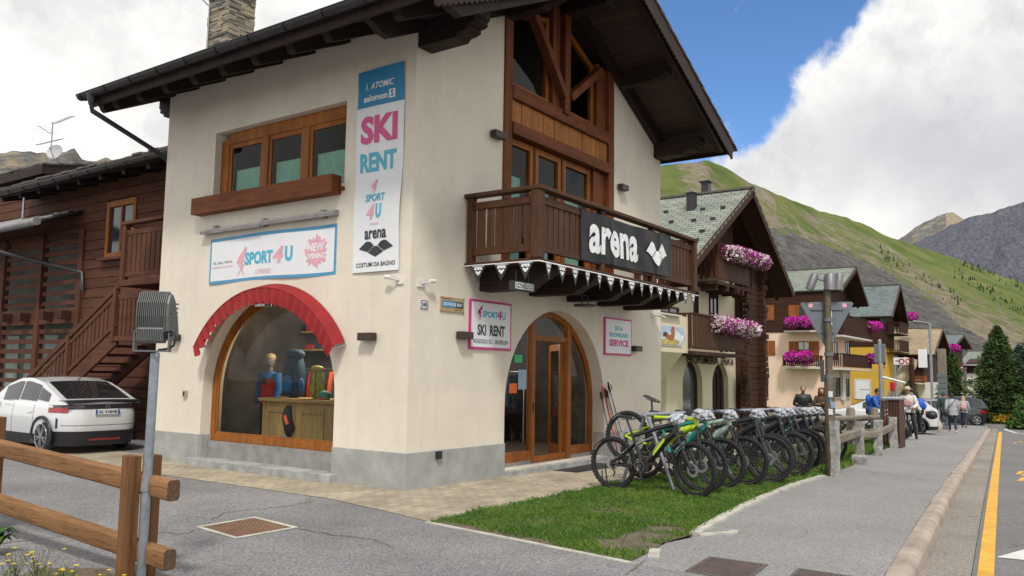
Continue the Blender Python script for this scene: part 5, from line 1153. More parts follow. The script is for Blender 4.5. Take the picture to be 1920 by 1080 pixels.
    m = MB(); m.T = Rt
    for s in (-.06, .06): m.tube([CR+(FH-CR)*.45+Vector((0, s, 0)), FH+Vector((0, s, 0))], [.024, .021], 8)
    m.torus(CR+(FH-CR)*.42+Vector((.03, 0, .0)), axd.cross(Vector((0, 1, 0))), .06, .014, 10, 6, 0, math.pi); m.build('fork_lowers', 'bike_black', e, local=True)
    fh = Rt @ FH; wheel(e, fh, steer*.93, True); wheel(e, RH, 0, False)
    m = MB(); m.T = Rt; S0 = HT+axd*.03; ST = S0+Vector((.05, 0, .012)); m.tube([HT, S0+axd*.01], .02, 8); m.tube([S0, ST], .018, 8)
    m.tube([ST+Vector((-.055, .34, .03)), ST+Vector((-.02, .16, .022)), ST+Vector((0, .05, 0)), ST+Vector((0, -.05, 0)), ST+Vector((-.02, -.16, .022)), ST+Vector((-.055, -.34, .03))], .0135, 7); hb = m.build('handlebar', 'bike_black', e, local=True)
    for s in (-1, 1):
        m = MB(); m.T = Rt; m.tube([ST+Vector((-.038, s*.235, .027)), ST+Vector((-.056, s*.35, .03))], .0185, 8); m.build('grip', 'tyre', hb, local=True)
        m = MB(); m.T = Rt; m.tube([ST+Vector((-.01, s*.19, .015)), ST+Vector((.05, s*.22, -.01)), ST+Vector((.05, s*.32, -.02))], .007, 5); m.build('brake_lever', 'steel', hb, local=True)
    m = MB(); m.T = Rt
    for s in (-1, 1): m.tube([ST+Vector((.03, s*.18, .01)), ST+Vector((.12, s*.06, -.03)), HB+Vector((.06, s*.03, -.06)), CR+(FH-CR)*.5+Vector((.0, s*.075, 0))], .0035, 4)
    m.build('brake_hose', 'bike_black', e, local=True)
    m = MB(); m.T = Rt; n0 = random.random()*9
    m.grid(26, 14, lambda u, v: (lambda c, s, g_: tuple(ST+Vector((.015+c*.085*g_, s*.115*g_, .0-.075*math.cos(math.pi*v)+.02*noise.noise(Vector((c*3, s*3, v*4+n0)))))))(math.cos(6.2832*u), math.sin(6.2832*u), math.sin(math.pi*v)**.7*(1+.75*noise.noise(Vector((math.cos(6.2832*u)*2.3, math.sin(6.2832*u)*2.3, v*5+n0))))), False)
    m.build('display_cover', 'bag_grey', e, local=True, fix=False)
    return e
random.seed(4)
P1 = make_bike(R(-16), 'bike_black', 'black electric mountain bike with lime lettering at the near end of the row')
fr1 = [k for k in kids(P1) if k.name.startswith('frame')][0]
P1b = make_bike(R(6), 'bike_black', 'x')
def paint(e, mat, parts=('frame', 'top_tube', 'head_tube', 'seat_tube')):
    for k in kids(e):
        if k.name.split('.')[0] in parts: k.data = k.data.copy(); k.data.materials[0] = MATS[mat]
def put(e, fx, fy, head, lift=0, roll=0, label=None):   # front contact point, heading, rear wheel lifted
    th = math.asin(lift/1.235); hd = Vector((math.cos(head), math.sin(head), 0)); up = Vector((0, 0, 1))
    Mx = Matrix.Translation((fx, fy, zg(fx)+.005)) @ Matrix.Rotation(head, 4, 'Z') @ Matrix.Rotation(roll, 4, 'X') @ Matrix.Rotation(th, 4, 'Y') @ Matrix.Translation((-1.235, 0, 0))
    # keep the front tyre on the ground after the pitch
    Mx = Matrix.Translation((0, 0, WR*(1-math.cos(th)))) @ Mx
    e.location = Mx.to_translation(); e.rotation_euler = Mx.to_euler(); 
    if label: e['label'] = label
    return e
put(P1, 2.02, -3.27, R(-93), 0, R(2)); paint(P1, 'bike_black')
# lime print on the down tube and battery of the first bike
m = MB(); fn = lambda u, v: (.60+.24*u, -.057, .475+.28*u+.07*(v-.5)*1.0); put_poly(m, [(.25, .1), (.95, .1), (1, .5), (.9, .95), (.3, .9), (.2, .5)], fn, 0, 1, 0, 1); m.build('frame_print', 'bike_lime', fr1, local=True, fix=False)
m = MB(); fn2 = lambda u, v: (.60+.24*(1-u), .057, .475+.28*(1-u)+.07*(v-.5)); put_poly(m, [(.25, .1), (.95, .1), (1, .5), (.9, .95), (.3, .9), (.2, .5)], fn2, 0, 1, 0, 1); m.build('frame_print', 'bike_lime', fr1, local=True, fix=False)
specs = [(2.62, -3.02, -92, .34, 'bike_lime', 'lime yellow electric bike with its rear wheel lifted on the rack', 1), (3.20, -3.15, -88, .05, 'bike_teal', 'teal green electric bike beside the lime one', 0), (3.82, -3.28, -95, .05, 'bike_sage', 'pale sage green electric bike between two dark ones', 1),
  (4.42, -3.45, -90, .06, 'bike_black', 'plain black electric bike right after the sage green one', 1), (5.05, -3.30, -87, .05, 'bike_petrol', 'dark petrol blue electric bike in the middle of the row', 0), (5.68, -3.42, -92, .06, 'bike_black', 'black electric bike just right of the petrol blue one', 0),
  (6.35, -3.22, -90, .05, 'bike_navy', 'navy blue electric bike half hidden behind the street pole', 1), (7.0, -3.2, -94, .06, 'bike_black', 'black electric bike fifth from the far end of the row', 0), (7.6, -3.12, -88, .05, 'bike_petrol', 'dark petrol bike fourth from the far end of the row', 1),
  (8.3, -3.12, -91, .05, 'bike_black', 'black electric bike third from the far end of the row', 0), (9.0, -3.05, -93, .05, 'bike_navy', 'navy blue bike second from the far end of the row', 1), (9.65, -3.0, -89, .06, 'bike_black', 'black electric bike at the far end of the row', 0)]
first = True
for (x, y, h, lf_, col_, lab, k) in specs:
    if k == 0 and first: b_ = P1b; first = False
    else: b_ = copy_tree(P1 if k == 1 and False else P1b)
    put(b_, x, y, R(h+random.uniform(-2, 2)), lf_, R(random.uniform(-3, 3)), lab); paint(b_, col_)
    if col_ == 'bike_lime':
        paint(b_, 'bike_lime', ('seat_stay', 'chain_stay')); paint(b_, 'bike_black', ('seat_tube',))
# rack: grey tube bar on leaning legs
q = PYp(1226, 769, -2.35); RBZ = q.z
e = empty('bike_rack', (6.3, -2.35, zg(6.3)), 0, 'long grey tubular rack carrying the row of bikes', 'bike rack')
m = MB(); m.tube([(2.36, -2.35, .985), (2.42, -2.35, 1.02), (10.0, -2.35, .90)], .032, 10); m.build('bar', 'rack_grey', e)
for x in (2.47, 4.7, 7.2, 9.8):
    for s in (-1, 1):
        zt = .98-.016*(x-2.4); m = MB(); m.tube([(x, -2.35+s*.03, zt), (x+.02, -2.35+s*.42, zg(x)-.02)], .026, 8); m.build('leg', 'rack_grey', e)
for x in [2.9+.62*k for k in range(12)]:
    zt = 1.02-.0158*(x-2.42); m = MB(); m.tube([(x, -2.35, zt), (x, -2.27, zt+.02), (x, -2.24, zt-.05)], .012, 6); m.build('hook', 'rack_grey', e)
# floor stand under the first rear wheel
e = empty('wheel_stand', (2.2, -2.0, 0), 0, 'small black floor stand holding the rear wheel of the first bike', 'bike stand')
m = MB(); z = zg(2.2)+.02
for a, b_ in (((2.10, -1.78, z), (2.10, -2.25, z)), ((2.24, -1.78, z), (2.24, -2.25, z)), ((1.98, -1.8, z), (2.36, -1.8, z)), ((1.95, -2.24, z), (2.40, -2.24, z))): m.tube([a, b_], .012, 6)
m.build('base', 'bike_black', e); m = MB(); m.tube([(2.10, -1.85, z), (2.12, -1.82, z+.3), (2.22, -1.82, z+.3), (2.24, -1.85, z)], .01, 6); m.build('hoop', 'bike_black', e)
# ------------------------------------------------------------ street pole, signs, stone fence
plain('pole_brown', (.105, .085, .055), .6, .2, var=.35, sc=5, bst=.3); plain('granite', (.30, .29, .275), .85, var=.4, sc=14, bst=.7, bsc=50); wood('grey_wood_x', (.25, .215, .17), (.14, .12, .1), 'x', rough=.85); wood('grey_wood_z', (.25, .215, .17), (.14, .12, .1), 'z', rough=.85)
plain('sign_back', (.16, .18, .205), .5, .3, var=.06); plain('lamp_silver', (.20, .20, .205), .5, .5); wood('bin_wood', (.10, .055, .035), (.06, .035, .025), 'z'); plain('pale_stone', (.50, .44, .33), .85, var=.15, bst=.4)
PB = G(1559, 892); d0 = (PB-CAM).dot(_f)
e = empty('street_pole', PB, 0, 'tall brown steel pole between bikes and pavement carrying spotlights', 'pole'); px_, py_ = PB.x, PB.y
ztop = PYp(1552, 520, py_).z
m = MB(); m.tube([(px_, py_, PB.z-.05), (px_, py_, 1.55), (px_, py_, 1.6), (px_, py_, ztop)], [.092, .085, .062, .055], 14); m.build('shaft', 'pole_brown', e)
for z in (1.6, ztop-.75, ztop-1.35): m = MB(); m.tube([(px_, py_, z-.03), (px_, py_, z+.03)], .075, 14); m.build('clamp_band', 'sign_back', e)
m = MB(); P = PYp(1558, 600, py_-.07); m.box(px_-.015, px_+.015, py_-.068, py_-.062, P.z-.08, P.z+.16); m.build('sticker', 'sign_white', e)
for k, (dx, dz) in enumerate(((-.06, 1.02), (.01, .9), (.05, 1.12), (.0, 1.2))): m = MB(); m.obox((px_-.088+dx*.2, py_-.04+dx*.6, dz+.1), (.002, 0, 0), (0, .035, 0), (0, 0, .05)); m.build('sticker', ['note_blue', 'sign_white', 'cyan_ink', 'sign_white'][k], e)
sv = Vector((-.93, -.36, 0)).normalized(); rv = Vector((.36, -.93, 0)).normalized()
for (a, b_, r_) in ((-.22, -.38, .07), (.05, -.02, .10), (.20, -.1, .07)):
    c = Vector((px_, py_, ztop-.02))+rv*a*1.0+sv*.03; dd = Vector((b_*rv.x, b_*rv.y, -1)).normalized(); m = MB(); m.tube([c-dd*.08, c-dd*.05, c+dd*.19, c+dd*.21], [r_*.7, r_, r_*1.05, r_*1.1], 14); sl_ = m.build('spotlight_head', 'lamp_silver', e)
    m = MB(); m.tube([c, (px_, py_, ztop-.08)], .016, 6); m.build('spotlight_arm', 'sign_back', e)
# back of the triangular give-way sign behind the pole
zs0, zs1 = PYp(1553, 652, py_).z, PYp(1553, 566, py_).z; hw = .44
m = MB(); c = Vector((px_, py_, 0))-sv*.09
tri = [(-hw+.03, zs1), (hw-.03, zs1), (hw, zs1-.03), (.03, zs0+.0), (-.03, zs0), (-hw, zs1-.03)]
e = empty('triangle_sign', (c.x, c.y, zs0), 0, 'grey back of a large triangular road sign mounted on the brown pole', 'road sign')
m.plate(tri, [], lambda u, v, w: tuple(c+rv*u+Vector((0, 0, v))-sv*w), .02); m.build('panel', 'sign_back', e, bevel=.004)
for z in (zs1-.12, zs0+.28): m = MB(); p = c+sv*.012; m.obox(p+Vector((0, 0, z)), rv*min(.3, (z-zs0)*.4), sv*.012, (0, 0, .02)); m.build('cross_bar', 'sign_back', e)
for s in (-.27, .29): m = MB(); p = c+sv*.003+rv*s; m.obox(p+Vector((0, 0, zs1-.06)), rv*.035, sv*.002, (0, 0, .035)); m.build('red_sticker', 'pale_pink', e)
# small green-backed sign lower on the pole
e = empty('small_sign', (px_-.12, py_, 1.7), 0, 'small green-grey sign plate seen from behind, low on the brown pole', 'road sign')
zc = PYp(1540, 695, py_).z; c = Vector((px_, py_, zc))-rv*.11; m = MB(); m.obox(c, (rv*.45+sv*.9)*.02*3, (0, 0, .19), rv.cross(Vector((0, 0, 1)))*.006); m.build('plate', 'cloth_teal' if False else 'sign_back', e); m = MB(); m.tube([c, (px_, py_, zc)], .012, 6); m.build('bracket', 'steel', e)
def rough_box(x, y, w, d, h, mat, par=None, nm='post', rz=0, z0=None, seed=0):
    m = MB(); bm = bmesh.new(); bmesh.ops.create_cube(bm, size=1); bmesh.ops.subdivide_edges(bm, edges=bm.edges[:], cuts=5, use_grid_fill=True); z0 = zg(x) if z0 is None else z0; c, s = math.cos(rz), math.sin(rz)
    V = []
    for v in bm.verts:
        p = Vector((v.co.x*w, v.co.y*d, (v.co.z+.5)*(h+.05)-.05)); n = Vector((noise.noise(p*4+Vector((seed, 0, 0))), noise.noise(p*4+Vector((0, seed, 5))), noise.noise(p*4+Vector((9, 0, seed)))*.6))*.035; p += n
        k = 1-.12*max(0, (abs(v.co.x)+abs(v.co.y)-.72)); V.append((x+(p.x*c-p.y*s)*k, y+(p.x*s+p.y*c)*k, z0+p.z))
    bm.verts.ensure_lookup_table(); F = [[v.index for v in f.verts] for f in bm.faces]; bm.free(); m.add(V, F, False); return m.build(nm, mat, par)
sp = [(G(1567, 893), .93, .16), (G(1613, 856), .80, .24), (G(1648, 855), .83, .22), (G(1675, 840), .86, .26)]
sf = empty('stone_fence', G(1620, 858), 0, 'low fence of granite posts with grey beam rails beside the pavement', 'fence')
for k, (p, h, w) in enumerate(sp): rough_box(p.x, p.y, w, w*.8, h, 'granite', sf, 'post', .1*k, seed=k*3)
for a, b_, za, zb_ in ((0, 1, .60, .55), (2, 3, .52, .60), (1, 2, .50, .5)):
    pa, pb_ = sp[a][0], sp[b_][0]; m = MB(); A_ = Vector((pa.x, pa.y, zg(pa.x)+za)); B_ = Vector((pb_.x, pb_.y, zg(pb_.x)+zb_)); m.beam(A_, B_, .11, .15); m.build('rail', 'grey_wood_x', sf, bevel=.02)
p = G(1612, 870); rk = rough_box(p.x, p.y, .42, .3, .17, 'granite', None, 'boulder', .2, seed=8); T(rk, 'flat granite block at the foot of the second stone post', 'stone')
p = G(1738, 808); m = MB(); m.ball((p.x, p.y, zg(p.x)+.25), .62, .62, .52, 20, 12); m.build('boulder', 'pale_stone'); T(bpy.data.objects['boulder.001'], 'round pale stone ball at the pavement edge by the grass', 'stone ball')
p = G(1757, 806); rk = rough_box(p.x+1, p.y, .7, .5, .34, 'granite', None, 'boulder', .5, seed=19); T(rk, 'small rough grey rock right of the round stone ball', 'rock')
# old grey wooden fence behind the bikes
wf = empty('wooden_fence', (12.8, -1.75, zg(12.8)), 0, 'weathered grey wooden post and rail fence behind the bikes', 'fence')
pts = [(10.6, -1.55), (13.4, -1.75), (16.2, -1.95), (19.0, -2.0)]
for (x, y) in pts: m = MB(); m.tube([(x, y, zg(x)-.1), (x, y, zg(x)+1.02), (x, y, zg(x)+1.08)], [.13, .12, .08], 10); m.build('post', 'grey_wood_z', wf)
for (a, b_) in zip(pts, pts[1:]):
    for hz_ in (.38, .78): m = MB(); m.tube([(a[0]-.3, a[1]-.11, zg(a[0])+hz_), (b_[0]+.1, b_[1]-.11, zg(b_[0])+hz_)], [.085, .08], 8); m.build('rail', 'grey_wood_x', wf)
# slatted litter bin
p = G(1674, 842); p.x += .6; zz = zg(p.x)
e = empty('litter_bin', (p.x, p.y+.25, zz), 0, 'brown wooden slatted litter bin standing behind the last granite post', 'bin'); w_b = .40; hb = 1.30
for k in range(6):
    for (dx, dy, ln) in ((0, 1, 0),):
        m = MB(); yy = p.y-.05+(w_b/6)*k; m.box(p.x-.02, p.x+.01, yy+.008, yy+w_b/6-.008, zz+.05, zz+hb); m.build('slat', 'bin_wood', e)
m = MB(); m.box(p.x+.75, p.x+.78, p.y-.05, p.y-.05+w_b, zz+.05, zz+hb+.02); m.build('back_panel', 'bin_wood', e)
for k in range(6): m = MB(); xx = p.x+.015+.122*k; m.box(xx, xx+.108, p.y-.085, p.y-.055, zz+.0, zz+hb+.02); m.build('slat', 'bin_wood', e)
m = MB(); m.box(p.x-.05, p.x+.82, p.y-.11, p.y+w_b, zz+hb+.02, zz+hb+.06); m.build('lid', 'sign_back', e)
def thinpole(px, pyb, pyt, r, mat, lab, x=None):
    p = G(px, pyb); e = empty('metal_post', p, 0, lab, 'post'); z1 = PYp(px, pyt, p.y).z; m = MB(); m.tube([(p.x, p.y, p.z-.05), (p.x, p.y, z1)], r, 10); m.build('shaft', mat, e); m = MB(); m.tube([(p.x, p.y, z1-.001), (p.x, p.y, z1+.04)], [r*1.1, r*.5], 10); m.build('cap', mat, e); return e, p, z1
e, p, z1 = thinpole(1655, 838, 640, .05, 'rack_grey', 'grey metal post rising beside the litter bin')
m = MB(); m.rbox(p.x-.03, p.x+.03, p.y-.15, p.y+.15, z1-.62, z1-.1, .01); m.build('small_plate', 'sign_back', e)
e, p, z1 = thinpole(1750, 800, 610, .075, 'rack_grey', 'tall grey lamp post beyond the stone ball')
m = MB(); q = Vector((p.x, p.y, z1)); m.tube([q, q+Vector((0, .3, .10)), q+Vector((0, .8, .14))], [.07, .06, .10], 8); m.build('lamp_arm', 'lamp_silver', e)
z2 = PYp(1741, 672, p.y).z; m = MB(); m.rbox(p.x-.1, p.x+.05, p.y+.18, p.y+.62, z2-.5, z2+.5, .03); m.build('white_box', 'sign_white', e)
e = empty('info_column', (p.x+1.5, p.y-.3, zg(p.x)), 0, 'broad dark wooden notice column right behind the lamp post', 'column')
zt = PYp(1757, 655, p.y).z; m = MB(); m.rbox(p.x+1.2, p.x+1.6, p.y-.55, p.y-.15, zg(p.x)-.1, zt, .02); m.build('column', 'grey_wood_z', e)
for k in range(4): m = MB(); m.box(p.x+1.17, p.x+1.199, p.y-.6, p.y-.1, zt-1.6-.3*k, zt-1.38-.3*k); m.build('notice_plate', 'sign_back', e)
# ------------------------------------------------------------ neighbouring houses
stucco('cream2', (.70, .62, .46), .05); stucco('pink_wall', (.80, .60, .47), .05); stucco('yellow_wall', (.62, .38, .06), .05); stucco('white_wall', (.66, .62, .55), .05)
for ax in 'xyz': wood('chalet_'+ax, (.062, .026, .015), (.034, .017, .012), ax, rough=.75, knots=False)
wood('shutter_z', (.30, .10, .03), (.20, .07, .02), 'z', knots=False); plain('dark_glass', (.03, .038, .045), .12, spec=.8); plain('white_trim', (.6, .57, .52), .6)
leafy('petal_magenta', (.40, .01, .25), (.55, .02, .36), (.62, .08, .45), 8); leafy('petal_mixed', (.34, .015, .24), (.50, .03, .34), (.78, .68, .70), 8); leafy('petal_pale', (.45, .06, .32), (.72, .60, .64), (.80, .76, .74), 8); leafy('flower_leaf', (.03, .07, .015), (.05, .10, .02), (.08, .13, .03), 5); leafy('petal_yellow', (.65, .30, .01), (.75, .50, .02), (.7, .6, .3), 5)
def slate(name, c1, c2, mort):
    M, t, b, o = nmat(name); br = t.nodes.new('ShaderNodeTexBrick'); t.links.new(texc(t, rot=(0, 0, R(90))), br.inputs['Vector']); br.inputs['Scale'].default_value = 1; br.inputs['Brick Width'].default_value = .42; br.inputs['Row Height'].default_value = .19; br.inputs['Mortar Size'].default_value = .018
    br.inputs['Color1'].default_value = c1+(1,); br.inputs['Color2'].default_value = c2+(1,); br.inputs['Mortar'].default_value = mort+(1,)
    col = tmix(t, .8, br.outputs['Color'], ramp(t, tnoise(t, texc(t), 1.4, 8, .7), ((.3, (.65, .66, .66)), (.7, (1.25, 1.24, 1.2)))), 'MULTIPLY')
    t.links.new(col, b.inputs['Base Color']); b.inputs['Roughness'].default_value = .8; bump(t, b, tmath(t, 'MULTIPLY', br.outputs['Fac'], -1), .8, .02)
slate('green_slate', (.27, .30, .25), (.19, .22, .185), (.06, .07, .06)); slate('blue_slate', (.17, .21, .21), (.12, .15, .16), (.06, .07, .075)); slate('shingle_tan', (.42, .33, .22), (.33, .25, .16), (.12, .09, .06))
class Face:
    def __init__(s, O, U, N): s.O = Vector(O); s.U = Vector(U); s.N = Vector(N)
    def P(s, u, v, w=0): return s.O+s.U*u+Vector((0, 0, v))+s.N*w
    def px(s, x, y):
        d = ray(x, y); t = (s.O-CAM).dot(s.N)/d.dot(s.N); q = CAM+d*t-s.O; return q.dot(s.U), q.z
    def box(s, mb, u0, u1, v0, v1, w0, w1): return mb.obox(s.P((u0+u1)/2, (v0+v1)/2, (w0+w1)/2), s.U*abs(u1-u0)/2, Vector((0, 0, abs(v1-v0)/2)), s.N*abs(w1-w0)/2)
    def rect(s, x0, y0, x1, y1): a = s.px(x0, y0); b_ = s.px(x1, y1); return min(a[0], b_[0]), max(a[0], b_[0]), min(a[1], b_[1]), max(a[1], b_[1])
def blossoms(P0, P1, n, r, mat, lab, group=None, droop=.35, sz=.05, leaf=.35):
    e = empty('flower_box', (P0+P1)/2, 0, lab, 'flowers', group)
    f = MB(); g = MB(); h = MB(); mats = mat if isinstance(mat, (list, tuple)) else (mat, mat)
    for _ in range(n):
        t = random.random(); th = random.uniform(0, 6.283); ph = math.acos(random.uniform(-1, 1)); rr = r*(.75+.25*random.random())*(1+.25*noise.noise(Vector((t*7, th, 1))))
        c = P0+(P1-P0)*t+Vector((rr*math.sin(ph)*math.cos(th), rr*math.sin(ph)*math.sin(th), rr*.8*math.cos(ph)-droop*r))
        a = Vector((random.gauss(0, 1), random.gauss(0, 1), random.gauss(0, .6))).normalized(); b_ = a.orthogonal().normalized(); c2 = a.cross(b_); s = sz*random.uniform(.6, 1.3)
        tgt = g if random.random() < leaf and ph > 1.3 else (f if noise.noise(Vector((c.x*1.7, c.y*1.7, c.z*1.7))) > -.05 else h)
        tgt.add([c+b_*s, c+c2*s, c-b_*s*.9, c-c2*s*.9], [(0, 1, 2, 3)], False)
    f.build('blossoms', mats[0], e, fix=False)
    if h.v: h.build('blossoms', mats[1], e, fix=False)
    if g.v: g.build('leaves', 'flower_leaf', e, fix=False)
    m = MB(); d = (P1-P0); m.beam(P0-Vector((0, 0, r*.6)), P1-Vector((0, 0, r*.6)), .16, .14); m.build('planter', 'chalet_x', e)
    return e
def win(par, F, x0, y0, x1, y1, shut=(), mat='dark_glass', frame='shutter_z', off=.0, name='window', cur=False, swd=None):
    u0, u1, v0, v1 = F.rect(x0, y0, x1, y1); m = MB(); t = .06
    F.box(m, u0, u0+t, v0, v1, off, off+.05); F.box(m, u1-t, u1, v0, v1, off, off+.05); F.box(m, u0+t, u1-t, v0, v0+t, off, off+.05); F.box(m, u0+t, u1-t, v1-t, v1, off, off+.05); F.box(m, (u0+u1)/2-.02, (u0+u1)/2+.02, v0+t, v1-t, off, off+.04)
    w = m.build(name, frame, par); m = MB(); F.box(m, u0+t, u1-t, v0+t, v1-t, off+.005, off+.012); m.build('pane', mat, w)
    if cur: m = MB(); F.box(m, u0+t, u1-t, (v0+v1)/2+.1, v1-t, off+.013, off+.02); m.build('curtain', 'curtain_lace', w)
    m = MB(); F.box(m, u0-.05, u1+.05, v0-.06, v0-.005, off, off+.12); m.build('sill', 'white_trim', w)
    for s in shut:
        sw_ = swd or (u1-u0)*.5; a = u0-sw_-.02 if s < 0 else u1+.02; m = MB(); F.box(m, a, a+sw_, v0, v1, off+.02, off+.06)
        for k in range(3): F.box(m, a+.04, a+sw_-.04, v0+.08+(v1-v0)*k/3.1, v0+(v1-v0)*(k+.8)/3.1, off+.06, off+.068)
        m.build('shutter', 'shutter_z', par)
    return w
def balcony(par, F, u0, u1, vd, vt, dep, mat='chalet_z', off=0, carved=False, base='white_trim', nm='balcony', curve=0):
    m = MB(); F.box(m, u0, u1, vd-.12, vd, off, off+dep); b_ = m.build(nm, base, par)
    m = MB(); F.box(m, u0, u1, vt-.06, vt, off+dep-.08, off+dep+.02); F.box(m, u0, u0+.08, vt-.06, vt, off, off+dep-.08); F.box(m, u1-.08, u1, vt-.06, vt, off, off+dep-.08); F.box(m, u0, u1, vd+.08, vd+.15, off+dep-.05, off+dep); m.build('handrail', 'chalet_x', b_)
    m = MB(); st = .14 if not carved else .2; u = u0+.04; wd = .08 if not carved else .17
    while u < u1-.08: F.box(m, u, u+wd, vd+.1, vt-.06, off+dep-.04, off+dep-.015); u += st
    w = off+.1
    while w < off+dep-.1: F.box(m, u0+.01, u0+.04, vd+.1, vt-.06, w, w+wd*.8); F.box(m, u1-.04, u1-.01, vd+.1, vt-.06, w, w+wd*.8); w += st
    m.build('balusters', mat, b_); return b_
def roof2(par, apexx, apexz, xl, zl, xr, zr, y0, y1, mat, th=.22, wd='chalet_x'):
    out = []
    for (xe, ze) in ((xl, zl), (xr, zr)):
        L_ = math.hypot(xe-apexx, ze-apexz); nx, nz_ = -(ze-apexz)/L_*(1 if xe > apexx else -1), abs(xe-apexx)/L_
        m = MB(); P = [(x+nx*o_*(1 if xe > apexx else 1)*(0), y, z+o_) for y in (y0, y1) for (x, z, o_) in ((apexx, apexz, -th), (xe, ze, -th), (xe, ze, -.05), (apexx, apexz, -.05))]
        Fc = [(0, 1, 2, 3), (4, 7, 6, 5), (0, 4, 5, 1), (3, 2, 6, 7), (0, 3, 7, 4), (1, 5, 6, 2)]
        m.add(P, Fc, False); r_ = m.build('roof', wd, par)
        m = MB(); dx = .12 if xe > apexx else -.12; P = [(x, y, z+o_) for y in (y0-.06, y1+.06) for (x, z, o_) in ((apexx, apexz, -.045), (xe+dx, ze+dx*(ze-apexz)/(xe-apexx), -.045), (xe+dx, ze+dx*(ze-apexz)/(xe-apexx), .03), (apexx, apexz, .03))]
        m.add(P, Fc, False); m.build('roof_tiles', mat, r_)
        m = MB(); m.beam((apexx, y0-.02, apexz-.13), (xe, y0-.02, ze-.13), .07, .32, (0, 0, 1)); m.build('barge_board', wd, r_)
        # rafters under the verge
        m = MB(); m.beam((apexx, y0+.7, apexz-.30), (xe, y0+.7, ze-.30), .14, .18, (0, 0, 1)); m.build('rafter', wd, r_)
        out.append(r_)
    m = MB(); m.beam((apexx, y0-.08, apexz+.04), (apexx, y1, apexz+.04), .3, .08); m.build('ridge_cap', 'slate_tile', out[0])
    return out
# --- house with the perfume shop -------------------------------------------------
random.seed(41)
YW = 4.6; F2 = Face((20, YW, 0), (1, 0, 0), (0, -1, 0)); h2 = empty('perfume_shop', (23, YW, zg(23)), 0, 'cream and dark wood chalet with perfume shop arches and a green slate roof', 'house')
ap = PYp(1410, 354, 3.4); re = PYp(1487, 547, 3.4); le = PYp(1299, 491, 3.4); sl_ = (ap.z-le.z)/(ap.x-le.x)
xl = ap.x-6.6; zl = ap.z-6.6*sl_
roofs = roof2(h2, ap.x, ap.z, xl, zl, re.x, re.z, 3.4, 17, 'green_slate', .25)
X = lambda px, py=600, y=YW: PYp(px, py, y).x
Z = lambda px, py, y=YW: PYp(px, py, y).z
xa, xb, xc = xl+1.0, X(1378), X(1416); zt = Z(1340, 540)
zr = lambda x: (ap.z-(ap.x-x)*sl_ if x < ap.x else ap.z-(x-ap.x)*(ap.z-re.z)/(re.x-ap.x))-.27
# ground and first floor, cream, with two arched openings
ar1 = (X(1299, 730), (X(1318, 730)-X(1281, 730))/2, Z(1299, 722)); ar2 = (X(1351, 730), (X(1366, 730)-X(1336, 730))/2, Z(1351, 722))
zt1 = min(zr(xa), 5.2)
m = MB(); m.plate([(xa, -1.5), (xb, -1.5), (xb, zt+.4), (xa+1.2, zt+.4), (xa, min(zr(xa), zt+.4))], [archpts(*ar1, -.25), archpts(*ar2, -.35)], FY(YW), .35)
m.box(xa, xa+.3, YW+.35, 15, -1.5, zr(xa)-.1); m.box(xa, xc, 15, 15.3, -1.5, 5); h2w = m.build('wall', 'cream2', h2)
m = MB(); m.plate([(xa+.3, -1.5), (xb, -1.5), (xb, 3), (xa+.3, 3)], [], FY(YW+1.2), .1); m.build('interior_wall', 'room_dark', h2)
for a_, nm in ((ar1, 'arched_window'), (ar2, 'arched_door')):
    m = MB(); m.plate(archpts(a_[0], a_[1]-.0, a_[2], -.5, 20), [archpts(a_[0], a_[1]-.16, a_[2], -.3, 20)], FY(YW+.2), .08); o = m.build(nm, 'chalet_z', h2); m = MB(); m.plate(archpts(a_[0], a_[1]-.16, a_[2], -.3, 20), [], FY(YW+.24), .01); m.build('pane', 'dark_glass', o)
    if nm == 'arched_door':
        for k in range(4): m = MB(); xx = a_[0]-a_[1]+.25+k*(2*a_[1]-.5)/3; m.box(xx-.05, xx+.05, YW+.18, YW+.26, -.35, a_[2]+.5); m.build('door_panel', 'chalet_z', o)
m = MB(); put_text(m, 'PROFUMERIA  ERIKA', lambda u, v: (u, YW-.05, v), X(1286, 676), X(1374, 680), Z(1330, 683), Z(1330, 669), bold=.03); m.build('shop_lettering', 'chalet_x', h2, fix=False)
# wood part on the right, full height, with crossed log ends
m = MB(); z = -1.4
while z < zr(xc)-.0:
    hh = .24; m.box(xb+.002, xc, YW-.25+random.uniform(-.02, .02), YW+.4, z+.01, z+hh-.01); m.box(xc-.02-.3, xc+random.uniform(.05, .16)-.3+.25, YW-.50+random.uniform(-.1, .06), YW-.25, z+.008, z+hh-.012); z += hh
m.box(xb, xc, YW+.4, 15, -1.4, zr(xc)-.1); m.box(xb, xc+.02, YW-.22, YW+.4, -1.4, zr(xc)-.1); m.box(xc-.26, xc-.02, YW-.46, YW-.22, -1.4, zr(xc)-.1)
m.build('log_wall', 'chalet_x', h2)
m = MB(); z = -1.2
while z < 4.6: m.box(xb-.02, xb+.22, YW-.55+random.uniform(-.1, .08), YW-.27, z+.02, z+.21); z += .24
m.build('log_ends', 'chalet_y', h2)
F2b = Face((20, YW-.27, 0), (1, 0, 0), (0, -1, 0))
win(h2, F2b, 1388, 708, 1404, 765, name='shop_door', frame='chalet_z'); win(h2, F2b, 1390, 563, 1402, 605, frame='chalet_z')
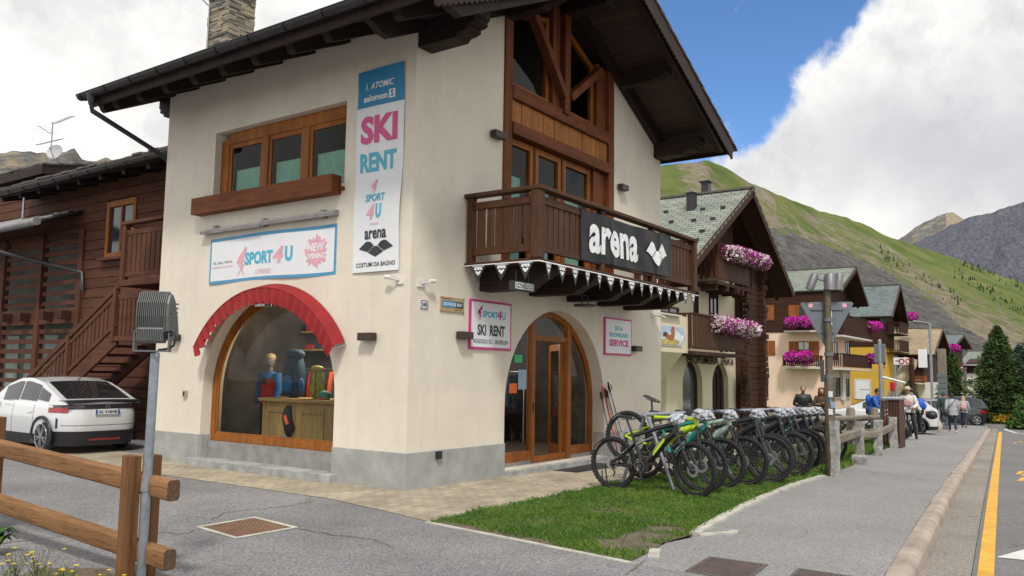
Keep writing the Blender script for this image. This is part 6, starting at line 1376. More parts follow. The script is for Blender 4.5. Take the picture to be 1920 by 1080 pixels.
# gable boards
m = MB(); gp_ = [(xa+.3, zt+.402), (xb, zt+.402), (xc, zt+.402)] + [(x, zr(x)) for x in (xc, ap.x, xa+1.6)]
gp_ = [(xa+1.4, zt+.402), (xb, zt+.402), (xb, zr(xb)), (ap.x, zr(ap.x)), (xa+1.4, zr(xa+1.4))]
m.plate(gp_, [], FY(YW+.05), .25)
x = xa+1.5
while x < xb-.2: m.box(x, x+.2, YW+.02, YW+.048, zt+.42, zr(x+.1)-.15); x += .215
m.build('gable_boards', 'chalet_z', h2)
# bay with rooster picture
FB = Face((20, 3.7, 0), (1, 0, 0), (0, -1, 0)); bx0, bx1, bz0, bz1 = X(1225, 600, 3.7), X(1294, 600, 3.7), Z(1270, 661, 3.7), Z(1270, 540, 3.7)
m = MB(); m.box(bx0-3, bx1, 3.7, YW-.002, bz0, min(bz1+.6, zr(bx0)-.1)); m.add([(bx0+.5, 3.7, bz0-.003), (bx1-.6, 3.7, bz0-.003), (bx0+.5, YW-.002, bz0-.003), (bx1-.6, YW-.002, bz0-.003), (bx0+.8, YW-.002, bz0-1.5), (bx1-.9, YW-.002, bz0-1.2)], [(0, 1, 3, 2), (0, 2, 4), (1, 5, 3), (0, 4, 5, 1)], False); m.build('bay', 'cream2', h2)
win(h2, FB, 1236, 571, 1271, 591, frame='chalet_z', cur=True)
u0, u1, v0, v1 = FB.rect(1236, 608, 1285, 651)
e = empty('painted_panel', (0, 0, 0), 0, 'painted panel of a rooster before snowy hills on the cream bay', 'painting'); 
pl = [(u0, v0), (u1-.32, v0), (u1-.2, v0+.15), (u1, (v0+v1)/2+.05), (u1-.2, v1-.15), (u1-.3, v1), (u0, v1)]
def fp(d): return lambda u, v: tuple(FB.P(u, v, d))
plain('sky_paint', (.40, .50, .66), .6); plain('snow_paint', (.70, .72, .76), .6, var=.2, sc=4); plain('straw_paint', (.48, .38, .14), .7, var=.35, sc=8); plain('rooster_brown', (.36, .13, .04), .7, var=.3, sc=9)
m = MB(); m.plate(pl, [], lambda u, v, w: FB.P(u, v, w), .03); m.build('frame', 'white_trim', e)
c_ = ((u0+u1)/2, (v0+v1)/2); pin = [(c_[0]+(a-c_[0])*.93, c_[1]+(b_-c_[1])*.93) for a, b_ in pl]
m = MB(); m.sheetpoly(pin, fp(.034)); m.build('painted_sky', 'sky_paint', e, fix=False)
m = MB(); put_poly(m, [(0.05, .06), (.70, .06), (.86, .3), (.9, .55), (.75, .62), (.6, .8), (.5, .6), (.3, .72), (.05, .5)], fp(.038), u0, u1, v0, v1); m.build('painted_hills', 'snow_paint', e, fix=False)
m = MB(); put_poly(m, [(.05, .06), (.68, .06), (.75, .25), (.5, .4), (.2, .36), (.05, .3)], fp(.042), u0, u1, v0, v1); m.build('painted_straw', 'straw_paint', e, fix=False)
m = MB(); put_poly(m, [(.18, .42), (.14, .60), (.26, .64), (.34, .52), (.40, .60), (.40, .85), (.46, .92), (.52, .84), (.54, .62), (.52, .42), (.44, .26), (.32, .28)], fp(.046), u0, u1, v0, v1); m.build('painted_bird', 'rooster_brown', e, fix=False)
m = MB(); put_poly(m, [(.08, .42), (.10, .62), (.2, .68), (.27, .6), (.2, .45)], fp(.050), u0, u1, v0, v1); m.build('painted_tail', 'ink_black', e, fix=False)
m = MB(); put_poly(m, [(.42, .88), (.44, .99), (.48, .93), (.51, .98), (.53, .86), (.5, .82)], fp(.050), u0, u1, v0, v1); m.build('painted_comb', 'red_bit', e, fix=False)
# balconies, windows
u0, u1, vd, vt = Face((20, YW-1.1, 0), (1, 0, 0), (0, -1, 0)).rect(1300, 658, 1396, 602); balcony(h2, F2, u0, u1, vd, vt, 1.1, 'balcony_z', .0, True, 'chalet_x')
win(h2, F2, 1300, 545, 1308, 598, frame='chalet_z'); win(h2, F2, 1329, 550, 1345, 592, frame='chalet_z')
u0, u1, vd, vt = Face((20, YW-1.0, 0), (1, 0, 0), (0, -1, 0)).rect(1345, 526, 1408, 476); balcony(h2, F2, u0, u1, vd, vt, 1.0, 'balcony_z', .0, True, 'chalet_x')
for k in range(5): m = MB(); uu = u0+.2+k*(u1-u0-.4)/4; m.obox(F2.P(uu, vd-.23, .6), (.09, 0, 0), (0, .55-.12*abs(k-2), 0), (0, 0, .1)); m.build('joist', 'chalet_y', h2)
F2f = Face((20, YW-1.25, 0), (1, 0, 0), (0, -1, 0))
blossoms(F2f.P(*F2f.px(1368, 466)), F2f.P(*F2f.px(1430, 486)), 5200, .40, ('petal_mixed', 'petal_pale'), 'pink and white petunias spilling from the attic balcony of the perfume shop', 'petunias on the balconies', sz=.045)
blossoms(F2f.P(*F2f.px(1346, 600)), F2f.P(*F2f.px(1412, 612)), 5200, .40, ('petal_mixed', 'petal_pale'), 'pink and white petunias on the first floor balcony of the perfume shop', 'petunias on the balconies', sz=.045)
# roof furniture
def onroof(px, py): # point on the left slope of the slate roof
    d = ray(px, py); t = 5.0
    for _ in range(4000):
        P = CAM+d*t
        if P.x < ap.x and P.z < ap.z-(ap.x-P.x)*sl_+.03 and P.y > 3.4: return P
        t += .02
    return P
P = onroof(1297, 392); m = MB(); m.box(P.x-.16, P.x+.16, P.y-.16, P.y+.16, P.z-.3, P.z+.62); c_ = m.build('roof_vent', 'gutter_metal', h2); m = MB(); m.add([(P.x-.23, P.y-.23, P.z+.63), (P.x+.23, P.y-.23, P.z+.63), (P.x+.23, P.y+.23, P.z+.63), (P.x-.23, P.y+.23, P.z+.63), (P.x, P.y, P.z+.76)], [(0, 1, 4), (1, 2, 4), (2, 3, 4), (3, 0, 4), (3, 2, 1, 0)], False); m.build('vent_cap', 'gutter_metal', c_)
P = PYp(1324, 356, 9); m = MB(); m.box(P.x-.2, P.x+.2, 8.8, 9.2, P.z-.9, P.z+.38); c_ = m.build('chimney', 'gutter_metal', h2); m = MB(); m.box(P.x-.3, P.x+.3, 8.7, 9.3, P.z+.382, P.z+.46); m.build('chimney_cap', 'gutter_metal', c_)
for q_ in ((1249, 399), (1318, 394), (1356, 391), (1259, 418), (1301, 415), (1337, 412), (1317, 435), (1306, 452)):
    P = onroof(*q_); m = MB(); m.box(P.x-.07, P.x+.04, P.y-.09, P.y+.09, P.z-.05, P.z+.09); m.build('snow_guard', 'gutter_metal', h2)
# --- generic chalet seen obliquely: gable towards the street, long side towards us ---------
def chalet(lab, name, yv, yw, corner_px, apex, lend, rend, ridge_len, side_px0, wall, slate_, woodz_px, side_detail, front_detail, right_x=None):
    A_ = PYp(*apex, yv); Lp = PYp(*lend, yv); Rp = PYp(*rend, yv); cx = PYp(corner_px, 700, yw).x
    xr = Rp.x-.9; h = empty(name, ((cx+xr)/2, yw, zg(cx)), 0, lab, 'house')
    roof2(h, A_.x, A_.z, Lp.x, Lp.z, Rp.x, Rp.z, yv, yw+ridge_len, slate_, .25)
    FS = Face((cx, yw, 0), (0, -1, 0), (-1, 0, 0)); FF = Face((cx, yw, 0), (1, 0, 0), (0, -1, 0))
    zw_ = FS.px(corner_px-10, woodz_px)[1]; zz = lambda x: (Lp.z+(x-Lp.x)*(A_.z-Lp.z)/(A_.x-Lp.x) if x < A_.x else A_.z-(x-A_.x)*(A_.z-Rp.z)/(Rp.x-A_.x))-.27
    m = MB(); m.box(cx, xr, yw, yw+ridge_len-1, zg(cx)-2, zw_); m.build('wall', wall, h)
    m = MB(); x = [cx-.04, xr+.04, xr+.04, A_.x, cx-.04]; P = [(cx-.05, zw_+.002), (xr+.04, zw_+.002), (xr+.04, zz(xr)), (A_.x, zz(A_.x)), (cx-.05, zz(cx))]
    m.plate(P, [], FY(yw-.05), ridge_len-1); zq = zw_+.1
    while zq < zz(cx)-.25: m.box(cx-.075, cx-.052, yw+.1, yw+ridge_len-1.2, zq, zq+.17); zq += .185
    m.build('upper_wall', 'chalet_y', h)
    m = MB(); m.tube([(Lp.x-.12, yv-.05, Lp.z-.12), (Lp.x-.12, yw+ridge_len, Lp.z-.12)], .09, 8); m.build('gutter', 'gutter_metal', h)
    side_detail(h, FS); front_detail(h, FF); return h
random.seed(43)
def pink_side(h, F):
    win(h, F, 1425, 639, 1439, 666, (1,), swd=.55); win(h, F, 1425, 573, 1438, 601, (1,), swd=.55, off=.08)
    win(h, F, 1496, 640, 1519, 676, (-1, 1), swd=.6, cur=True); win(h, F, 1497, 572, 1524, 612, (-1,), swd=.65, off=.08); win(h, F, 1428, 705, 1441, 745, frame='chalet_z')
    u0, u1, vd, vt = F.rect(1474, 688, 1543, 667); balcony(h, F, u0, u1, vd, vt, .9); u0, u1, vd, vt = F.rect(1477, 621, 1546, 596); balcony(h, F, u0, u1+.3, vd, vt, .9)
    for (a, b_, lab) in (((1492, 665), (1494, 667), 'left magenta flower ball on the lower balcony of the pink house'), ((1516, 665), (1519, 667), 'right magenta flower ball on the lower balcony of the pink house'), ((1491, 601), (1494, 602), 'left magenta flower ball on the upper balcony of the pink house'), ((1516, 600), (1520, 601), 'right magenta flower ball on the upper balcony of the pink house')):
        blossoms(F.P(*F.px(*a), .95), F.P(*F.px(*b_), .95), 1500, .52, 'petal_magenta', lab, 'petunias on the balconies', sz=.075)
def pink_front(h, F):
    u0, u1, vd, vt = F.rect(1553, 690, 1610, 668); balcony(h, F, u0, u1, vd, vt, 1.0); u0, u1, vd, vt = F.rect(1553, 628, 1610, 603); balcony(h, F, u0, u1, vd, vt, 1.0)
    win(h, F, 1560, 640, 1570, 676, (-1,), swd=.5); win(h, F, 1585, 640, 1593, 676, frame='chalet_z'); win(h, F, 1563, 708, 1575, 744, name='door', frame='chalet_z'); win(h, F, 1583, 710, 1592, 744, name='door', frame='chalet_z')
    blossoms(F.P(*F.px(1604, 668), 1.1), F.P(*F.px(1616, 668), 1.2), 1500, .5, 'petal_magenta', 'dark magenta flowers at the right end of the lower front balcony', 'petunias on the balconies', sz=.075)
    blossoms(F.P(*F.px(1602, 608), 1.1), F.P(*F.px(1616, 609), 1.2), 1500, .48, 'petal_magenta', 'magenta flowers at the right end of the upper front balcony', 'petunias on the balconies', sz=.075)
    u0, u1, v0, v1 = F.rect(1576, 750, 1580, 692); m = MB(); F.box(m, u0, u1, v0, v1, .01, .2); m.build('pilaster', 'white_wall', h)
chalet('pink walled chalet with wooden upper floor, balconies and magenta flowers', 'pink_chalet', 6.5, 7.7, 1547, (1605, 501), (1577, 541), (1627, 569), 18, 1428, 'pink_wall', 'green_slate', 622, pink_side, pink_front)
def yel_side(h, F):
    u0, u1, v0, v1 = F.rect(1602, 748, 1633, 711); m = MB(); F.box(m, u0, u1, v0, v1, .0, .05); g_ = m.build('garage_door', 'white_trim', h); m = MB(); F.box(m, u0+.18, u1-.18, v0, v1-.18, .052, .07); m.build('door_panel', 'sign_white', g_)
    m = MB(); q = F.rect(1612, 733, 1630, 728); F.box(m, q[0], q[1], (q[2]+q[3])/2-.04, (q[2]+q[3])/2+.04, .0705, .073); m.build('pull_bar', 'grey_ink', g_)
def yel_front(h, F):
    win(h, F, 1655, 662, 1659, 685, frame='chalet_z'); u0, u1, vd, vt = F.rect(1662, 660, 1674, 640); balcony(h, F, u0, u1+1.5, vd, vt, 1.2, base='chalet_x'); u0, u1, vd, vt = F.rect(1662, 625, 1674, 607); balcony(h, F, u0, u1+1, vd, vt, 1.2, base='chalet_x')
    blossoms(F.P(*F.px(1684, 590), 1.1), F.P(*F.px(1688, 591), 1.2), 900, .55, 'petal_magenta', 'magenta flowers under the gable of the yellow house', 'petunias on the balconies', sz=.09)
chalet('yellow chalet with white garage door and a dark wooden upper floor', 'yellow_chalet', 7.3, 8.5, 1652, (1688, 534), (1673, 591), (1703, 608), 26, 1600, 'yellow_wall', 'blue_slate', 650, yel_side, yel_front)
# farther houses down the street
def far_house(lab, name, px0, px1, py_top, py_eave, py_wood, dist, wall, slate_, dep=9, gable=True, boards='chalet_y', tan=False):
    d0_ = ray(px0, 690); k = dist/math.hypot(d0_.x, d0_.y); x0 = CAM.x+d0_.x*k; y0 = CAM.y+d0_.y*k
    FS = Face((x0, y0, 0), (0, -1, 0), (-1, 0, 0))
    u1 = FS.px(px1, 690)[0]; zt_ = FS.px(px0, py_top)[1]; ze = FS.px(px0, py_eave)[1]; zwd = FS.px(px0, py_wood)[1]; y1 = y0-u1
    h = empty(name, (x0+dep/2, y1, zg(x0)), 0, lab, 'house')
    m = MB(); m.box(x0, x0+dep, y1, y0, zg(x0)-2, zwd); m.build('wall', wall, h); m = MB(); m.plate([(x0-.05, zwd), (x0+dep+.05, zwd), (x0+dep+.05, ze), (x0+dep/2, zt_-.3), (x0-.05, ze)], [], FY(y1), y0-y1); m.build('upper_wall', boards, h)
    roof2(h, x0+dep/2, zt_, x0-1, ze-(zt_-ze)*.2, x0+dep+1, ze-(zt_-ze)*.2, y1-1.1, y0+1, slate_, .22)
    return h, FS
h, FS = far_house('brown wooden house with a pale shingle roof beyond the yellow one', 'shingle_house', 1684, 1733, 612, 655, 716, 92, 'white_wall', 'shingle_tan', 10)
win(h, FS, 1716, 690, 1728, 712, frame='shutter_z'); u0, u1, vd, vt = FS.rect(1715, 718, 1738, 703); balcony(h, FS, u0, u1, vd, vt, 1.2, 'shutter_z')
win(h, FS, 1690, 665, 1698, 685, frame='chalet_z')
h, FS = far_house('brown chalet with blue green roof behind the lamp post', 'brown_chalet', 1738, 1778, 624, 642, 685, 118, 'yellow_wall' if False else 'pink_wall', 'blue_slate', 14)
win(h, FS, 1765, 690, 1773, 712, frame='shutter_z'); blossoms(FS.P(*FS.px(1792, 650), 2), FS.P(*FS.px(1796, 651), 2), 500, .6, 'petal_magenta', 'red pink flowers at the corner of the brown chalet', 'petunias on the balconies', sz=.12)
h, FS = far_house('low wooden house with a wide grey roof at the end of the street', 'grey_roofed_house', 1812, 1850, 655, 680, 700, 150, 'white_wall', 'green_slate', 26)
win(h, FS, 1815, 710, 1825, 722, frame='white_trim'); win(h, FS, 1832, 708, 1840, 720, frame='shutter_z')
blossoms(FS.P(*FS.px(1800, 684), .5), FS.P(*FS.px(1806, 685), .5), 500, .7, 'petal_mixed', 'pink flowers on the far house left of the big pine', 'petunias on the balconies', sz=.14)
# ------------------------------------------------------------ trees
leafy('needle_green', (.024, .052, .016), (.055, .10, .028), (.12, .17, .05), 1.2); leafy('needle_blue', (.03, .06, .06), (.06, .11, .11), (.10, .16, .16), 1.2); plain('bark', (.10, .075, .055), .9, var=.3, sc=6, bst=.6)
def conifer(px, pyb, pyt, dist, spread, n, mat, lab, sz, seed, fat=1.0, name='conifer', group='conifers along the street'):
    random.seed(seed); d = ray(px, 690); k = dist/math.hypot(d.x, d.y); x, y = CAM.x+d.x*k, CAM.y+d.y*k; zb_ = zg(x); rt = ray(px, pyt); H_ = CAM.z+rt.z/math.hypot(rt.x, rt.y)*dist-zb_
    e = empty(name, (x, y, zb_), 0, lab, 'tree', group)
    m = MB(); m.tube([(x, y, zb_-.1), (x+.03, y, zb_+H_*.5), (x, y, zb_+H_*.97)], [H_*.028, H_*.017, H_*.004], 8)
    f = MB(); nb = int(n/26)
    for b_ in range(nb):
        t = (b_+random.random())/nb; t = t**.9; zz = zb_+H_*(.07+.91*t); prof = (1-t)**.72*(.55+.45*min(1, (t+.02)*7)) if fat <= 1 else (max(0, 1-t**1.7))**.8
        Lb = spread*prof*random.choice((random.uniform(.5, .9), random.uniform(.8, 1.25)))+.1; az = b_*2.39996+random.uniform(-.4, .4); dr = random.uniform(-.25, .12) if fat <= 1 else random.uniform(-.05, .35)
        dirv = Vector((math.cos(az), math.sin(az), dr)); P0 = Vector((x, y, zz)); sidev = Vector((-math.sin(az), math.cos(az), 0))
        if Lb > .5: m.tube([P0, P0+dirv*Lb*.8], [H_*.006, H_*.002], 4, False)
        for q in range(26):
            s = random.uniform(.18, 1.0)**.75; wd = (1-s)*.38+.10; c = P0+dirv*Lb*s+sidev*random.gauss(0, Lb*wd*.45)+Vector((0, 0, random.gauss(0, sz*.7)-Lb*.10*s*s))
            a = (dirv+sidev*random.gauss(0, .7)+Vector((0, 0, random.gauss(.1, .35)))).normalized(); w_v = a.cross(Vector((random.gauss(0, 1), random.gauss(0, 1), random.gauss(0, 1)))).normalized(); ln = sz*random.uniform(.8, 1.7); wv = sz*random.uniform(.16, .34)
            f.add([c-a*ln*.5, c-w_v*wv, c+a*ln*.6, c+w_v*wv], [(0, 1, 2, 3)], False)
    m.build('trunk', 'bark', e); f.build('crown', mat, e, fix=False); return e
conifer(1872, 795, 612, 60, 1.95, 24000, 'needle_green', 'largest dark green pine at the right beside the road', .15, 51, 1.0, 'pine_tree')
conifer(1912, 795, 648, 72, 1.5, 8000, 'needle_blue', 'bluish conifer behind the largest pine', .18, 52, 1.1, 'blue_spruce'); conifer(1958, 800, 600, 60, 1.9, 12000, 'needle_green', 'dark conifer cut off by the right edge', .16, 53, 1.3, 'pine_tree')
conifer(1785, 790, 662, 78, 1.75, 9000, 'needle_green', 'slim pointed spruce between the street houses', .16, 54, .9, 'spruce_tree'); conifer(1697, 790, 680, 70, 1.5, 3500, 'needle_green', 'small spruce behind the carved log', .16, 55, .9, 'spruce_tree')
for (px, d_, h_, lab, s_) in ((1925, 58, 1.5, 'low green bush at the foot of the large pine', 61), (1850, 62, 1.2, 'small pale shrub left of the flower bed', 62)):
    random.seed(s_); p = G(px, 792); e = empty('bush', p, 0, lab, 'bush'); f = MB(); g = MB()
    d = ray(px, 690); k = d_/math.hypot(d.x, d.y); x, y = CAM.x+d.x*k, CAM.y+d.y*k; e.location = (x, y, zg(x)); MW[e.name] = Matrix.Translation(e.location)
    for _ in range(3500):
        th = random.uniform(0, 6.283); r_ = random.random()**.4*h_*.8; zz = random.random(); c = Vector((x+r_*math.cos(th)*(1-zz*.5), y+r_*math.sin(th)*(1-zz*.5), zg(x)+h_*zz*(1+.3*noise.noise(Vector((th, r_, 2)))))); a = Vector((random.gauss(0, 1), random.gauss(0, 1), random.gauss(0, 1))).normalized(); b_ = a.orthogonal()*.07
        f.add([c-a*.09, c-b_, c+a*.09, c+b_], [(0, 1, 2, 3)], False)
    f.build('foliage', 'flower_leaf', e, fix=False)
    for _ in range(6): g.tube([(x, y, zg(x)), (x+random.uniform(-.5, .5), y+random.uniform(-.5, .5), zg(x)+h_*.8)], .02, 5)
    g.build('stems', 'bark', e)
# flower bed on the traffic island
a, b_ = G(1858, 800, -.05), G(1990, 802, -.05); e = empty('flower_bed', ((a.x+b_.x)/2, (a.y+b_.y)/2, zg(a.x)), 0, 'raised stone edged bed of yellow flowers below the large pine', 'flower bed')
m = MB(); m.box(a.x-.3, a.x+9, b_.y, a.y+.4, zg(a.x)-.2, zg(a.x)+.10); m.build('stone_edge', 'granite', e); m = MB(); m.box(a.x-.1, a.x+8.8, b_.y+.2, a.y+.2, zg(a.x)+.09, zg(a.x)+.14); m.build('soil', 'soil', e)
f = MB(); g = MB(); random.seed(66)
for _ in range(6500):
    x = a.x+random.uniform(0, 2.2)**1.0; y = random.uniform(b_.y+.2, a.y+.1); z = zg(a.x)+.14+random.uniform(0, .42)*(1 if random.random() < .8 else 1.4); n = Vector((random.gauss(0, 1), random.gauss(0, 1), random.gauss(0, 1))).normalized(); u = n.orthogonal()*.07; v = n.cross(u)
    (f if z > zg(a.x)+.3 and noise.noise(Vector((x, y*1.2, 0))) > -.25 else g).add([Vector((x, y, z))+u, Vector((x, y, z))+v, Vector((x, y, z))-u, Vector((x, y, z))-v], [(0, 1, 2, 3)], False)
f.build('blossoms', 'petal_yellow', e, fix=False); g.build('leaves', 'flower_leaf', e, fix=False)
# carved log with sign, barrier
plain('birch_log', (.42, .36, .24), .8, var=.35, sc=5, bst=.5)
d = ray(1695, 700); D_ = 44/math.hypot(d.x, d.y); bx = CAM.x+d.x*D_
Fq = Face((bx, 0, 0), (0, -1, 0), (-1, 0, 0)); lo_, hi_ = Fq.px(1668, 752), Fq.px(1706, 680)
m = MB(); m.tube([Fq.P(lo_[0]-.3, zg(bx)-.1), Fq.P(*lo_), Fq.P(*hi_), Fq.P(hi_[0]+.05, hi_[1]+.2)], [.26, .24, .36, .3], 10); T(m.build('leaning_log', 'birch_log'), 'pale bark log leaning behind the litter bin', 'log')
u0, u1, v0, v1 = Fq.rect(1680, 684, 1716, 671); e = empty('street_sign', Fq.P((u0+u1)/2, zg(bx)), 0, 'white street sign with two red ring symbols above the leaning log', 'sign'); m = MB(); Fq.box(m, u0, u1, v0, v1, .5, .56); m.build('panel', 'sign_white', e)
cxx = (v0+v1)/2
for k in range(2): m = MB(); m.torus(Fq.P(u1-.2-.3*k, cxx, .57), (1, 0, 0), .11, .025, 16, 5); m.build('ring_symbol', 'red_bit', e)
m = MB(); Fq.box(m, u0+.08, u1-.55, cxx-.03, cxx+.05, .5605, .563); m.build('printed_line', 'grey_ink', e)
for px in (1682, 1713):
    u = Fq.px(px, 700)[0]; m = MB(); m.tube([Fq.P(u, zg(bx)-.1, .48), Fq.P(u, v1, .48)], .06 if px < 1700 else .12, 8); m.build('sign_post', 'steel' if px < 1700 else 'chalet_z', e)
e = empty('barrier', Fq.P(*Fq.px(1664, 790)), 0, 'thin white slanting barrier bar behind the cyclist', 'barrier'); m = MB(); m.tube([Fq.P(*Fq.px(1661, 707), .7), Fq.P(*Fq.px(1703, 718), .7)], .05, 8); m.build('bar', 'sign_white', e); m = MB(); u = Fq.px(1660, 700)[0]; m.tube([Fq.P(u, zg(bx)-.1, .7), Fq.P(u, Fq.px(1661, 704)[1], .7)], .05, 8); m.build('post', 'steel', e)
e = empty('red_box', Fq.P(*Fq.px(1682, 740), 1.5), 0, 'small red post box beside the leaning log', 'box'); u0, u1, v0, v1 = Fq.rect(1679, 732, 1687, 716); m = MB(); Fq.box(m, u0, u1, v0, v1, 1, 1.3); m.build('box', 'red_bit', e, bevel=.03); m = MB(); m.tube([Fq.P((u0+u1)/2, zg(bx)-.1, 1.15), Fq.P((u0+u1)/2, v0, 1.15)], .04, 6); m.build('post', 'steel', e)
# ------------------------------------------------------------ old wooden house on the left
for ax in 'xyz': wood('log_'+ax, (.118, .046, .026), (.050, .026, .018), ax, rough=.75, scale=1.3)
plain('old_tin', (.33, .33, .33), .5, .5, var=.2); plain('lattice_back', (.19, .21, .18), .8, var=.5, sc=.8); plain('dish_grey', (.40, .41, .42), .5)
random.seed(71)
bn = empty('log_house', (2.4, 13, zg(2)), 0, 'old reddish log house with slatted bays, outside stairs and dark roof left of the shop', 'house')
FL_ = Face((2.0, 0, 0), (0, -1, 0), (-1, 0, 0)); EZ = 6.0
m = MB(); z = -.3
hole = (-12.68, -17.6)   # slatted bays occupy y 12.7..17.4
while z < EZ+.3:
    hh = .235; j = random.uniform(-.012, .012)
    wy = [(7.6, 10.42), (11.68, 12.66)] if 4.15 < z+hh/2 < 5.52 else [(7.6, 12.66)]
    for (a, b_) in wy: m.box(2.0+j, 2.16, a, b_, z+.008, z+hh-.008)
    if z > 4.95: m.box(2.0+j, 2.16, 12.66, 30, z+.008, z+hh-.008)
    z += hh
m.box(2.06, 2.2, 7.6, 10.42, -.3, EZ+.3); m.box(2.06, 2.2, 11.68, 12.66, -.3, EZ+.3); m.box(2.06, 2.2, 10.42, 11.68, -.3, 4.15); m.box(2.06, 2.2, 10.42, 11.68, 5.52, EZ+.3); m.box(2.2, 6, 7.6, 7.8, -.3, EZ); m.box(2.06, 2.2, 12.66, 30, 4.98, EZ+.3)
m.build('log_wall', 'log_y', bn)
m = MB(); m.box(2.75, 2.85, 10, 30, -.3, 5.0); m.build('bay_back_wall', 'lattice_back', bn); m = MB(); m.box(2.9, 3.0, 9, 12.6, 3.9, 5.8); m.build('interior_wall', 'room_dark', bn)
m = MB()
for k in range(7): yy = 12.9+k*1.1; m.box(2.70, 2.74, yy, yy+.7, .3, 2.4)
m.build('pale_panels', 'curtain_lace', bn)
# posts, beam with projecting joist ends, slats
for y in (12.74, 14.75, 16.85, 19.0, 21.2): m = MB(); m.box(1.93, 2.10, y-.11, y+.11, -.3, 4.97); m.build('bay_post', 'log_z', bn, bevel=.015)
for y0_, y1_ in ((12.86, 14.63), (14.87, 16.73), (16.97, 18.88), (19.12, 21.08)):
    m = MB(); m.box(1.95, 2.14, y0_, y1_, 2.62, 3.02); m.build('bay_beam', 'log_y', bn, bevel=.015)
    for lo_, hi_ in ((.35, 2.6), (3.1, 4.9)):
        z = lo_
        while z < hi_: m = MB(); m.box(1.99, 2.03, y0_, y1_, z, z+random.uniform(.10, .13)); m.build('slat', 'log_y', bn); z += .255
for y in (13.1, 14.0, 15.2, 16.2, 17.3): m = MB(); m.box(1.70, 1.95, y-.12, y+.12, 2.72, 2.93); m.build('joist_end', 'chalet_x', bn)
# window
m = MB(); m.box(1.97, 2.05, 10.42, 10.54, 4.15, 5.52); m.box(1.97, 2.05, 11.56, 11.68, 4.15, 5.52); m.box(1.97, 2.05, 10.54, 11.56, 5.38, 5.52); m.box(1.97, 2.05, 10.54, 11.56, 4.15, 4.27); m.box(1.99, 2.06, 11.02, 11.09, 4.27, 5.38); w = m.build('window', 'larch_z', bn, bevel=.006)
m = MB(); m.box(2.03, 2.035, 10.54, 11.56, 4.27, 5.38); m.build('pane', 'dark_glass', w); m = MB(); m.box(1.85, 2.0, 10.34, 11.76, 4.08, 4.145); m.build('sill', 'log_y', w)
# roof with gutter
def leanroof(par, x0, z0, x1, z1, y0, y1, th, tiles, nm='roof'):
    m = MB(); P = [(x, y, z+o_) for y in (y0, y1) for (x, z, o_) in ((x0, z0, -th), (x1, z1, -th), (x1, z1, 0), (x0, z0, 0))]; Fc = [(0, 1, 2, 3), (4, 7, 6, 5), (0, 4, 5, 1), (3, 2, 6, 7), (0, 3, 7, 4), (1, 5, 6, 2)]; m.add(P, Fc, False); r_ = m.build(nm, 'darkwood_y', par)
    m = MB(); y = y0-.05
    n = int(math.hypot(x1-x0, z1-z0)/.4)
    for k in range(min(n, 7)):
        y = y0-.05
        while y < y1:
            w_ = random.uniform(.25, .5); t0, t1 = k/n, (k+1.35)/n; a = (x0+(x1-x0)*t0, z0+(z1-z0)*t0); b_ = (x0+(x1-x0)*t1, z0+(z1-z0)*t1); o_ = random.uniform(0, .03); ax_ = random.uniform(-.05, .02) if k == 0 else 0
            P = [(x+ax_*(q == 0 or q == 3), yy, z+oo+o_) for yy in (y, y+w_-.012) for q, (x, z, oo) in enumerate(((a[0], a[1], .03), (b_[0], b_[1], .008), (b_[0], b_[1], .04), (a[0], a[1], .075)))]; m.add(P, Fc, False); y += w_
    P = [(x, y, z+o_) for y in (y0, y1) for (x, z, o_) in ((x0, z0, .004), (x1, z1, .004), (x1, z1, .02), (x0, z0, .02))]; m.add(P, Fc, False)
    m.build('roof_tiles', tiles, r_); return r_
r_ = leanroof(bn, 1.05, 6.02, 6.5, 7.55, 7.2, 15.4, .16, 'slate_tile')
m = MB(); m.box(1.0, 1.045, 7.2, 15.45, 5.84, 6.05); m.build('fascia', 'darkwood_y', r_)
g_ = gutter(.93, 7.2, 15.6, 5.93, .08, r_)
for k in range(9): m = MB(); yy = 7.6+k*.95; m.beam((1.1, yy, 5.82), (2.6, yy, 6.24), .12, .14); m.build('rafter', 'darkwood_x', r_)
for k, (y, x) in enumerate(((8.6, 1.7), (10.2, 1.9), (12.2, 2.2), (13.6, 1.7))): z = 6.02+(x-1.05)*.281+.06; m = MB(); m.tube([(x, y-.12, z), (x-.06, y, z+.13), (x, y+.12, z)], .014, 5); m.build('snow_hook', 'old_tin', r_)
# balcony and stairs
b_ = empty('b', (0, 0, 0)); bpy.data.objects.remove(b_)
m = MB(); m.box(.72, 1.98, 6.6, 8.72, 3.22, 3.34); bb = m.build('balcony', 'log_y', bn, bevel=.01)
for (x, y) in ((.78, 8.64), (.78, 6.9)): m = MB(); m.box(x-.06, x+.06, y-.06, y+.06, 3.34, 4.50); m.build('post', 'log_z', bb)
m = MB(); m.box(.70, .86, 6.6, 8.75, 4.50, 4.56); m.box(.76, .80, 6.6, 8.57, 4.28, 4.38); m.box(.76, .80, 6.6, 8.57, 3.42, 3.50); m.box(.86, 1.98, 8.60, 8.68, 4.48, 4.54); m.build('rail', 'log_y', bb)
m = MB(); y = 6.7
while y < 8.5: m.box(.77, .79, y, y+.13, 3.5, 4.28); y += .17
m.build('balusters', 'log_z', bb)
st = []; sy0, sz0, sy1, sz1 = 12.7, .02, 8.67, 2.22; sl2 = (sz1-sz0)/(sy0-sy1)
for x in (.72, 1.62): m = MB(); m.beam((x, sy0, sz0-.05), (x, sy1, sz1-.05), .06, .30); sto = m.build('stair_stringer', 'log_y', bn)
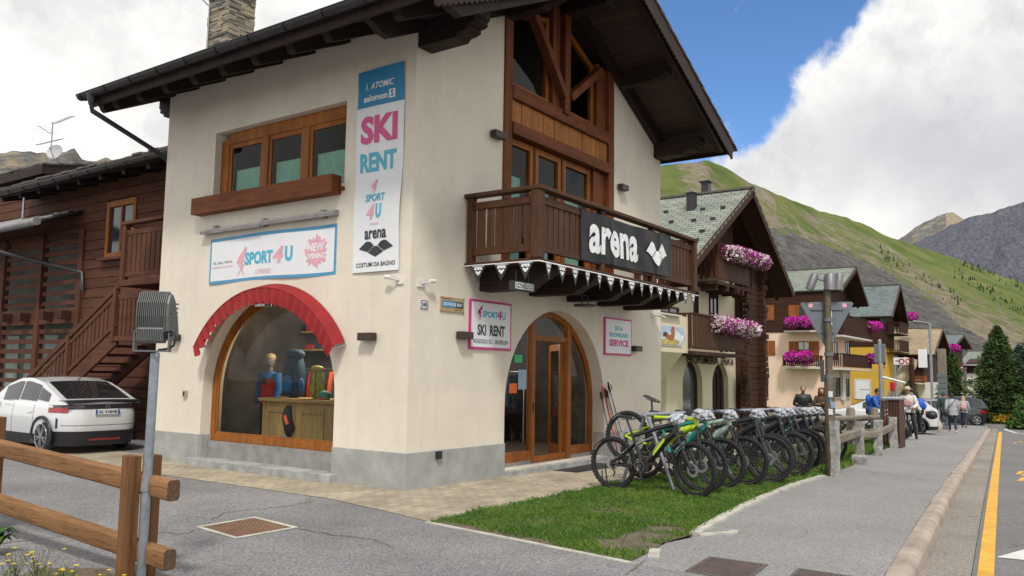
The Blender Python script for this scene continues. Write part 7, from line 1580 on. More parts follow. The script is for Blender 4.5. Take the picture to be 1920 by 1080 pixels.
for k in range(12): m = MB(); yy = sy0-(sy0-sy1)*(k+.6)/12; m.box(.75, 1.6, yy-.14, yy+.14, sz0+sl2*(sy0-yy)+.02, sz0+sl2*(sy0-yy)+.07); m.build('stair_tread', 'log_x', bn)
for yy in (12.3, 10.5, 8.72): z = sz0+sl2*(sy0-yy); m = MB(); m.box(.65, .75, yy-.05, yy+.05, z-.1, z+1.0); m.build('stair_post', 'log_z', bn)
for o_, h_ in ((1.0, .10), (.82, .07), (.22, .07)): m = MB(); m.beam((.70, 12.3, sz0+sl2*(sy0-12.3)+o_), (.70, 8.67, sz1+o_), .05, h_); m.build('stair_rail', 'log_y', bn)
m = MB(); yy = 12.15
while yy > 8.8: z = sz0+sl2*(sy0-yy); m.box(.69, .71, yy-.045, yy+.045, z+.22, z+.82); yy -= .155
m.build('stair_balusters', 'log_z', bn)
m = MB(); m.box(.66, 1.7, 6.5, 8.66, 2.1, 2.2); m.box(.68, .74, 6.5, 8.6, 2.95, 3.05); yy = 6.6
while yy < 8.6: m.box(.69, .71, yy, yy+.1, 2.2, 2.95); yy += .155
m.build('landing', 'log_y', bn)
# lean-to canopy with tin gutter and pipe
cp = empty('canopy', (1.2, 15.5, 4.9), 0, 'low tin edged canopy roof in front of the slatted bays', 'canopy'); 
r2_ = leanroof(cp, .9, 4.95, 2.0, 5.45, 12.9, 21, .10, 'old_tin')
m = MB(); m.tube([(.85, 12.7, 4.98), (.85, 21, 4.90)], .10, 10); m.build('gutter', 'old_tin', cp); m = MB(); m.tube([(1.15, 14.0, 5.16), (1.15, 21, 5.14)], .075, 8); m.build('top_pipe', 'old_tin', cp); m = MB(); m.tube([(1.15, 14.1, 5.1), (1.15, 14.1, 5.75)], .03, 6); m.build('vent_pipe', 'steel', cp)
m = MB(); m.tube([(.85, 15.1, 4.95), (.85, 15.1, 4.65), (.95, 15.0, 4.45), (1.75, 12.9, 3.95), (1.9, 12.5, 3.85), (1.92, 12.45, 3.4)], .05, 8); m.build('downpipe', 'gutter_metal', cp)
# farther roof, satellite dishes, aerial
f2 = empty('far_barn', (7, 22, 0), 0, 'brown wooden gable house behind the log house at the left edge', 'house')
m = MB(); m.box(3.2, 12, 17.8, 30, -.5, 6.1); m.build('wall', 'log_y', f2)
P = PXp(20, 372, 3.0); leanroof(f2, 2.2, 7.0, 8, 8.2, 15.6, 34, .22, 'slate_tile')
def dish(px, py, x, r, lab, mat='dish_grey', facing=(-.8, -.5, .25), pole=None):
    P = PXp(px, py, x); d = Vector(facing).normalized(); e = empty('satellite_dish', P, 0, lab, 'satellite dish', 'satellite dishes'); u = d.orthogonal().normalized(); w_ = d.cross(u)
    m = MB(); m.grid(24, 6, lambda a, b_: tuple(P+(u*math.cos(6.2832*a)+w_*math.sin(6.2832*a))*r*b_+d*(r*.22*b_*b_))); m.grid(24, 6, lambda a, b_: tuple(P-d*.01+(u*math.cos(6.2832*a)+w_*math.sin(6.2832*a))*r*b_+d*(r*.22*b_*b_))); m.build('dish', mat, e, fix=False)
    m = MB(); m.tube([P-Vector((0, 0, r)), P+d*r*.9-Vector((0, 0, r*.35)), P+d*r*1.1], .015, 5); m.tube([P+d*r*1.0, P+d*r*1.2], .04, 8); m.build('feed_arm', 'steel', e); m = MB(); m.tube([P-d*.05, P-d*.2-Vector((0, 0, r)), P-d*.2-Vector((0, 0, r*1.8))], .025, 6); m.build('mount', 'old_tin', e)
dish(90, 341, 3.4, .50, 'large grey satellite dish on the roof ridge of the log house', facing=(-.65, -.72, .2)); dish(104, 286, 5.2, .28, 'small round satellite dish on the aerial mast', facing=(-.8, -.5, .3))
P = PXp(93, 330, 5.25); Q = PXp(99, 229, 5.25); e = empty('roof_aerial', P, 0, 'television aerial mast with crossed rods above the left roof', 'aerial')
m = MB(); m.tube([P-Vector((0, 0, 1)), Q], .022, 6); m.build('mast', 'old_tin', e)
for (a, b_, n, nm) in (((101, 232), (138, 217), 9, 'yagi_rod'), ((72, 236), (98, 252), 6, 'yagi_rod'), ((68, 272), (118, 260), 7, 'yagi_rod')):
    A_, B_ = PXp(*a, 5.25), PXp(*b_, 5.25); m = MB(); m.tube([A_, B_], .014, 5)
    for k in range(n): c = A_+(B_-A_)*(k+.5)/n; v = Vector((.9, -.3, .25))*(.20 if n > 6 else .3); m.tube([c-v, c+v], .006, 4)
    m.build(nm, 'old_tin', e)
# ------------------------------------------------------------ foreground fence, floodlight, weeds
wood('fence_x', (.30, .155, .068), (.17, .085, .04), 'y', rough=.8, scale=1.6, bst=.9); wood('fence_z', (.20, .095, .038), (.10, .05, .024), 'z', rough=.7, bst=.5); plain('end_grain', (.10, .055, .03), .8, var=.4, sc=30); plain('galvanised', (.30, .34, .38), .42, .6, var=.2, sc=14); plain('flood_grey', (.17, .175, .17), .45, .6, var=.15, sc=8)
fx0, fy0 = -4.74, -1.60; fd = Vector((0.02, 1, .04)).normalized()
ff = empty('timber_fence', (fx0, fy0, zg(fx0)), 0, 'brown timber fence with two rounded rails at the lower left corner', 'fence')
def rail(z0_, nm='rail', w_=.10, h_=.15, ya=-.43, yb_=6.8):
    m = MB(); pr = rrect(-w_/2, w_/2, -h_/2, h_/2, .024, 3); n = len(pr); V = []; K = 50
    for k in range(K+1):
        y = ya+(yb_-ya)*k/K; wob = .004*math.sin(y*9+z0_*7)+.003*noise.noise(Vector((y*3, z0_, 0)))
        V += [(fx0+.0+fd.x*y+p[0]*(1+wob*4), fy0+y, z0_+fd.z*y+p[1]*(1+wob*3)) for p in pr]
    m.add(V, [(k*n+i, k*n+(i+1) % n, (k+1)*n+(i+1) % n, (k+1)*n+i) for k in range(K) for i in range(n)], True); o = m.build(nm, 'fence_x', ff)
    for q, dy in ((V[:n], -.001), (V[-n:], .001)): m = MB(); m.add([(p[0], p[1]+dy, p[2]) for p in q], [list(range(n))], False); m.build('rail_end', 'end_grain', o, fix=False)
rail(.705); rail(.205)
for (y, h_) in ((0.02, .92), (2.78, 1.09), (5.5, 1.2)):
    for sx in (-.085, .085): m = MB(); m.rbox(fx0+fd.x*y+sx-.036, fx0+fd.x*y+sx+.036, fy0+y-.08, fy0+y+.08, -.25, h_-(.0 if sx < 0 else .005), .008); m.build('post', 'fence_z', ff)
# floodlight on a galvanised pole strapped to the fence
lp = empty('floodlight_pole', (-4.83, -1.78, 0), 0, 'grey floodlight on a galvanised pole strapped to the timber fence', 'floodlight'); LX, LY = -4.80, -1.755
m = MB(); m.tube([(LX, LY, -.2), (LX+.01, LY, 1.70)], .034, 16); m.build('pole', 'galvanised', lp)
for z in (.70,): m = MB(); m.tube([(LX, LY, z-.035), (LX, LY, z+.035)], .039, 16); m.obox((LX+.05, LY+.03, z), (.03, -.0, 0), (0, .004, 0), (0, 0, .034)); m.build('clamp', 'steel', lp); m = MB(); m.cyl((LX+.065, LY+.02, z), (LX+.065, LY-.02, z), .010, n=6); m.build('bolt', 'steel', lp)
fr_ = Vector((_r.x, _r.y, 0)).normalized(); fb = Vector((_f.x, _f.y, 0)).normalized(); C0_ = Vector((LX, LY, 0))   # the head is seen from behind
def hd(u, w, z): return tuple(C0_+fr_*u*.80+fb*w*.8+Vector((0, 0, 1.715+(z-1.69)*.84)))
m = MB(); prof = [(.06, 1.86), (.045, 2.0), (.055, 2.12), (.09, 2.2), (.15, 2.22), (.22, 2.16), (.30, 2.0), (.34, 1.86), (.30, 1.80), (.12, 1.80)]
# housing: swept box with cooling ribs on the back
V = [hd(u, w-.15, z) for u in (-.155, .155) for (w, z) in prof]; n = len(prof); m.add(V, [(i, (i+1) % n, (i+1) % n+n, i+n) for i in range(n)]+[tuple(range(n)), tuple(range(n, 2*n))[::-1]], False); hs = m.build('housing', 'flood_grey', lp, bevel=.012)
m = MB()
for k in range(15):
    u = -.13+.26*k/14
    for (a, b_) in zip(prof[:4], prof[1:5]): p0, p1 = Vector(hd(u, a[0]-.165, a[1])), Vector(hd(u, b_[0]-.165, b_[1]+.006)); m.beam(p0, p1, .006, .022, fb)
m.build('cooling_ribs', 'flood_grey', hs)
m = MB()
for k in range(7): z = 1.88+.04*k; m.beam(hd(.158, -.0-.02*abs(k-2), z), hd(.158, .12, z+.01), .008, .012)
m.build('side_ribs', 'flood_grey', hs)
m = MB(); V = [hd(u, w, z) for u in (-.125, .125) for (w, z) in ((-.13, 1.77), (-.13, 1.90), (-.02, 1.92), (-.02, 1.76))]; m.add(V, [(0, 1, 2, 3), (7, 6, 5, 4), (0, 4, 5, 1), (1, 5, 6, 2), (2, 6, 7, 3), (3, 7, 4, 0)], False); bx = m.build('gear_box', 'flood_grey', lp, bevel=.01)
m = MB()
for k in range(15): u = -.115+.23*k/14; m.beam(hd(u, -.137, 1.785), hd(u, -.137, 1.885), .006, .012, fb)
m.build('cooling_ribs', 'flood_grey', bx)
m = MB(); m.beam(hd(-.165, -.05, 1.69), hd(-.165, -.05, 1.86), .012, .05, fb); m.beam(hd(.165, -.05, 1.69), hd(.165, -.05, 1.86), .012, .05, fb); m.beam(hd(-.17, -.05, 1.69), hd(.17, -.05, 1.69), .05, .012); m.build('yoke', 'flood_grey', lp)
for s in (-1, 1): m = MB(); m.tube([hd(s*.155, -.05, 1.85), hd(s*.185, -.05, 1.85)], .024, 10); m.build('knob', 'black_plastic', lp)
m = MB(); m.tube([hd(.125, -.08, 1.86), hd(.20, -.08, 1.88), hd(.235, -.08, 1.82), hd(.215, -.08, 1.74), hd(.14, -.06, 1.71), hd(.06, -.05, 1.70)], .009, 7); m.build('cable', 'black_plastic', lp)
m = MB(); m.tube([hd(.05, -.05, 1.69), hd(.05, -.05, 1.64)], .012, 8); m.build('bolt', 'steel', lp)
# weeds with yellow flowers at the foot of the fence
leafy('weed_stem', (.08, .10, .04), (.12, .13, .05), (.17, .15, .08), 6); leafy('weed_leaf', (.02, .07, .015), (.04, .11, .02), (.07, .15, .03), 9); plain('weed_flower', (.75, .55, .01), .7, var=.15, sc=40)
random.seed(81); bd = MB()
def weed(x, y, h_, n, lab):
    e = empty('hawkbit_plant', (x, y, 0), 0, lab, 'plant', 'yellow flowered weeds at the fence'); s_ = MB(); fl_ = MB(); lf_ = MB()
    for k in range(n):
        a = random.uniform(0, 6.283); top = Vector((x+random.gauss(0, h_*.22), y+random.gauss(0, h_*.22), h_*random.uniform(.6, 1.05))); mid = Vector((x+(top.x-x)*.3+random.gauss(0, .02), y+(top.y-y)*.3, top.z*.55)); s_.tube([(x+random.gauss(0, .03), y+random.gauss(0, .03), 0), mid, top], .0016, 3, False)
        if k % 3 == 0:
            for q in range(11): an = q*.571; d = Vector((math.cos(an), math.sin(an), .25)); p = Vector((-math.sin(an), math.cos(an), 0))*.0042; fl_.add([top, top+d*.010+p, top+d*.0165, top+d*.010-p], [(0, 1, 2, 3)], False)
            fl_.ball(top+Vector((0, 0, .002)), .005, n=6, m=4)
        else: s_.ball(top, .0035, .0035, .007, n=5, m=4)
        if k % 2 == 0: t2 = mid+Vector((random.gauss(0, .05), random.gauss(0, .05), h_*.3)); s_.tube([mid, t2], .0013, 3, False); s_.ball(t2, .003, .003, .007, n=5, m=4)
    for k in range(16):
        a = random.uniform(0, 6.283); L_ = random.uniform(.05, .11); d = Vector((math.cos(a), math.sin(a), .5)); p = Vector((-math.sin(a), math.cos(a), 0))*.012; o_ = Vector((x, y, .005)); lf_.add([o_, o_+d*L_*.5+p, o_+d*L_-Vector((0, 0, L_*.35)), o_+d*L_*.5-p], [(0, 1, 2, 3)], False)
    s_.build('stems', 'weed_stem', e, fix=False); fl_.build('flower_heads', 'weed_flower', e, fix=False); lf_.build('leaves', 'weed_leaf', e, fix=False)
WP = [((170, 1010), .30, 26, 'tall yellow flowered weed under the middle of the lower rail'), ((120, 1035), .30, 30, 'bushy yellow flowered weed left of the tall one'), ((60, 1060), .34, 22, 'yellow flowered weed near the lower left corner'), ((190, 1075), .24, 30, 'yellow flowered weed beside the fence post'), ((95, 1085), .26, 26, 'low yellow flowered weed cut by the bottom edge'), ((20, 1020), .34, 16, 'thin weed with few flowers at the left edge')]
WB = [(70, 1120), (120, 1150), (25, 1130), (185, 1140), (150, 1170), (-25, 1090)]
for ((tp, h_, n, lab), bp) in zip(WP, WB):
    p = G(*bp); weed(p.x, p.y, h_, n, lab)
p = G(-10, 1040); e = empty('broadleaf_plant', p, 0, 'dark green broad leaved plant at the left edge under the fence', 'plant'); m = MB()
for k in range(16):
    a = random.uniform(0, 6.283); L_ = random.uniform(.12, .24); d = Vector((math.cos(a), math.sin(a), 0)); s_ = Vector((-math.sin(a), math.cos(a), 0)); zz = random.uniform(.02, .12)
    m.grid(4, 6, lambda u, v: tuple(p+d*L_*v+s_*(u-.5)*L_*.55*math.sin(math.pi*min(.97, v*.85+.12))+Vector((0, 0, zz+.10*math.sin(v*2.6)+.015*abs(u-.5)+.008*math.sin(v*20))))) 
m.build('leaves', 'weed_leaf', e, fix=False); m = MB(); m.tube([p, p+Vector((0, 0, .1))], .01, 5); m.build('stem', 'weed_stem', e)
sheet('weed_bed', [(-8, -3.2), (-4.95, -3.05), (-4.72, -2.2), (-4.78, -1.2), (-5.0, -.8), (-5.5, -.9), (-6.6, -.7), (-8, .2)], .006, 'soil', jag=.05)
go2 = MB(); V, F = grow([(-8, -3.2), (-4.95, -3.05), (-4.75, -2.2), (-5.1, -.9), (-8, .1)], 2500, -7, -4.7, -3.2, .1, .03, .09, .0025, False); go2.add(V, F, False); g2 = go2.build('weed_grass', 'grass_blade', fix=False); g2['kind'] = 'stuff'; T(g2, 'thin grass among the weeds below the timber fence', 'grass')
# ------------------------------------------------------------ cars
plain('paint_car_white', (.66, .67, .68), .22, var=.02, coat=1); plain('car_black', (.018, .018, .02), .45); plain('car_glass', (.015, .018, .02), .04, spec=1); plain('tail_red', (.30, .01, .015), .15, coat=1); plain('tail_dark', (.06, .008, .01), .15, coat=1); plain('alloy', (.40, .40, .42), .3, .8); plain('paint_silver', (.36, .37, .38), .3, .6, coat=1, var=.03); plain('paint_dark', (.03, .034, .04), .25, coat=1); plain('plate_blue', (.02, .08, .35), .4); plain('paint_grey', (.13, .14, .15), .3, .4, coat=1, var=.03)
def make_car(loc, rz, lab, L_, W_, H_, belt, roofp, hood, paint, ride=.0, detail=False, wheel_r=.335, axles=(.82, 3.42), n_=4.6, cover='car_black', bh=1.0):
    e = empty('parked_car', loc, rz, lab, 'car', 'cars parked in the village')
    def plan(th, k=1.0):
        c, s = math.cos(th), math.sin(th); return L_/2+L_/2*k*math.copysign(abs(c)**(2/n_), c), W_/2*k*math.copysign(abs(s)**(2/n_), s)
    def ins(z): return interp([(.15, .93), (.3, .965), (.45, .985), (.62, 1.0), (.80, .99), (.95, .955), (1.2, .93)], z)
    zt_ = lambda x: interp(hood, x)
    def S(th, z, o_=0):
        k = ins(z); x, y = plan(th, 1); x = L_/2+(x-L_/2)*(k*.5+.5)+ (o_*math.copysign(1, x-L_/2) if abs(x-L_/2) > L_*.42 else 0); y = y*k+(math.copysign(o_, y) if abs(y) > W_*.2 else 0); return (x, y, z)
    m = MB(); NU, NV = 96, 10
    def body(u, v):
        th = 2*math.pi*u; x, y = plan(th); top = zt_(x)
        if v <= .8: return S(th, .18+(top-.18)*(v/.8))
        t = (v-.8)/.2; p = S(th, top); return (p[0]+(L_/2-p[0])*0, p[1]*(1-t), top+.035*math.sin(t*1.57))
    m.grid(NU, NV, body); bd = m.build('body', paint, e, local=True, fix=False)
    # greenhouse
    xs = [p[0] for p in roofp]; x0, x1 = xs[0], xs[-1]; wb = W_/2*.93; slope = .30
    def gh(x): return interp(roofp, x)
    def gs(x, t, o_=0):  # side surface
        z0 = zt_(x)-.02; zt2 = max(gh(x), z0+.002); z = z0+(zt2-z0)*t; taper = 1-.10*((x-(x0+x1)/2)/((x1-x0)/2))**4; return (x, (wb-slope*(z-z0)+o_)*taper, z+o_*.3)
    def gtop(x, s, o_=0): p = gs(x, 1); return (x, p[1]*s, p[2]+o_+.03*(1-s*s)*min(1, (p[2]-zt_(x))*3))
    m = MB()
    for sg in (-1, 1): m.grid(48, 6, lambda u, v: (lambda p: (p[0], sg*p[1], p[2]))(gs(x0+(x1-x0)*u, v)))
    m.grid(48, 10, lambda u, v: gtop(x0+(x1-x0)*u, 2*v-1)); cab = m.build('cabin', paint, e, local=True, fix=False)
    return e, S, gs, gtop, gh, zt_, plan, bd, cab, (x0, x1)
def thx(x, L_=4.36, n_=4.6): q = 2*x/L_-1; return math.acos(math.copysign(abs(q)**(n_/2), q))
def add_wheels(e, W_, axles, r):
    for x in axles:
        for sg in (-1, 1):
            y = sg*(W_/2-.09); m = MB(); m.torus((x, sg*(W_/2-.12), r), (0, 1, 0), r-.085, .098, 32, 10); m.tube([(x, sg*(W_/2-.22), r), (x, sg*(W_/2-.02), r)], r-.09, 24); w = m.build('wheel', 'tyre', e, local=True)
            m = MB()
            for k in range(10):
                a = 2*math.pi*k/10+(.16 if k % 2 else -.1); d = Vector((math.cos(a), 0, math.sin(a))); t = Vector((-math.sin(a), 0, math.cos(a))); m.obox(Vector((x, sg*(W_/2-.014), r))+d*(r-.09)*.55, d*(r-.10)*.48, t*.014, (0, .008, 0))
            m.torus((x, sg*(W_/2-.018), r), (0, 1, 0), r-.10, .012, 32, 6); m.disc((x, sg*(W_/2-.012), r), (0, 1, 0), 0, .055, 16, .02); m.build('rim', 'alloy', w, local=True)
            m = MB(); m.grid(36, 4, lambda u, v: (lambda a, q: (x+math.cos(a)*q[0], sg*q[1], r+math.sin(a)*q[0]))(-R(24)+R(228)*u, [(r+.015, W_/2-.15), (r+.015, W_/2+.008), (r+.035, W_/2+.012), (r+.065, W_/2+.008), (r+.072, W_/2-.03)][int(round(v*4))])); m.build('wheel_arch', 'car_black', e, local=True, fix=False)
def patch(m, fn, u0, u1, v0, v1, nu=12, nv=4): m.grid(nu, nv, lambda u, v: fn(u0+(u1-u0)*u, v0+(v1-v0)*v))
# white crossover by the log house: rear towards the camera
hood = [(0, 1.02), (.5, 1.0), (3.0, 1.0), (3.3, 1.0), (4.1, .86), (4.36, .72)]
roofp = [(.10, 1.03), (.42, 1.12), (.80, 1.27), (1.25, 1.43), (1.75, 1.51), (2.2, 1.50), (2.7, 1.37), (3.35, 1.03)]
e, S, gs, gtop, gh, zt_, plan, bd, cab, xr_ = make_car((-.06, 7.42, zg(0)), R(90), 'white coupe-backed crossover parked by the log house with its rear to the camera', 4.36, 1.83, 1.51, 1.0, roofp, hood, 'paint_car_white')
add_wheels(e, 1.83, (.84, 3.50), .345)
def pn(name, mat, fn, u0, u1, v0, v1, nu=12, nv=4, par=None): m = MB(); patch(m, fn, u0, u1, v0, v1, nu, nv); return m.build(name, mat, par or e, local=True, fix=False)
for sg in (-1, 1):
    f = lambda x, t: (lambda p: (p[0], sg*p[1], p[2]))(gs(x, t, .012))
    pn('rear_quarter_glass', 'car_glass', f, .75, 1.18, .22, .80, 8, 4); pn('side_window', 'car_glass', f, 1.22, 1.95, .14, .86, 10, 4); pn('side_window', 'car_glass', f, 2.02, 2.72, .12, .86, 10, 4)
    g_ = lambda th, z: S(sg*th, z, .010)
    pn('tail_lamp', 'tail_red', g_, R(116), R(146), .83, .93, 16, 4); pn('tail_lamp_upper', 'tail_dark', g_, R(122), R(168), .93, .985, 16, 3)
    pn('side_cladding', 'car_black', g_, R(12), R(150), .165, .38, 40, 3); pn('door_handle', 'paint_car_white', lambda th, z: S(sg*th, z, .03), thx(1.42), thx(1.24), .82, .85, 3, 2)
    pn('door_seam', 'car_black', lambda th, z: S(sg*th, z, .004), thx(2.115), thx(2.105), .38, .98, 1, 6); pn('door_seam', 'car_black', lambda th, z: S(sg*th, z, .004), thx(1.205), thx(1.195), .46, .98, 1, 6); pn('bumper_vent', 'car_black', lambda th, z: S(sg*th, z, .008), R(128), R(131), .52, .72, 2, 4)
    m = MB(); m.ball((2.72, sg*1.0, 1.04), .11, .08, .07); m.build('door_mirror', 'car_black', e, local=True)
pn('rear_window', 'car_glass', lambda x, s: gtop(x, s, .012), .34, 1.22, -.86, .86, 12, 12); pn('windscreen', 'car_glass', lambda x, s: gtop(x, s, .012), 2.35, 3.25, -.9, .9, 12, 12)
m = MB(); m.grid(16, 3, lambda u, v: (.02+.34*v+.06*(2*u-1)**2, (2*u-1)*.80, 1.06+.03*v+.03*(1-(2*u-1)**2)*(1-v))); m.grid(16, 2, lambda u, v: (.02+.06*(2*u-1)**2, (2*u-1)*.80, 1.06-.035*v+.03*(1-(2*u-1)**2))); m.build('spoiler', 'car_black', e, local=True, fix=False)
pn('rear_panel', 'car_black', lambda th, z: S(th, z, .009), R(142), R(218), .905, 1.0, 24, 3); pn('rear_bumper', 'car_black', lambda th, z: S(th, z, .018), R(118), R(242), .165, .46, 40, 5)
pn('fog_lamp', 'tail_red', lambda th, z: S(th, z, .024), R(174), R(186), .27, .31, 4, 2); pn('bumper_seam', 'car_black', lambda th, z: S(th, z, .004), R(135), R(225), .575, .583, 24, 1)
pl_ = MB(); pl_.rbox(-.022, -.008, -.26, .26, .79, .90, .004); po = pl_.build('number_plate', 'sign_white', e, local=True); m = MB(); m.box(-.0245, -.022, .215, .255, .795, .895); m.box(-.0245, -.022, -.255, -.215, .795, .895); m.build('plate_band', 'plate_blue', po, local=True)
m = MB(); put_text(m, 'GL 518HB', lambda u, v: (-.0245, -u, v), -.195, .195, .815, .875, bold=.03); m.build('plate_lettering', 'ink_black', po, local=True, fix=False)
m = MB(); 
for k in (0, .035): m.tube([(-.016, .05, .925+k), (-.018, 0, .955+k), (-.016, -.05, .925+k)], .006, 5)
m.build('badge', 'alloy', e, local=True); m = MB(); m.tube([(.65+.6, 0, 1.47), (1.15, 0, 1.53)], .012, 5); m.build('roof_aerial', 'car_black', e, local=True)
e.scale = (.9, .9, .9)
# distant cars share a simpler body
def far_car(px, py, heading, lab, paint, L_=4.5, W_=1.8, kind='wagon', dist=None):
    d = ray(px, py); k = dist/math.hypot(d.x, d.y); loc = Vector((CAM.x+d.x*k, CAM.y+d.y*k, 0)); loc.z = zg(loc.x)
    if kind == 'van': hood = [(0, 1.1), (L_-.8, 1.1), (L_, .85)]; rp = [(.05, 1.12), (.12, 1.85), (.4, 1.95), (L_-1.7, 1.93), (L_-.7, 1.12)]
    elif kind == 'suv': hood = [(0, 1.05), (L_-1.2, 1.02), (L_, .85)]; rp = [(.05, 1.06), (.35, 1.55), (.9, 1.70), (L_-2.2, 1.68), (L_-1.15, 1.03)]
    else: hood = [(0, .98), (L_-1.2, .95), (L_, .72)]; rp = [(.10, .99), (.55, 1.36), (1.2, 1.47), (L_-2.3, 1.45), (L_-1.2, .97)]
    off = Matrix.Rotation(heading, 4, 'Z') @ Vector((-L_/2, 0, 0)); loc = loc+off
    e, S, gs, gtop, gh, zt_, plan, bd, cab, (a, b_) = make_car(loc, heading, lab, L_, W_, 1.5, 1, rp, hood, paint)
    add_wheels(e, W_, (.8, L_-.9), .33); Ls = b_-a
    for sg in (-1, 1):
        f = lambda x, t: (lambda p: (p[0], sg*p[1], p[2]))(gs(x, t, .012))
        for (p, q) in ((.12, .33), (.36, .56), (.59, .80)): m = MB(); patch(m, f, a+Ls*p, a+Ls*q, .15, .85); m.build('side_window', 'car_glass', e, local=True, fix=False)
        m = MB(); patch(m, lambda th, z: S(sg*th, z, .01), R(125), R(160), .72, .92); m.build('tail_lamp', 'tail_red', e, local=True, fix=False)
        m = MB(); patch(m, lambda th, z: S(sg*th, z, .01), R(20), R(48), .62, .74); m.build('headlight', 'alloy', e, local=True, fix=False); m = MB(); m.ball((L_-1.45, sg*1.0, 1.02), .1, .08, .07); m.build('door_mirror', paint, e, local=True)
    for (p, q, nm) in ((.02, .2, 'rear_window'), (.72, .97, 'windscreen')): m = MB(); patch(m, lambda x, s: gtop(x, s, .014), a+Ls*p, a+Ls*q, -.88, .88, 8, 8); m.build(nm, 'car_glass', e, local=True, fix=False)
    m = MB(); patch(m, lambda th, z: S(th, z, .012), 0, 2*math.pi, .19, .33, 80, 2); m.build('sill_trim', 'car_black', e, local=True, fix=False)
    return e
far_car(1642, 770, R(101), 'large white estate car parked across the pavement behind the cyclist', 'paint_car_white', 4.75, 1.82, 'wagon', 38.5)
far_car(1716, 770, R(150), 'silver car parked behind the hatted cyclist', 'paint_silver', 4.4, 1.8, 'wagon', 50); far_car(1770, 765, R(120), 'dark off-road car parked beyond the walkers', 'paint_dark', 4.6, 1.9, 'suv', 58); far_car(1748, 765, R(110), 'dark grey car parked left of the off-road car', 'paint_grey', 4.3, 1.8, 'wagon', 62)
far_car(1818, 768, R(110), 'white car with long bonnet parked left of the large pine', 'paint_car_white', 4.6, 1.8, 'wagon', 64); far_car(1826, 765, R(100), 'white van farther back near the large pine', 'paint_car_white', 4.9, 1.95, 'van', 78)
# ------------------------------------------------------------ people
plain('skin_tone', (.44, .25, .17), .55, var=.06); plain('hair_dark', (.02, .015, .012), .8, bst=.5); plain('hair_red', (.14, .03, .02), .8, var=.3, sc=30, bst=.5); plain('hair_blond', (.55, .33, .16), .7, var=.25, sc=30, bst=.5); plain('hair_grey', (.22, .2, .19), .8)
plain('leather_black', (.016, .016, .018), .45, bst=.3, bsc=20); plain('jeans_dark', (.025, .035, .065), .85, var=.2, sc=20); plain('jacket_grey', (.36, .37, .40), .8, var=.15, sc=9, bst=.3, bsc=14); plain('jacket_blue', (.01, .10, .45), .6, var=.12, sc=9, bst=.3, bsc=14); plain('jacket_green', (.02, .045, .045), .8, var=.2, sc=9); plain('fur_brown', (.085, .05, .035), .95, var=.4, sc=25, bst=1, bsc=50); plain('shirt_white', (.62, .58, .56), .8, var=.15, sc=9, bst=.3, bsc=14); plain('bag_pink', (.50, .30, .28), .7, var=.35, sc=14); plain('straw_hat', (.50, .44, .30), .8, var=.25, sc=30); plain('shoe_pale', (.5, .42, .38), .7); plain('trouser_grey', (.06, .065, .08), .85); plain('bag_blue', (.02, .10, .5), .6)
def skinned(name, verts, edges, rad, mat, par, sub=1, root=0):
    me = bpy.data.meshes.new(name); me.from_pydata([tuple(v) for v in verts], edges, []); o = bpy.data.objects.new(name, me); COL.objects.link(o)
    sm = o.modifiers.new('s', 'SKIN'); sm.use_smooth_shade = True; sm.branch_smoothing = .4
    for i, r in enumerate(rad): me.skin_vertices[0].data[i].radius = (r if isinstance(r, tuple) else (r, r)); me.skin_vertices[0].data[i].use_root = (i == root)
    ss = o.modifiers.new('u', 'SUBSURF'); ss.levels = sub; ss.render_levels = sub
    dg = bpy.context.evaluated_depsgraph_get(); m2 = bpy.data.meshes.new_from_object(o.evaluated_get(dg)); bpy.data.objects.remove(o); bpy.data.meshes.remove(me)
    m2.materials.clear(); m2.materials.append(MATS[mat]); o2 = bpy.data.objects.new(name, m2); COL.objects.link(o2); o2.parent = par; MW[o2.name] = MW[par.name].copy(); return o2
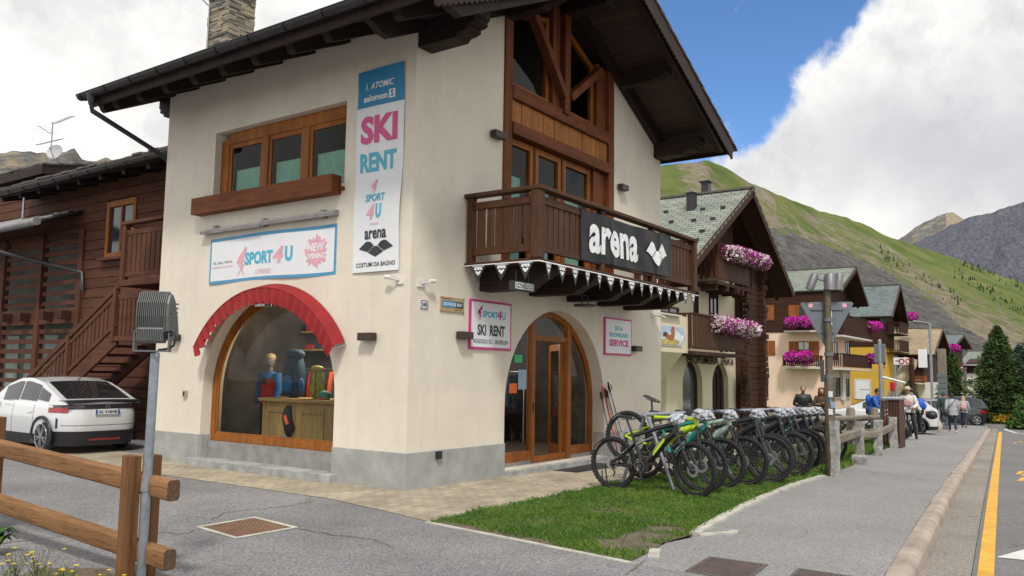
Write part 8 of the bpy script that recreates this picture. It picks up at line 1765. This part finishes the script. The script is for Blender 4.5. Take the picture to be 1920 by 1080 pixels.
def person(loc, head, H_, lab, top, legs, hair, shoes='leather_black', pose=None, hairlen=0, slim=1.0, lean=0.0, coat=.0, group='people in the street'):
    """local +x is forward; pose gives joint overrides in units of a 1.75 m figure"""
    e = empty('person', loc, head, lab, 'person', group); k = H_/1.75
    J = dict(pel=(0, 0, .95), wai=(0, 0, 1.10), che=(.01, 0, 1.30), nec=(.0, 0, 1.47), hd0=(.015, 0, 1.55), hd1=(.03, 0, 1.66),
             hpL=(0, .095, .92), knL=(.03, .10, .50), anL=(-.02, .10, .09), toL=(.13, .11, .035), hpR=(0, -.095, .92), knR=(.03, -.10, .50), anR=(-.02, -.10, .09), toR=(.13, -.11, .035),
             shL=(0, .185, 1.42), elL=(-.02, .235, 1.13), wrL=(.06, .24, .89), shR=(0, -.185, 1.42), elR=(-.02, -.235, 1.13), wrR=(.06, -.24, .89))
    J.update(pose or {})
    if lean:
        for n_ in ('wai', 'che', 'nec', 'hd0', 'hd1', 'shL', 'shR'): x, y, z = J[n_]; J[n_] = (x+math.sin(lean)*(z-.95), y, .95+(z-.95)*math.cos(lean))
    P = {a: Vector(b_)*k for a, b_ in J.items()}
    names = ['pel', 'wai', 'che', 'nec', 'hd0', 'hd1', 'hpL', 'knL', 'anL', 'toL', 'hpR', 'knR', 'anR', 'toR', 'shL', 'elL', 'wrL', 'shR', 'elR', 'wrR']; ix = {a: i for i, a in enumerate(names)}
    E_ = [('pel', 'wai'), ('wai', 'che'), ('che', 'nec'), ('nec', 'hd0'), ('hd0', 'hd1'), ('pel', 'hpL'), ('hpL', 'knL'), ('knL', 'anL'), ('anL', 'toL'), ('pel', 'hpR'), ('hpR', 'knR'), ('knR', 'anR'), ('anR', 'toR'), ('che', 'shL'), ('shL', 'elL'), ('elL', 'wrL'), ('che', 'shR'), ('shR', 'elR'), ('elR', 'wrR')]
    V = [P[a] for a in names]; ed = [(ix[a], ix[b_]) for a, b_ in E_]
    rd = dict(pel=(.09, .07), wai=(.08, .06), che=(.085, .06), nec=.050, hd0=.075, hd1=.085, hpL=.085, knL=.055, anL=.038, toL=.032, hpR=.085, knR=.055, anR=.038, toR=.032, shL=.038, elL=.032, wrL=.027, shR=.038, elR=.032, wrR=.027)
    RR = [tuple(q*k*slim for q in rd[a]) if isinstance(rd[a], tuple) else rd[a]*k for a in names]
    # hands: palm, four fingers and a thumb on each wrist
    for s in 'LR':
        w = P['wr'+s]; d = (w-P['el'+s]).normalized(); side = d.cross(Vector((0, 0, 1)) if abs(d.z) < .9 else Vector((1, 0, 0))).normalized(); up = side.cross(d); i0 = len(V)
        V.append(w+d*.05*k); RR.append((.022*k, .022*k)); ed.append((ix['wr'+s], i0))
        for f_ in range(4):
            o_ = side*(.013*(f_-1.5))*k; L_ = (.062, .072, .068, .052)[f_]*k; V.append(w+d*.085*k+o_); RR.append((.0085*k,)*2); ed.append((i0, len(V)-1)); V.append(w+d*(.085*k+L_*.8)+o_-up*.022*k); RR.append((.0065*k,)*2); ed.append((len(V)-2, len(V)-1))
        V.append(w+d*.055*k+side*.034*k); RR.append((.009*k,)*2); ed.append((i0, len(V)-1)); V.append(w+d*.092*k+side*.046*k-up*.01*k); RR.append((.007*k,)*2); ed.append((len(V)-2, len(V)-1))
    body = skinned('body', V, ed, [(r if isinstance(r, tuple) else (r, r)) for r in RR], 'skin_tone', e, 1)
    hc = (P['hd0']+P['hd1'])/2+Vector((.01, 0, .025))*k; fw = Vector((1, 0, 0))
    m = MB(); m.ball(hc, .095*k, .078*k, .118*k, 16, 12); m.ball(hc+Vector((.092, 0, -.012))*k, .018*k, .014*k, .022*k, 8, 6)
    for s in (-1, 1): m.ball(hc+Vector((0, s*.079, -.005))*k, .018*k, .01*k, .03*k, 8, 6)
    m.build('head', 'skin_tone', e, local=True)
    m = MB()
    for s in (-1, 1): m.ball(hc+Vector((.083, s*.03, .012))*k, .009*k, .013*k, .008*k, 8, 6)
    m.box(*(lambda c: (c.x-.004, c.x+.006, -.022*k, .022*k, c.z-.003, c.z+.003))(hc+Vector((.082, 0, -.05))*k)); m.build('eyes_and_mouth', 'hair_dark', e, local=True)
    m = MB()
    def hr(u, v):
        a = 2*math.pi*u; ph = math.pi*(.02+.60*v); back = (1-math.cos(a))/2; x = math.cos(a); ext = hairlen*back*v; rr = 1.12+.05*noise.noise(Vector((u*9, v*6, hairlen)))
        lim = .30+.70*back; ph2 = math.pi*(.60*v*lim+.01); return (hc.x+.100*k*rr*math.sin(ph2)*x-.004, hc.y+.086*k*rr*math.sin(ph2)*math.sin(a)*(1+.25*ext), hc.z+.125*k*rr*math.cos(ph2)-ext*.42*k*v)
    m.grid(24, 10, hr); m.build('hair', hair, e, local=True, fix=False)
    # clothing
    def ups(n_, dz=0): return P[n_]+Vector((0, 0, dz))
    m = MB(); F_ = (P['shL']+P['shR'])/2
    rings = [(P['pel']+Vector((0, 0, -.05-coat))*k, .125, .175), (P['pel']+Vector((0, 0, .02))*k, .125, .172), (P['wai'], .115, .155), (P['che']-Vector((0, 0, .04))*k, .13, .178), (P['che']+Vector((0, 0, .07))*k, .118, .19), (F_+Vector((0, 0, .025))*k, .085, .165), (P['nec']+Vector((0, 0, -.005))*k, .07, .085), (P['nec']+Vector((.004, 0, .035))*k, .062, .066), (P['nec']+Vector((.004, 0, .03))*k, .05, .054)]
    def tor(u, v):
        i = min(len(rings)-2, int(v*(len(rings)-1))); t = v*(len(rings)-1)-i; a, b_ = rings[i], rings[i+1]; c = a[0].lerp(b_[0], t); rx = (a[1]+(b_[1]-a[1])*t)*k*slim; ry = (a[2]+(b_[2]-a[2])*t)*k*(slim if v < .75 else 1); th = 2*math.pi*u
        w_ = 1+.035*noise.noise(Vector((u*8, v*7, loc[0]))); return (c.x+rx*math.cos(th)*w_, c.y+ry*math.sin(th)*w_, c.z)
    m.grid(28, 24, tor)
    for s in 'LR':
        sh, el, wr = P['sh'+s], P['el'+s], P['wr'+s]; inn = sh.lerp(P['che']+Vector((0, 0, .1))*k, .35); pts = [inn, sh, sh.lerp(el, .33), sh.lerp(el, .7), el, el.lerp(wr, .3), el.lerp(wr, .65), wr+(el-wr)*.04]; rr_ = [.065, .074, .072, .066, .062, .058, .05, .046]
        m.tube(pts, [q*k*(1+.08*math.sin(i*2.4+1)) for i, q in enumerate(rr_)], 12)
    m.build('jacket', top, e, local=True, fix=False)
    lv = [P['pel'], P['hpL'], P['knL'], P['anL'], P['hpR'], P['knR'], P['anR']]; skinned('trousers', lv, [(0, 1), (1, 2), (2, 3), (0, 4), (4, 5), (5, 6)], [(.13*k, .11*k), (.10*k, .095*k), (.070*k, .070*k), (.055*k, .055*k), (.10*k, .095*k), (.070*k, .070*k), (.055*k, .055*k)], legs, e, 1)
    for s in 'LR':
        a, t = P['an'+s], P['to'+s]; m = MB(); d = (t-a); d.z = 0; L2 = d.length or .1; d.normalize(); c = a+d*.055*k; m.ball((c.x, c.y, min(a.z, t.z+.06)-.015*k), .135*k, .05*k, .052*k, 12, 8, rot=Matrix.Rotation(math.atan2(d.y, d.x), 3, 'Z')); m.build('shoe', shoes, e, local=True)
    return e, P, hc, k
def at(px, dist): d = ray(px, 700); q = dist/math.hypot(d.x, d.y); x, y = CAM.x+d.x*q, CAM.y+d.y*q; return Vector((x, y, zg(x)))
def face_to(L_, away=False, da=0): a = math.atan2(CAM.y-L_.y, CAM.x-L_.x); return a+(math.pi if away else 0)+da
walk = dict(hpL=(0, .095, .92), knL=(.16, .10, .53), anL=(.17, .10, .11), toL=(.31, .11, .09), hpR=(0, -.095, .92), knR=(.0, -.10, .50), anR=(-.24, -.10, .16), toR=(-.12, -.11, .05), elL=(-.10, .24, 1.15), wrL=(-.06, .26, .90), elR=(.05, -.24, 1.14), wrR=(.17, -.24, .93))
L1 = at(1505, 29.0); person(L1, face_to(L1, da=.15), 1.70, 'man in a black jacket with folded hands standing behind the row of bikes', 'leather_black', 'jeans_dark', 'hair_grey', pose=dict(elL=(-.02, .29, 1.13), wrL=(.14, .05, 1.0), elR=(-.02, -.29, 1.13), wrR=(.14, -.05, 1.02)), slim=1.15)
L2 = at(1540, 29.5); e, P, hc, k = person(L2, face_to(L2, da=-.1), 1.66, 'woman with curly red brown hair in a brown fur jacket, arms crossed', 'fur_brown', 'leather_black', 'hair_red', hairlen=.5, pose=dict(elL=(.06, .25, 1.14), wrL=(.17, -.06, 1.18), elR=(.06, -.25, 1.14), wrR=(.17, .06, 1.22)))
m = MB(); 
for q in range(80): a = q*2.4; m.ball(hc+Vector((-.035+.075*math.cos(a), (.085+.04*q/80)*math.sin(a), .10-.0042*q)), .028, n=7, m=5)
m.build('curls', 'hair_red', e, local=True)
# cyclist in blue bending over his bike
L3 = G(1634, 821); L3.z = zg(L3.x); h3 = face_to(L3, da=1.25)
e, P, hc, k = person(L3, h3, 1.76, 'cyclist in a bright blue jacket and dark helmet leaning over a bicycle', 'jacket_blue', 'trouser_grey', 'hair_dark', lean=.38, pose=dict(elL=(.30, .24, 1.10), wrL=(.50, .22, 1.02), elR=(.30, -.24, 1.10), wrR=(.50, -.22, 1.02), knL=(.10, .15, .50), anL=(.03, .18, .09), toL=(.17, .19, .035), knR=(.10, -.15, .50), anR=(.03, -.18, .09), toR=(.17, -.19, .035)))
m = MB(); m.grid(20, 8, lambda u, v: (hc.x-.01+.125*math.cos(6.2832*u)*math.sin(v*1.5), .098*math.sin(6.2832*u)*math.sin(v*1.5), hc.z+.02+.125*math.cos(v*1.5))); m.build('helmet', 'bike_black', e, local=True, fix=False); m = MB(); m.ball((P['che'].x-.20, 0, P['che'].z+.02), .10, .15, .22); m.build('hump', 'jacket_blue', e, local=True)
b_ = copy_tree(P1b); th3 = h3; pos = L3+Matrix.Rotation(th3, 3, 'Z') @ Vector((.95, 0, 0)); put(b_, pos.x, pos.y, th3, 0.0, 0, 'black bicycle under the blue jacketed cyclist'); b_['group'] = 'bicycles of the riders'; paint(b_, 'bike_black')
bg = empty('pannier_bag', L3+Vector((.2, -.1, .5)), 0, 'red and white bag hanging at the blue cyclist', 'bag'); q = L3+Matrix.Rotation(th3, 3, 'Z') @ Vector((.55, -.17, .62)); m = MB(); m.ball(q, .12, .07, .17); m.build('bag_body', 'red_bit', bg); m = MB(); m.ball(q+Vector((-.04, -.05, .02)), .06, .05, .09); m.build('bag_pocket', 'shirt_white', bg)
# hatted cyclist facing us
L4 = G(1706, 824); L4.z = zg(L4.x); h4 = face_to(L4, da=-.2)
e, P, hc, k = person(L4, h4, 1.80, 'cyclist in a straw hat and pale patterned jacket holding a bicycle', 'shirt_white', 'leather_black', 'hair_grey', pose=dict(elL=(.12, .28, 1.16), wrL=(.38, .20, 1.06), elR=(.12, -.28, 1.16), wrR=(.38, -.20, 1.06), anL=(-.02, .20, .09), toL=(.12, .24, .035), knL=(.04, .16, .5)), slim=1.12, lean=.15)
m = MB(); m.disc(hc+Vector((0, 0, .06)), (0, 0, 1), .06, .17, 20, .012); m.ball(hc+Vector((0, 0, .08)), .105, .10, .085); m.build('hat', 'straw_hat', e, local=True); m = MB(); m.ball(P['che']+Vector((.13, 0, -.08)), .05, .15, .14); m.build('scarf', 'bag_pink', e, local=True)
pos = L4+Matrix.Rotation(h4+.1, 3, 'Z') @ Vector((1.0, -.1, 0)); b_ = copy_tree(P1b); put(b_, pos.x, pos.y, h4+.1, 0, 0, 'grey bicycle held by the cyclist in the straw hat'); b_['group'] = 'bicycles of the riders'; paint(b_, 'bike_sage')
# cyclist behind with blue backpack
L5 = at(1722, 37.5); h5 = face_to(L5, da=-1.3)
e, P, hc, k = person(L5, h5, 1.72, 'person in a white top leaning forward beside the straw hat cyclist', 'shirt_white', 'leather_black', 'hair_grey', lean=.45, pose=dict(elL=(.32, .24, 1.08), wrL=(.5, .2, .98), elR=(.32, -.24, 1.08), wrR=(.5, -.2, .98)))
bp = empty('backpack', L5+Vector((0, 0, 1.0)), 0, 'bright blue backpack worn by the person in white', 'backpack'); q = L5+Matrix.Rotation(h5, 3, 'Z') @ Vector((P['che'].x-.20, 0, P['che'].z-.04)); m = MB(); m.ball(q, .15, .17, .25); m.build('bag_body', 'bag_blue', bp); m = MB(); m.ball(q-(Matrix.Rotation(h5, 3, 'Z') @ Vector((.12, 0, .06))), .06, .11, .12); m.build('bag_pocket', 'bag_blue', bp)
bp = empty('saddle_bag', L5+Vector((0, 0, .7)), 0, 'black bag below the person in white', 'bag'); q = L5+Vector((-.1, -.45, .78)); m = MB(); m.ball(q, .17, .22, .16); m.build('bag_body', 'leather_black', bp); m = MB(); m.tube([q+Vector((0, -.15, .1)), q+Vector((0, 0, .24)), q+Vector((0, .15, .1))], .012, 5); m.build('handle', 'leather_black', bp)
# walkers seen from behind
L6 = G(1771, 806); L6.z = zg(L6.x); person(L6, face_to(L6, True), 1.80, 'walker in a dark green hooded jacket seen from behind', 'jacket_green', 'trouser_grey', 'jacket_green', pose=walk, slim=1.1, coat=.06)
L7 = G(1787, 813); L7.z = zg(L7.x)
e, P, hc, k = person(L7, face_to(L7, True, .1), 1.72, 'woman in a light grey jacket with dark hair walking away', 'jacket_grey', 'jeans_dark', 'hair_dark', 'shoe_pale', pose=walk, slim=1.22, coat=.10, hairlen=.12)
R7 = Matrix.Rotation(face_to(L7, True, .1), 3, 'Z'); bg = empty('shoulder_bag', L7+Vector((0, 0, .8)), 0, 'black shoulder bag slung on the hip of the woman in grey', 'bag'); q = L7+R7 @ Vector((-.12, .26, .86)); m = MB(); m.ball(q, .09, .13, .15); m.build('bag_body', 'leather_black', bp if False else bg)
m = MB(); m.tube([L7+R7 @ Vector(p) for p in ((-.10, .24, .98), (-.19, .08, 1.2), (-.12, -.12, 1.43), (.02, -.16, 1.46))], .012, 5); m.build('strap', 'leather_black', bg)
L8 = G(1808, 803); L8.z = zg(L8.x); wk2 = dict(walk); L8v = L8
e, P, hc, k = person(L8, face_to(L8, True, -.1), 1.70, 'woman with long blond hair walking away beside the grey jacket', 'jacket_grey', 'jeans_dark', 'hair_blond', pose=walk, hairlen=1.0, slim=1.1, coat=.05)
R8 = Matrix.Rotation(face_to(L8, True, -.1), 3, 'Z'); bp = empty('backpack', L8+Vector((0, 0, 1.0)), 0, 'pale pink backpack worn by the blond woman', 'backpack'); q = L8+R8 @ Vector((-.20, 0, 1.16)); m = MB(); m.ball(q, .13, .17, .23); m.build('bag_body', 'bag_pink', bp); m = MB(); m.ball(q+R8 @ Vector((-.10, 0, -.06)), .06, .12, .11); m.build('bag_pocket', 'bag_pink', bp)
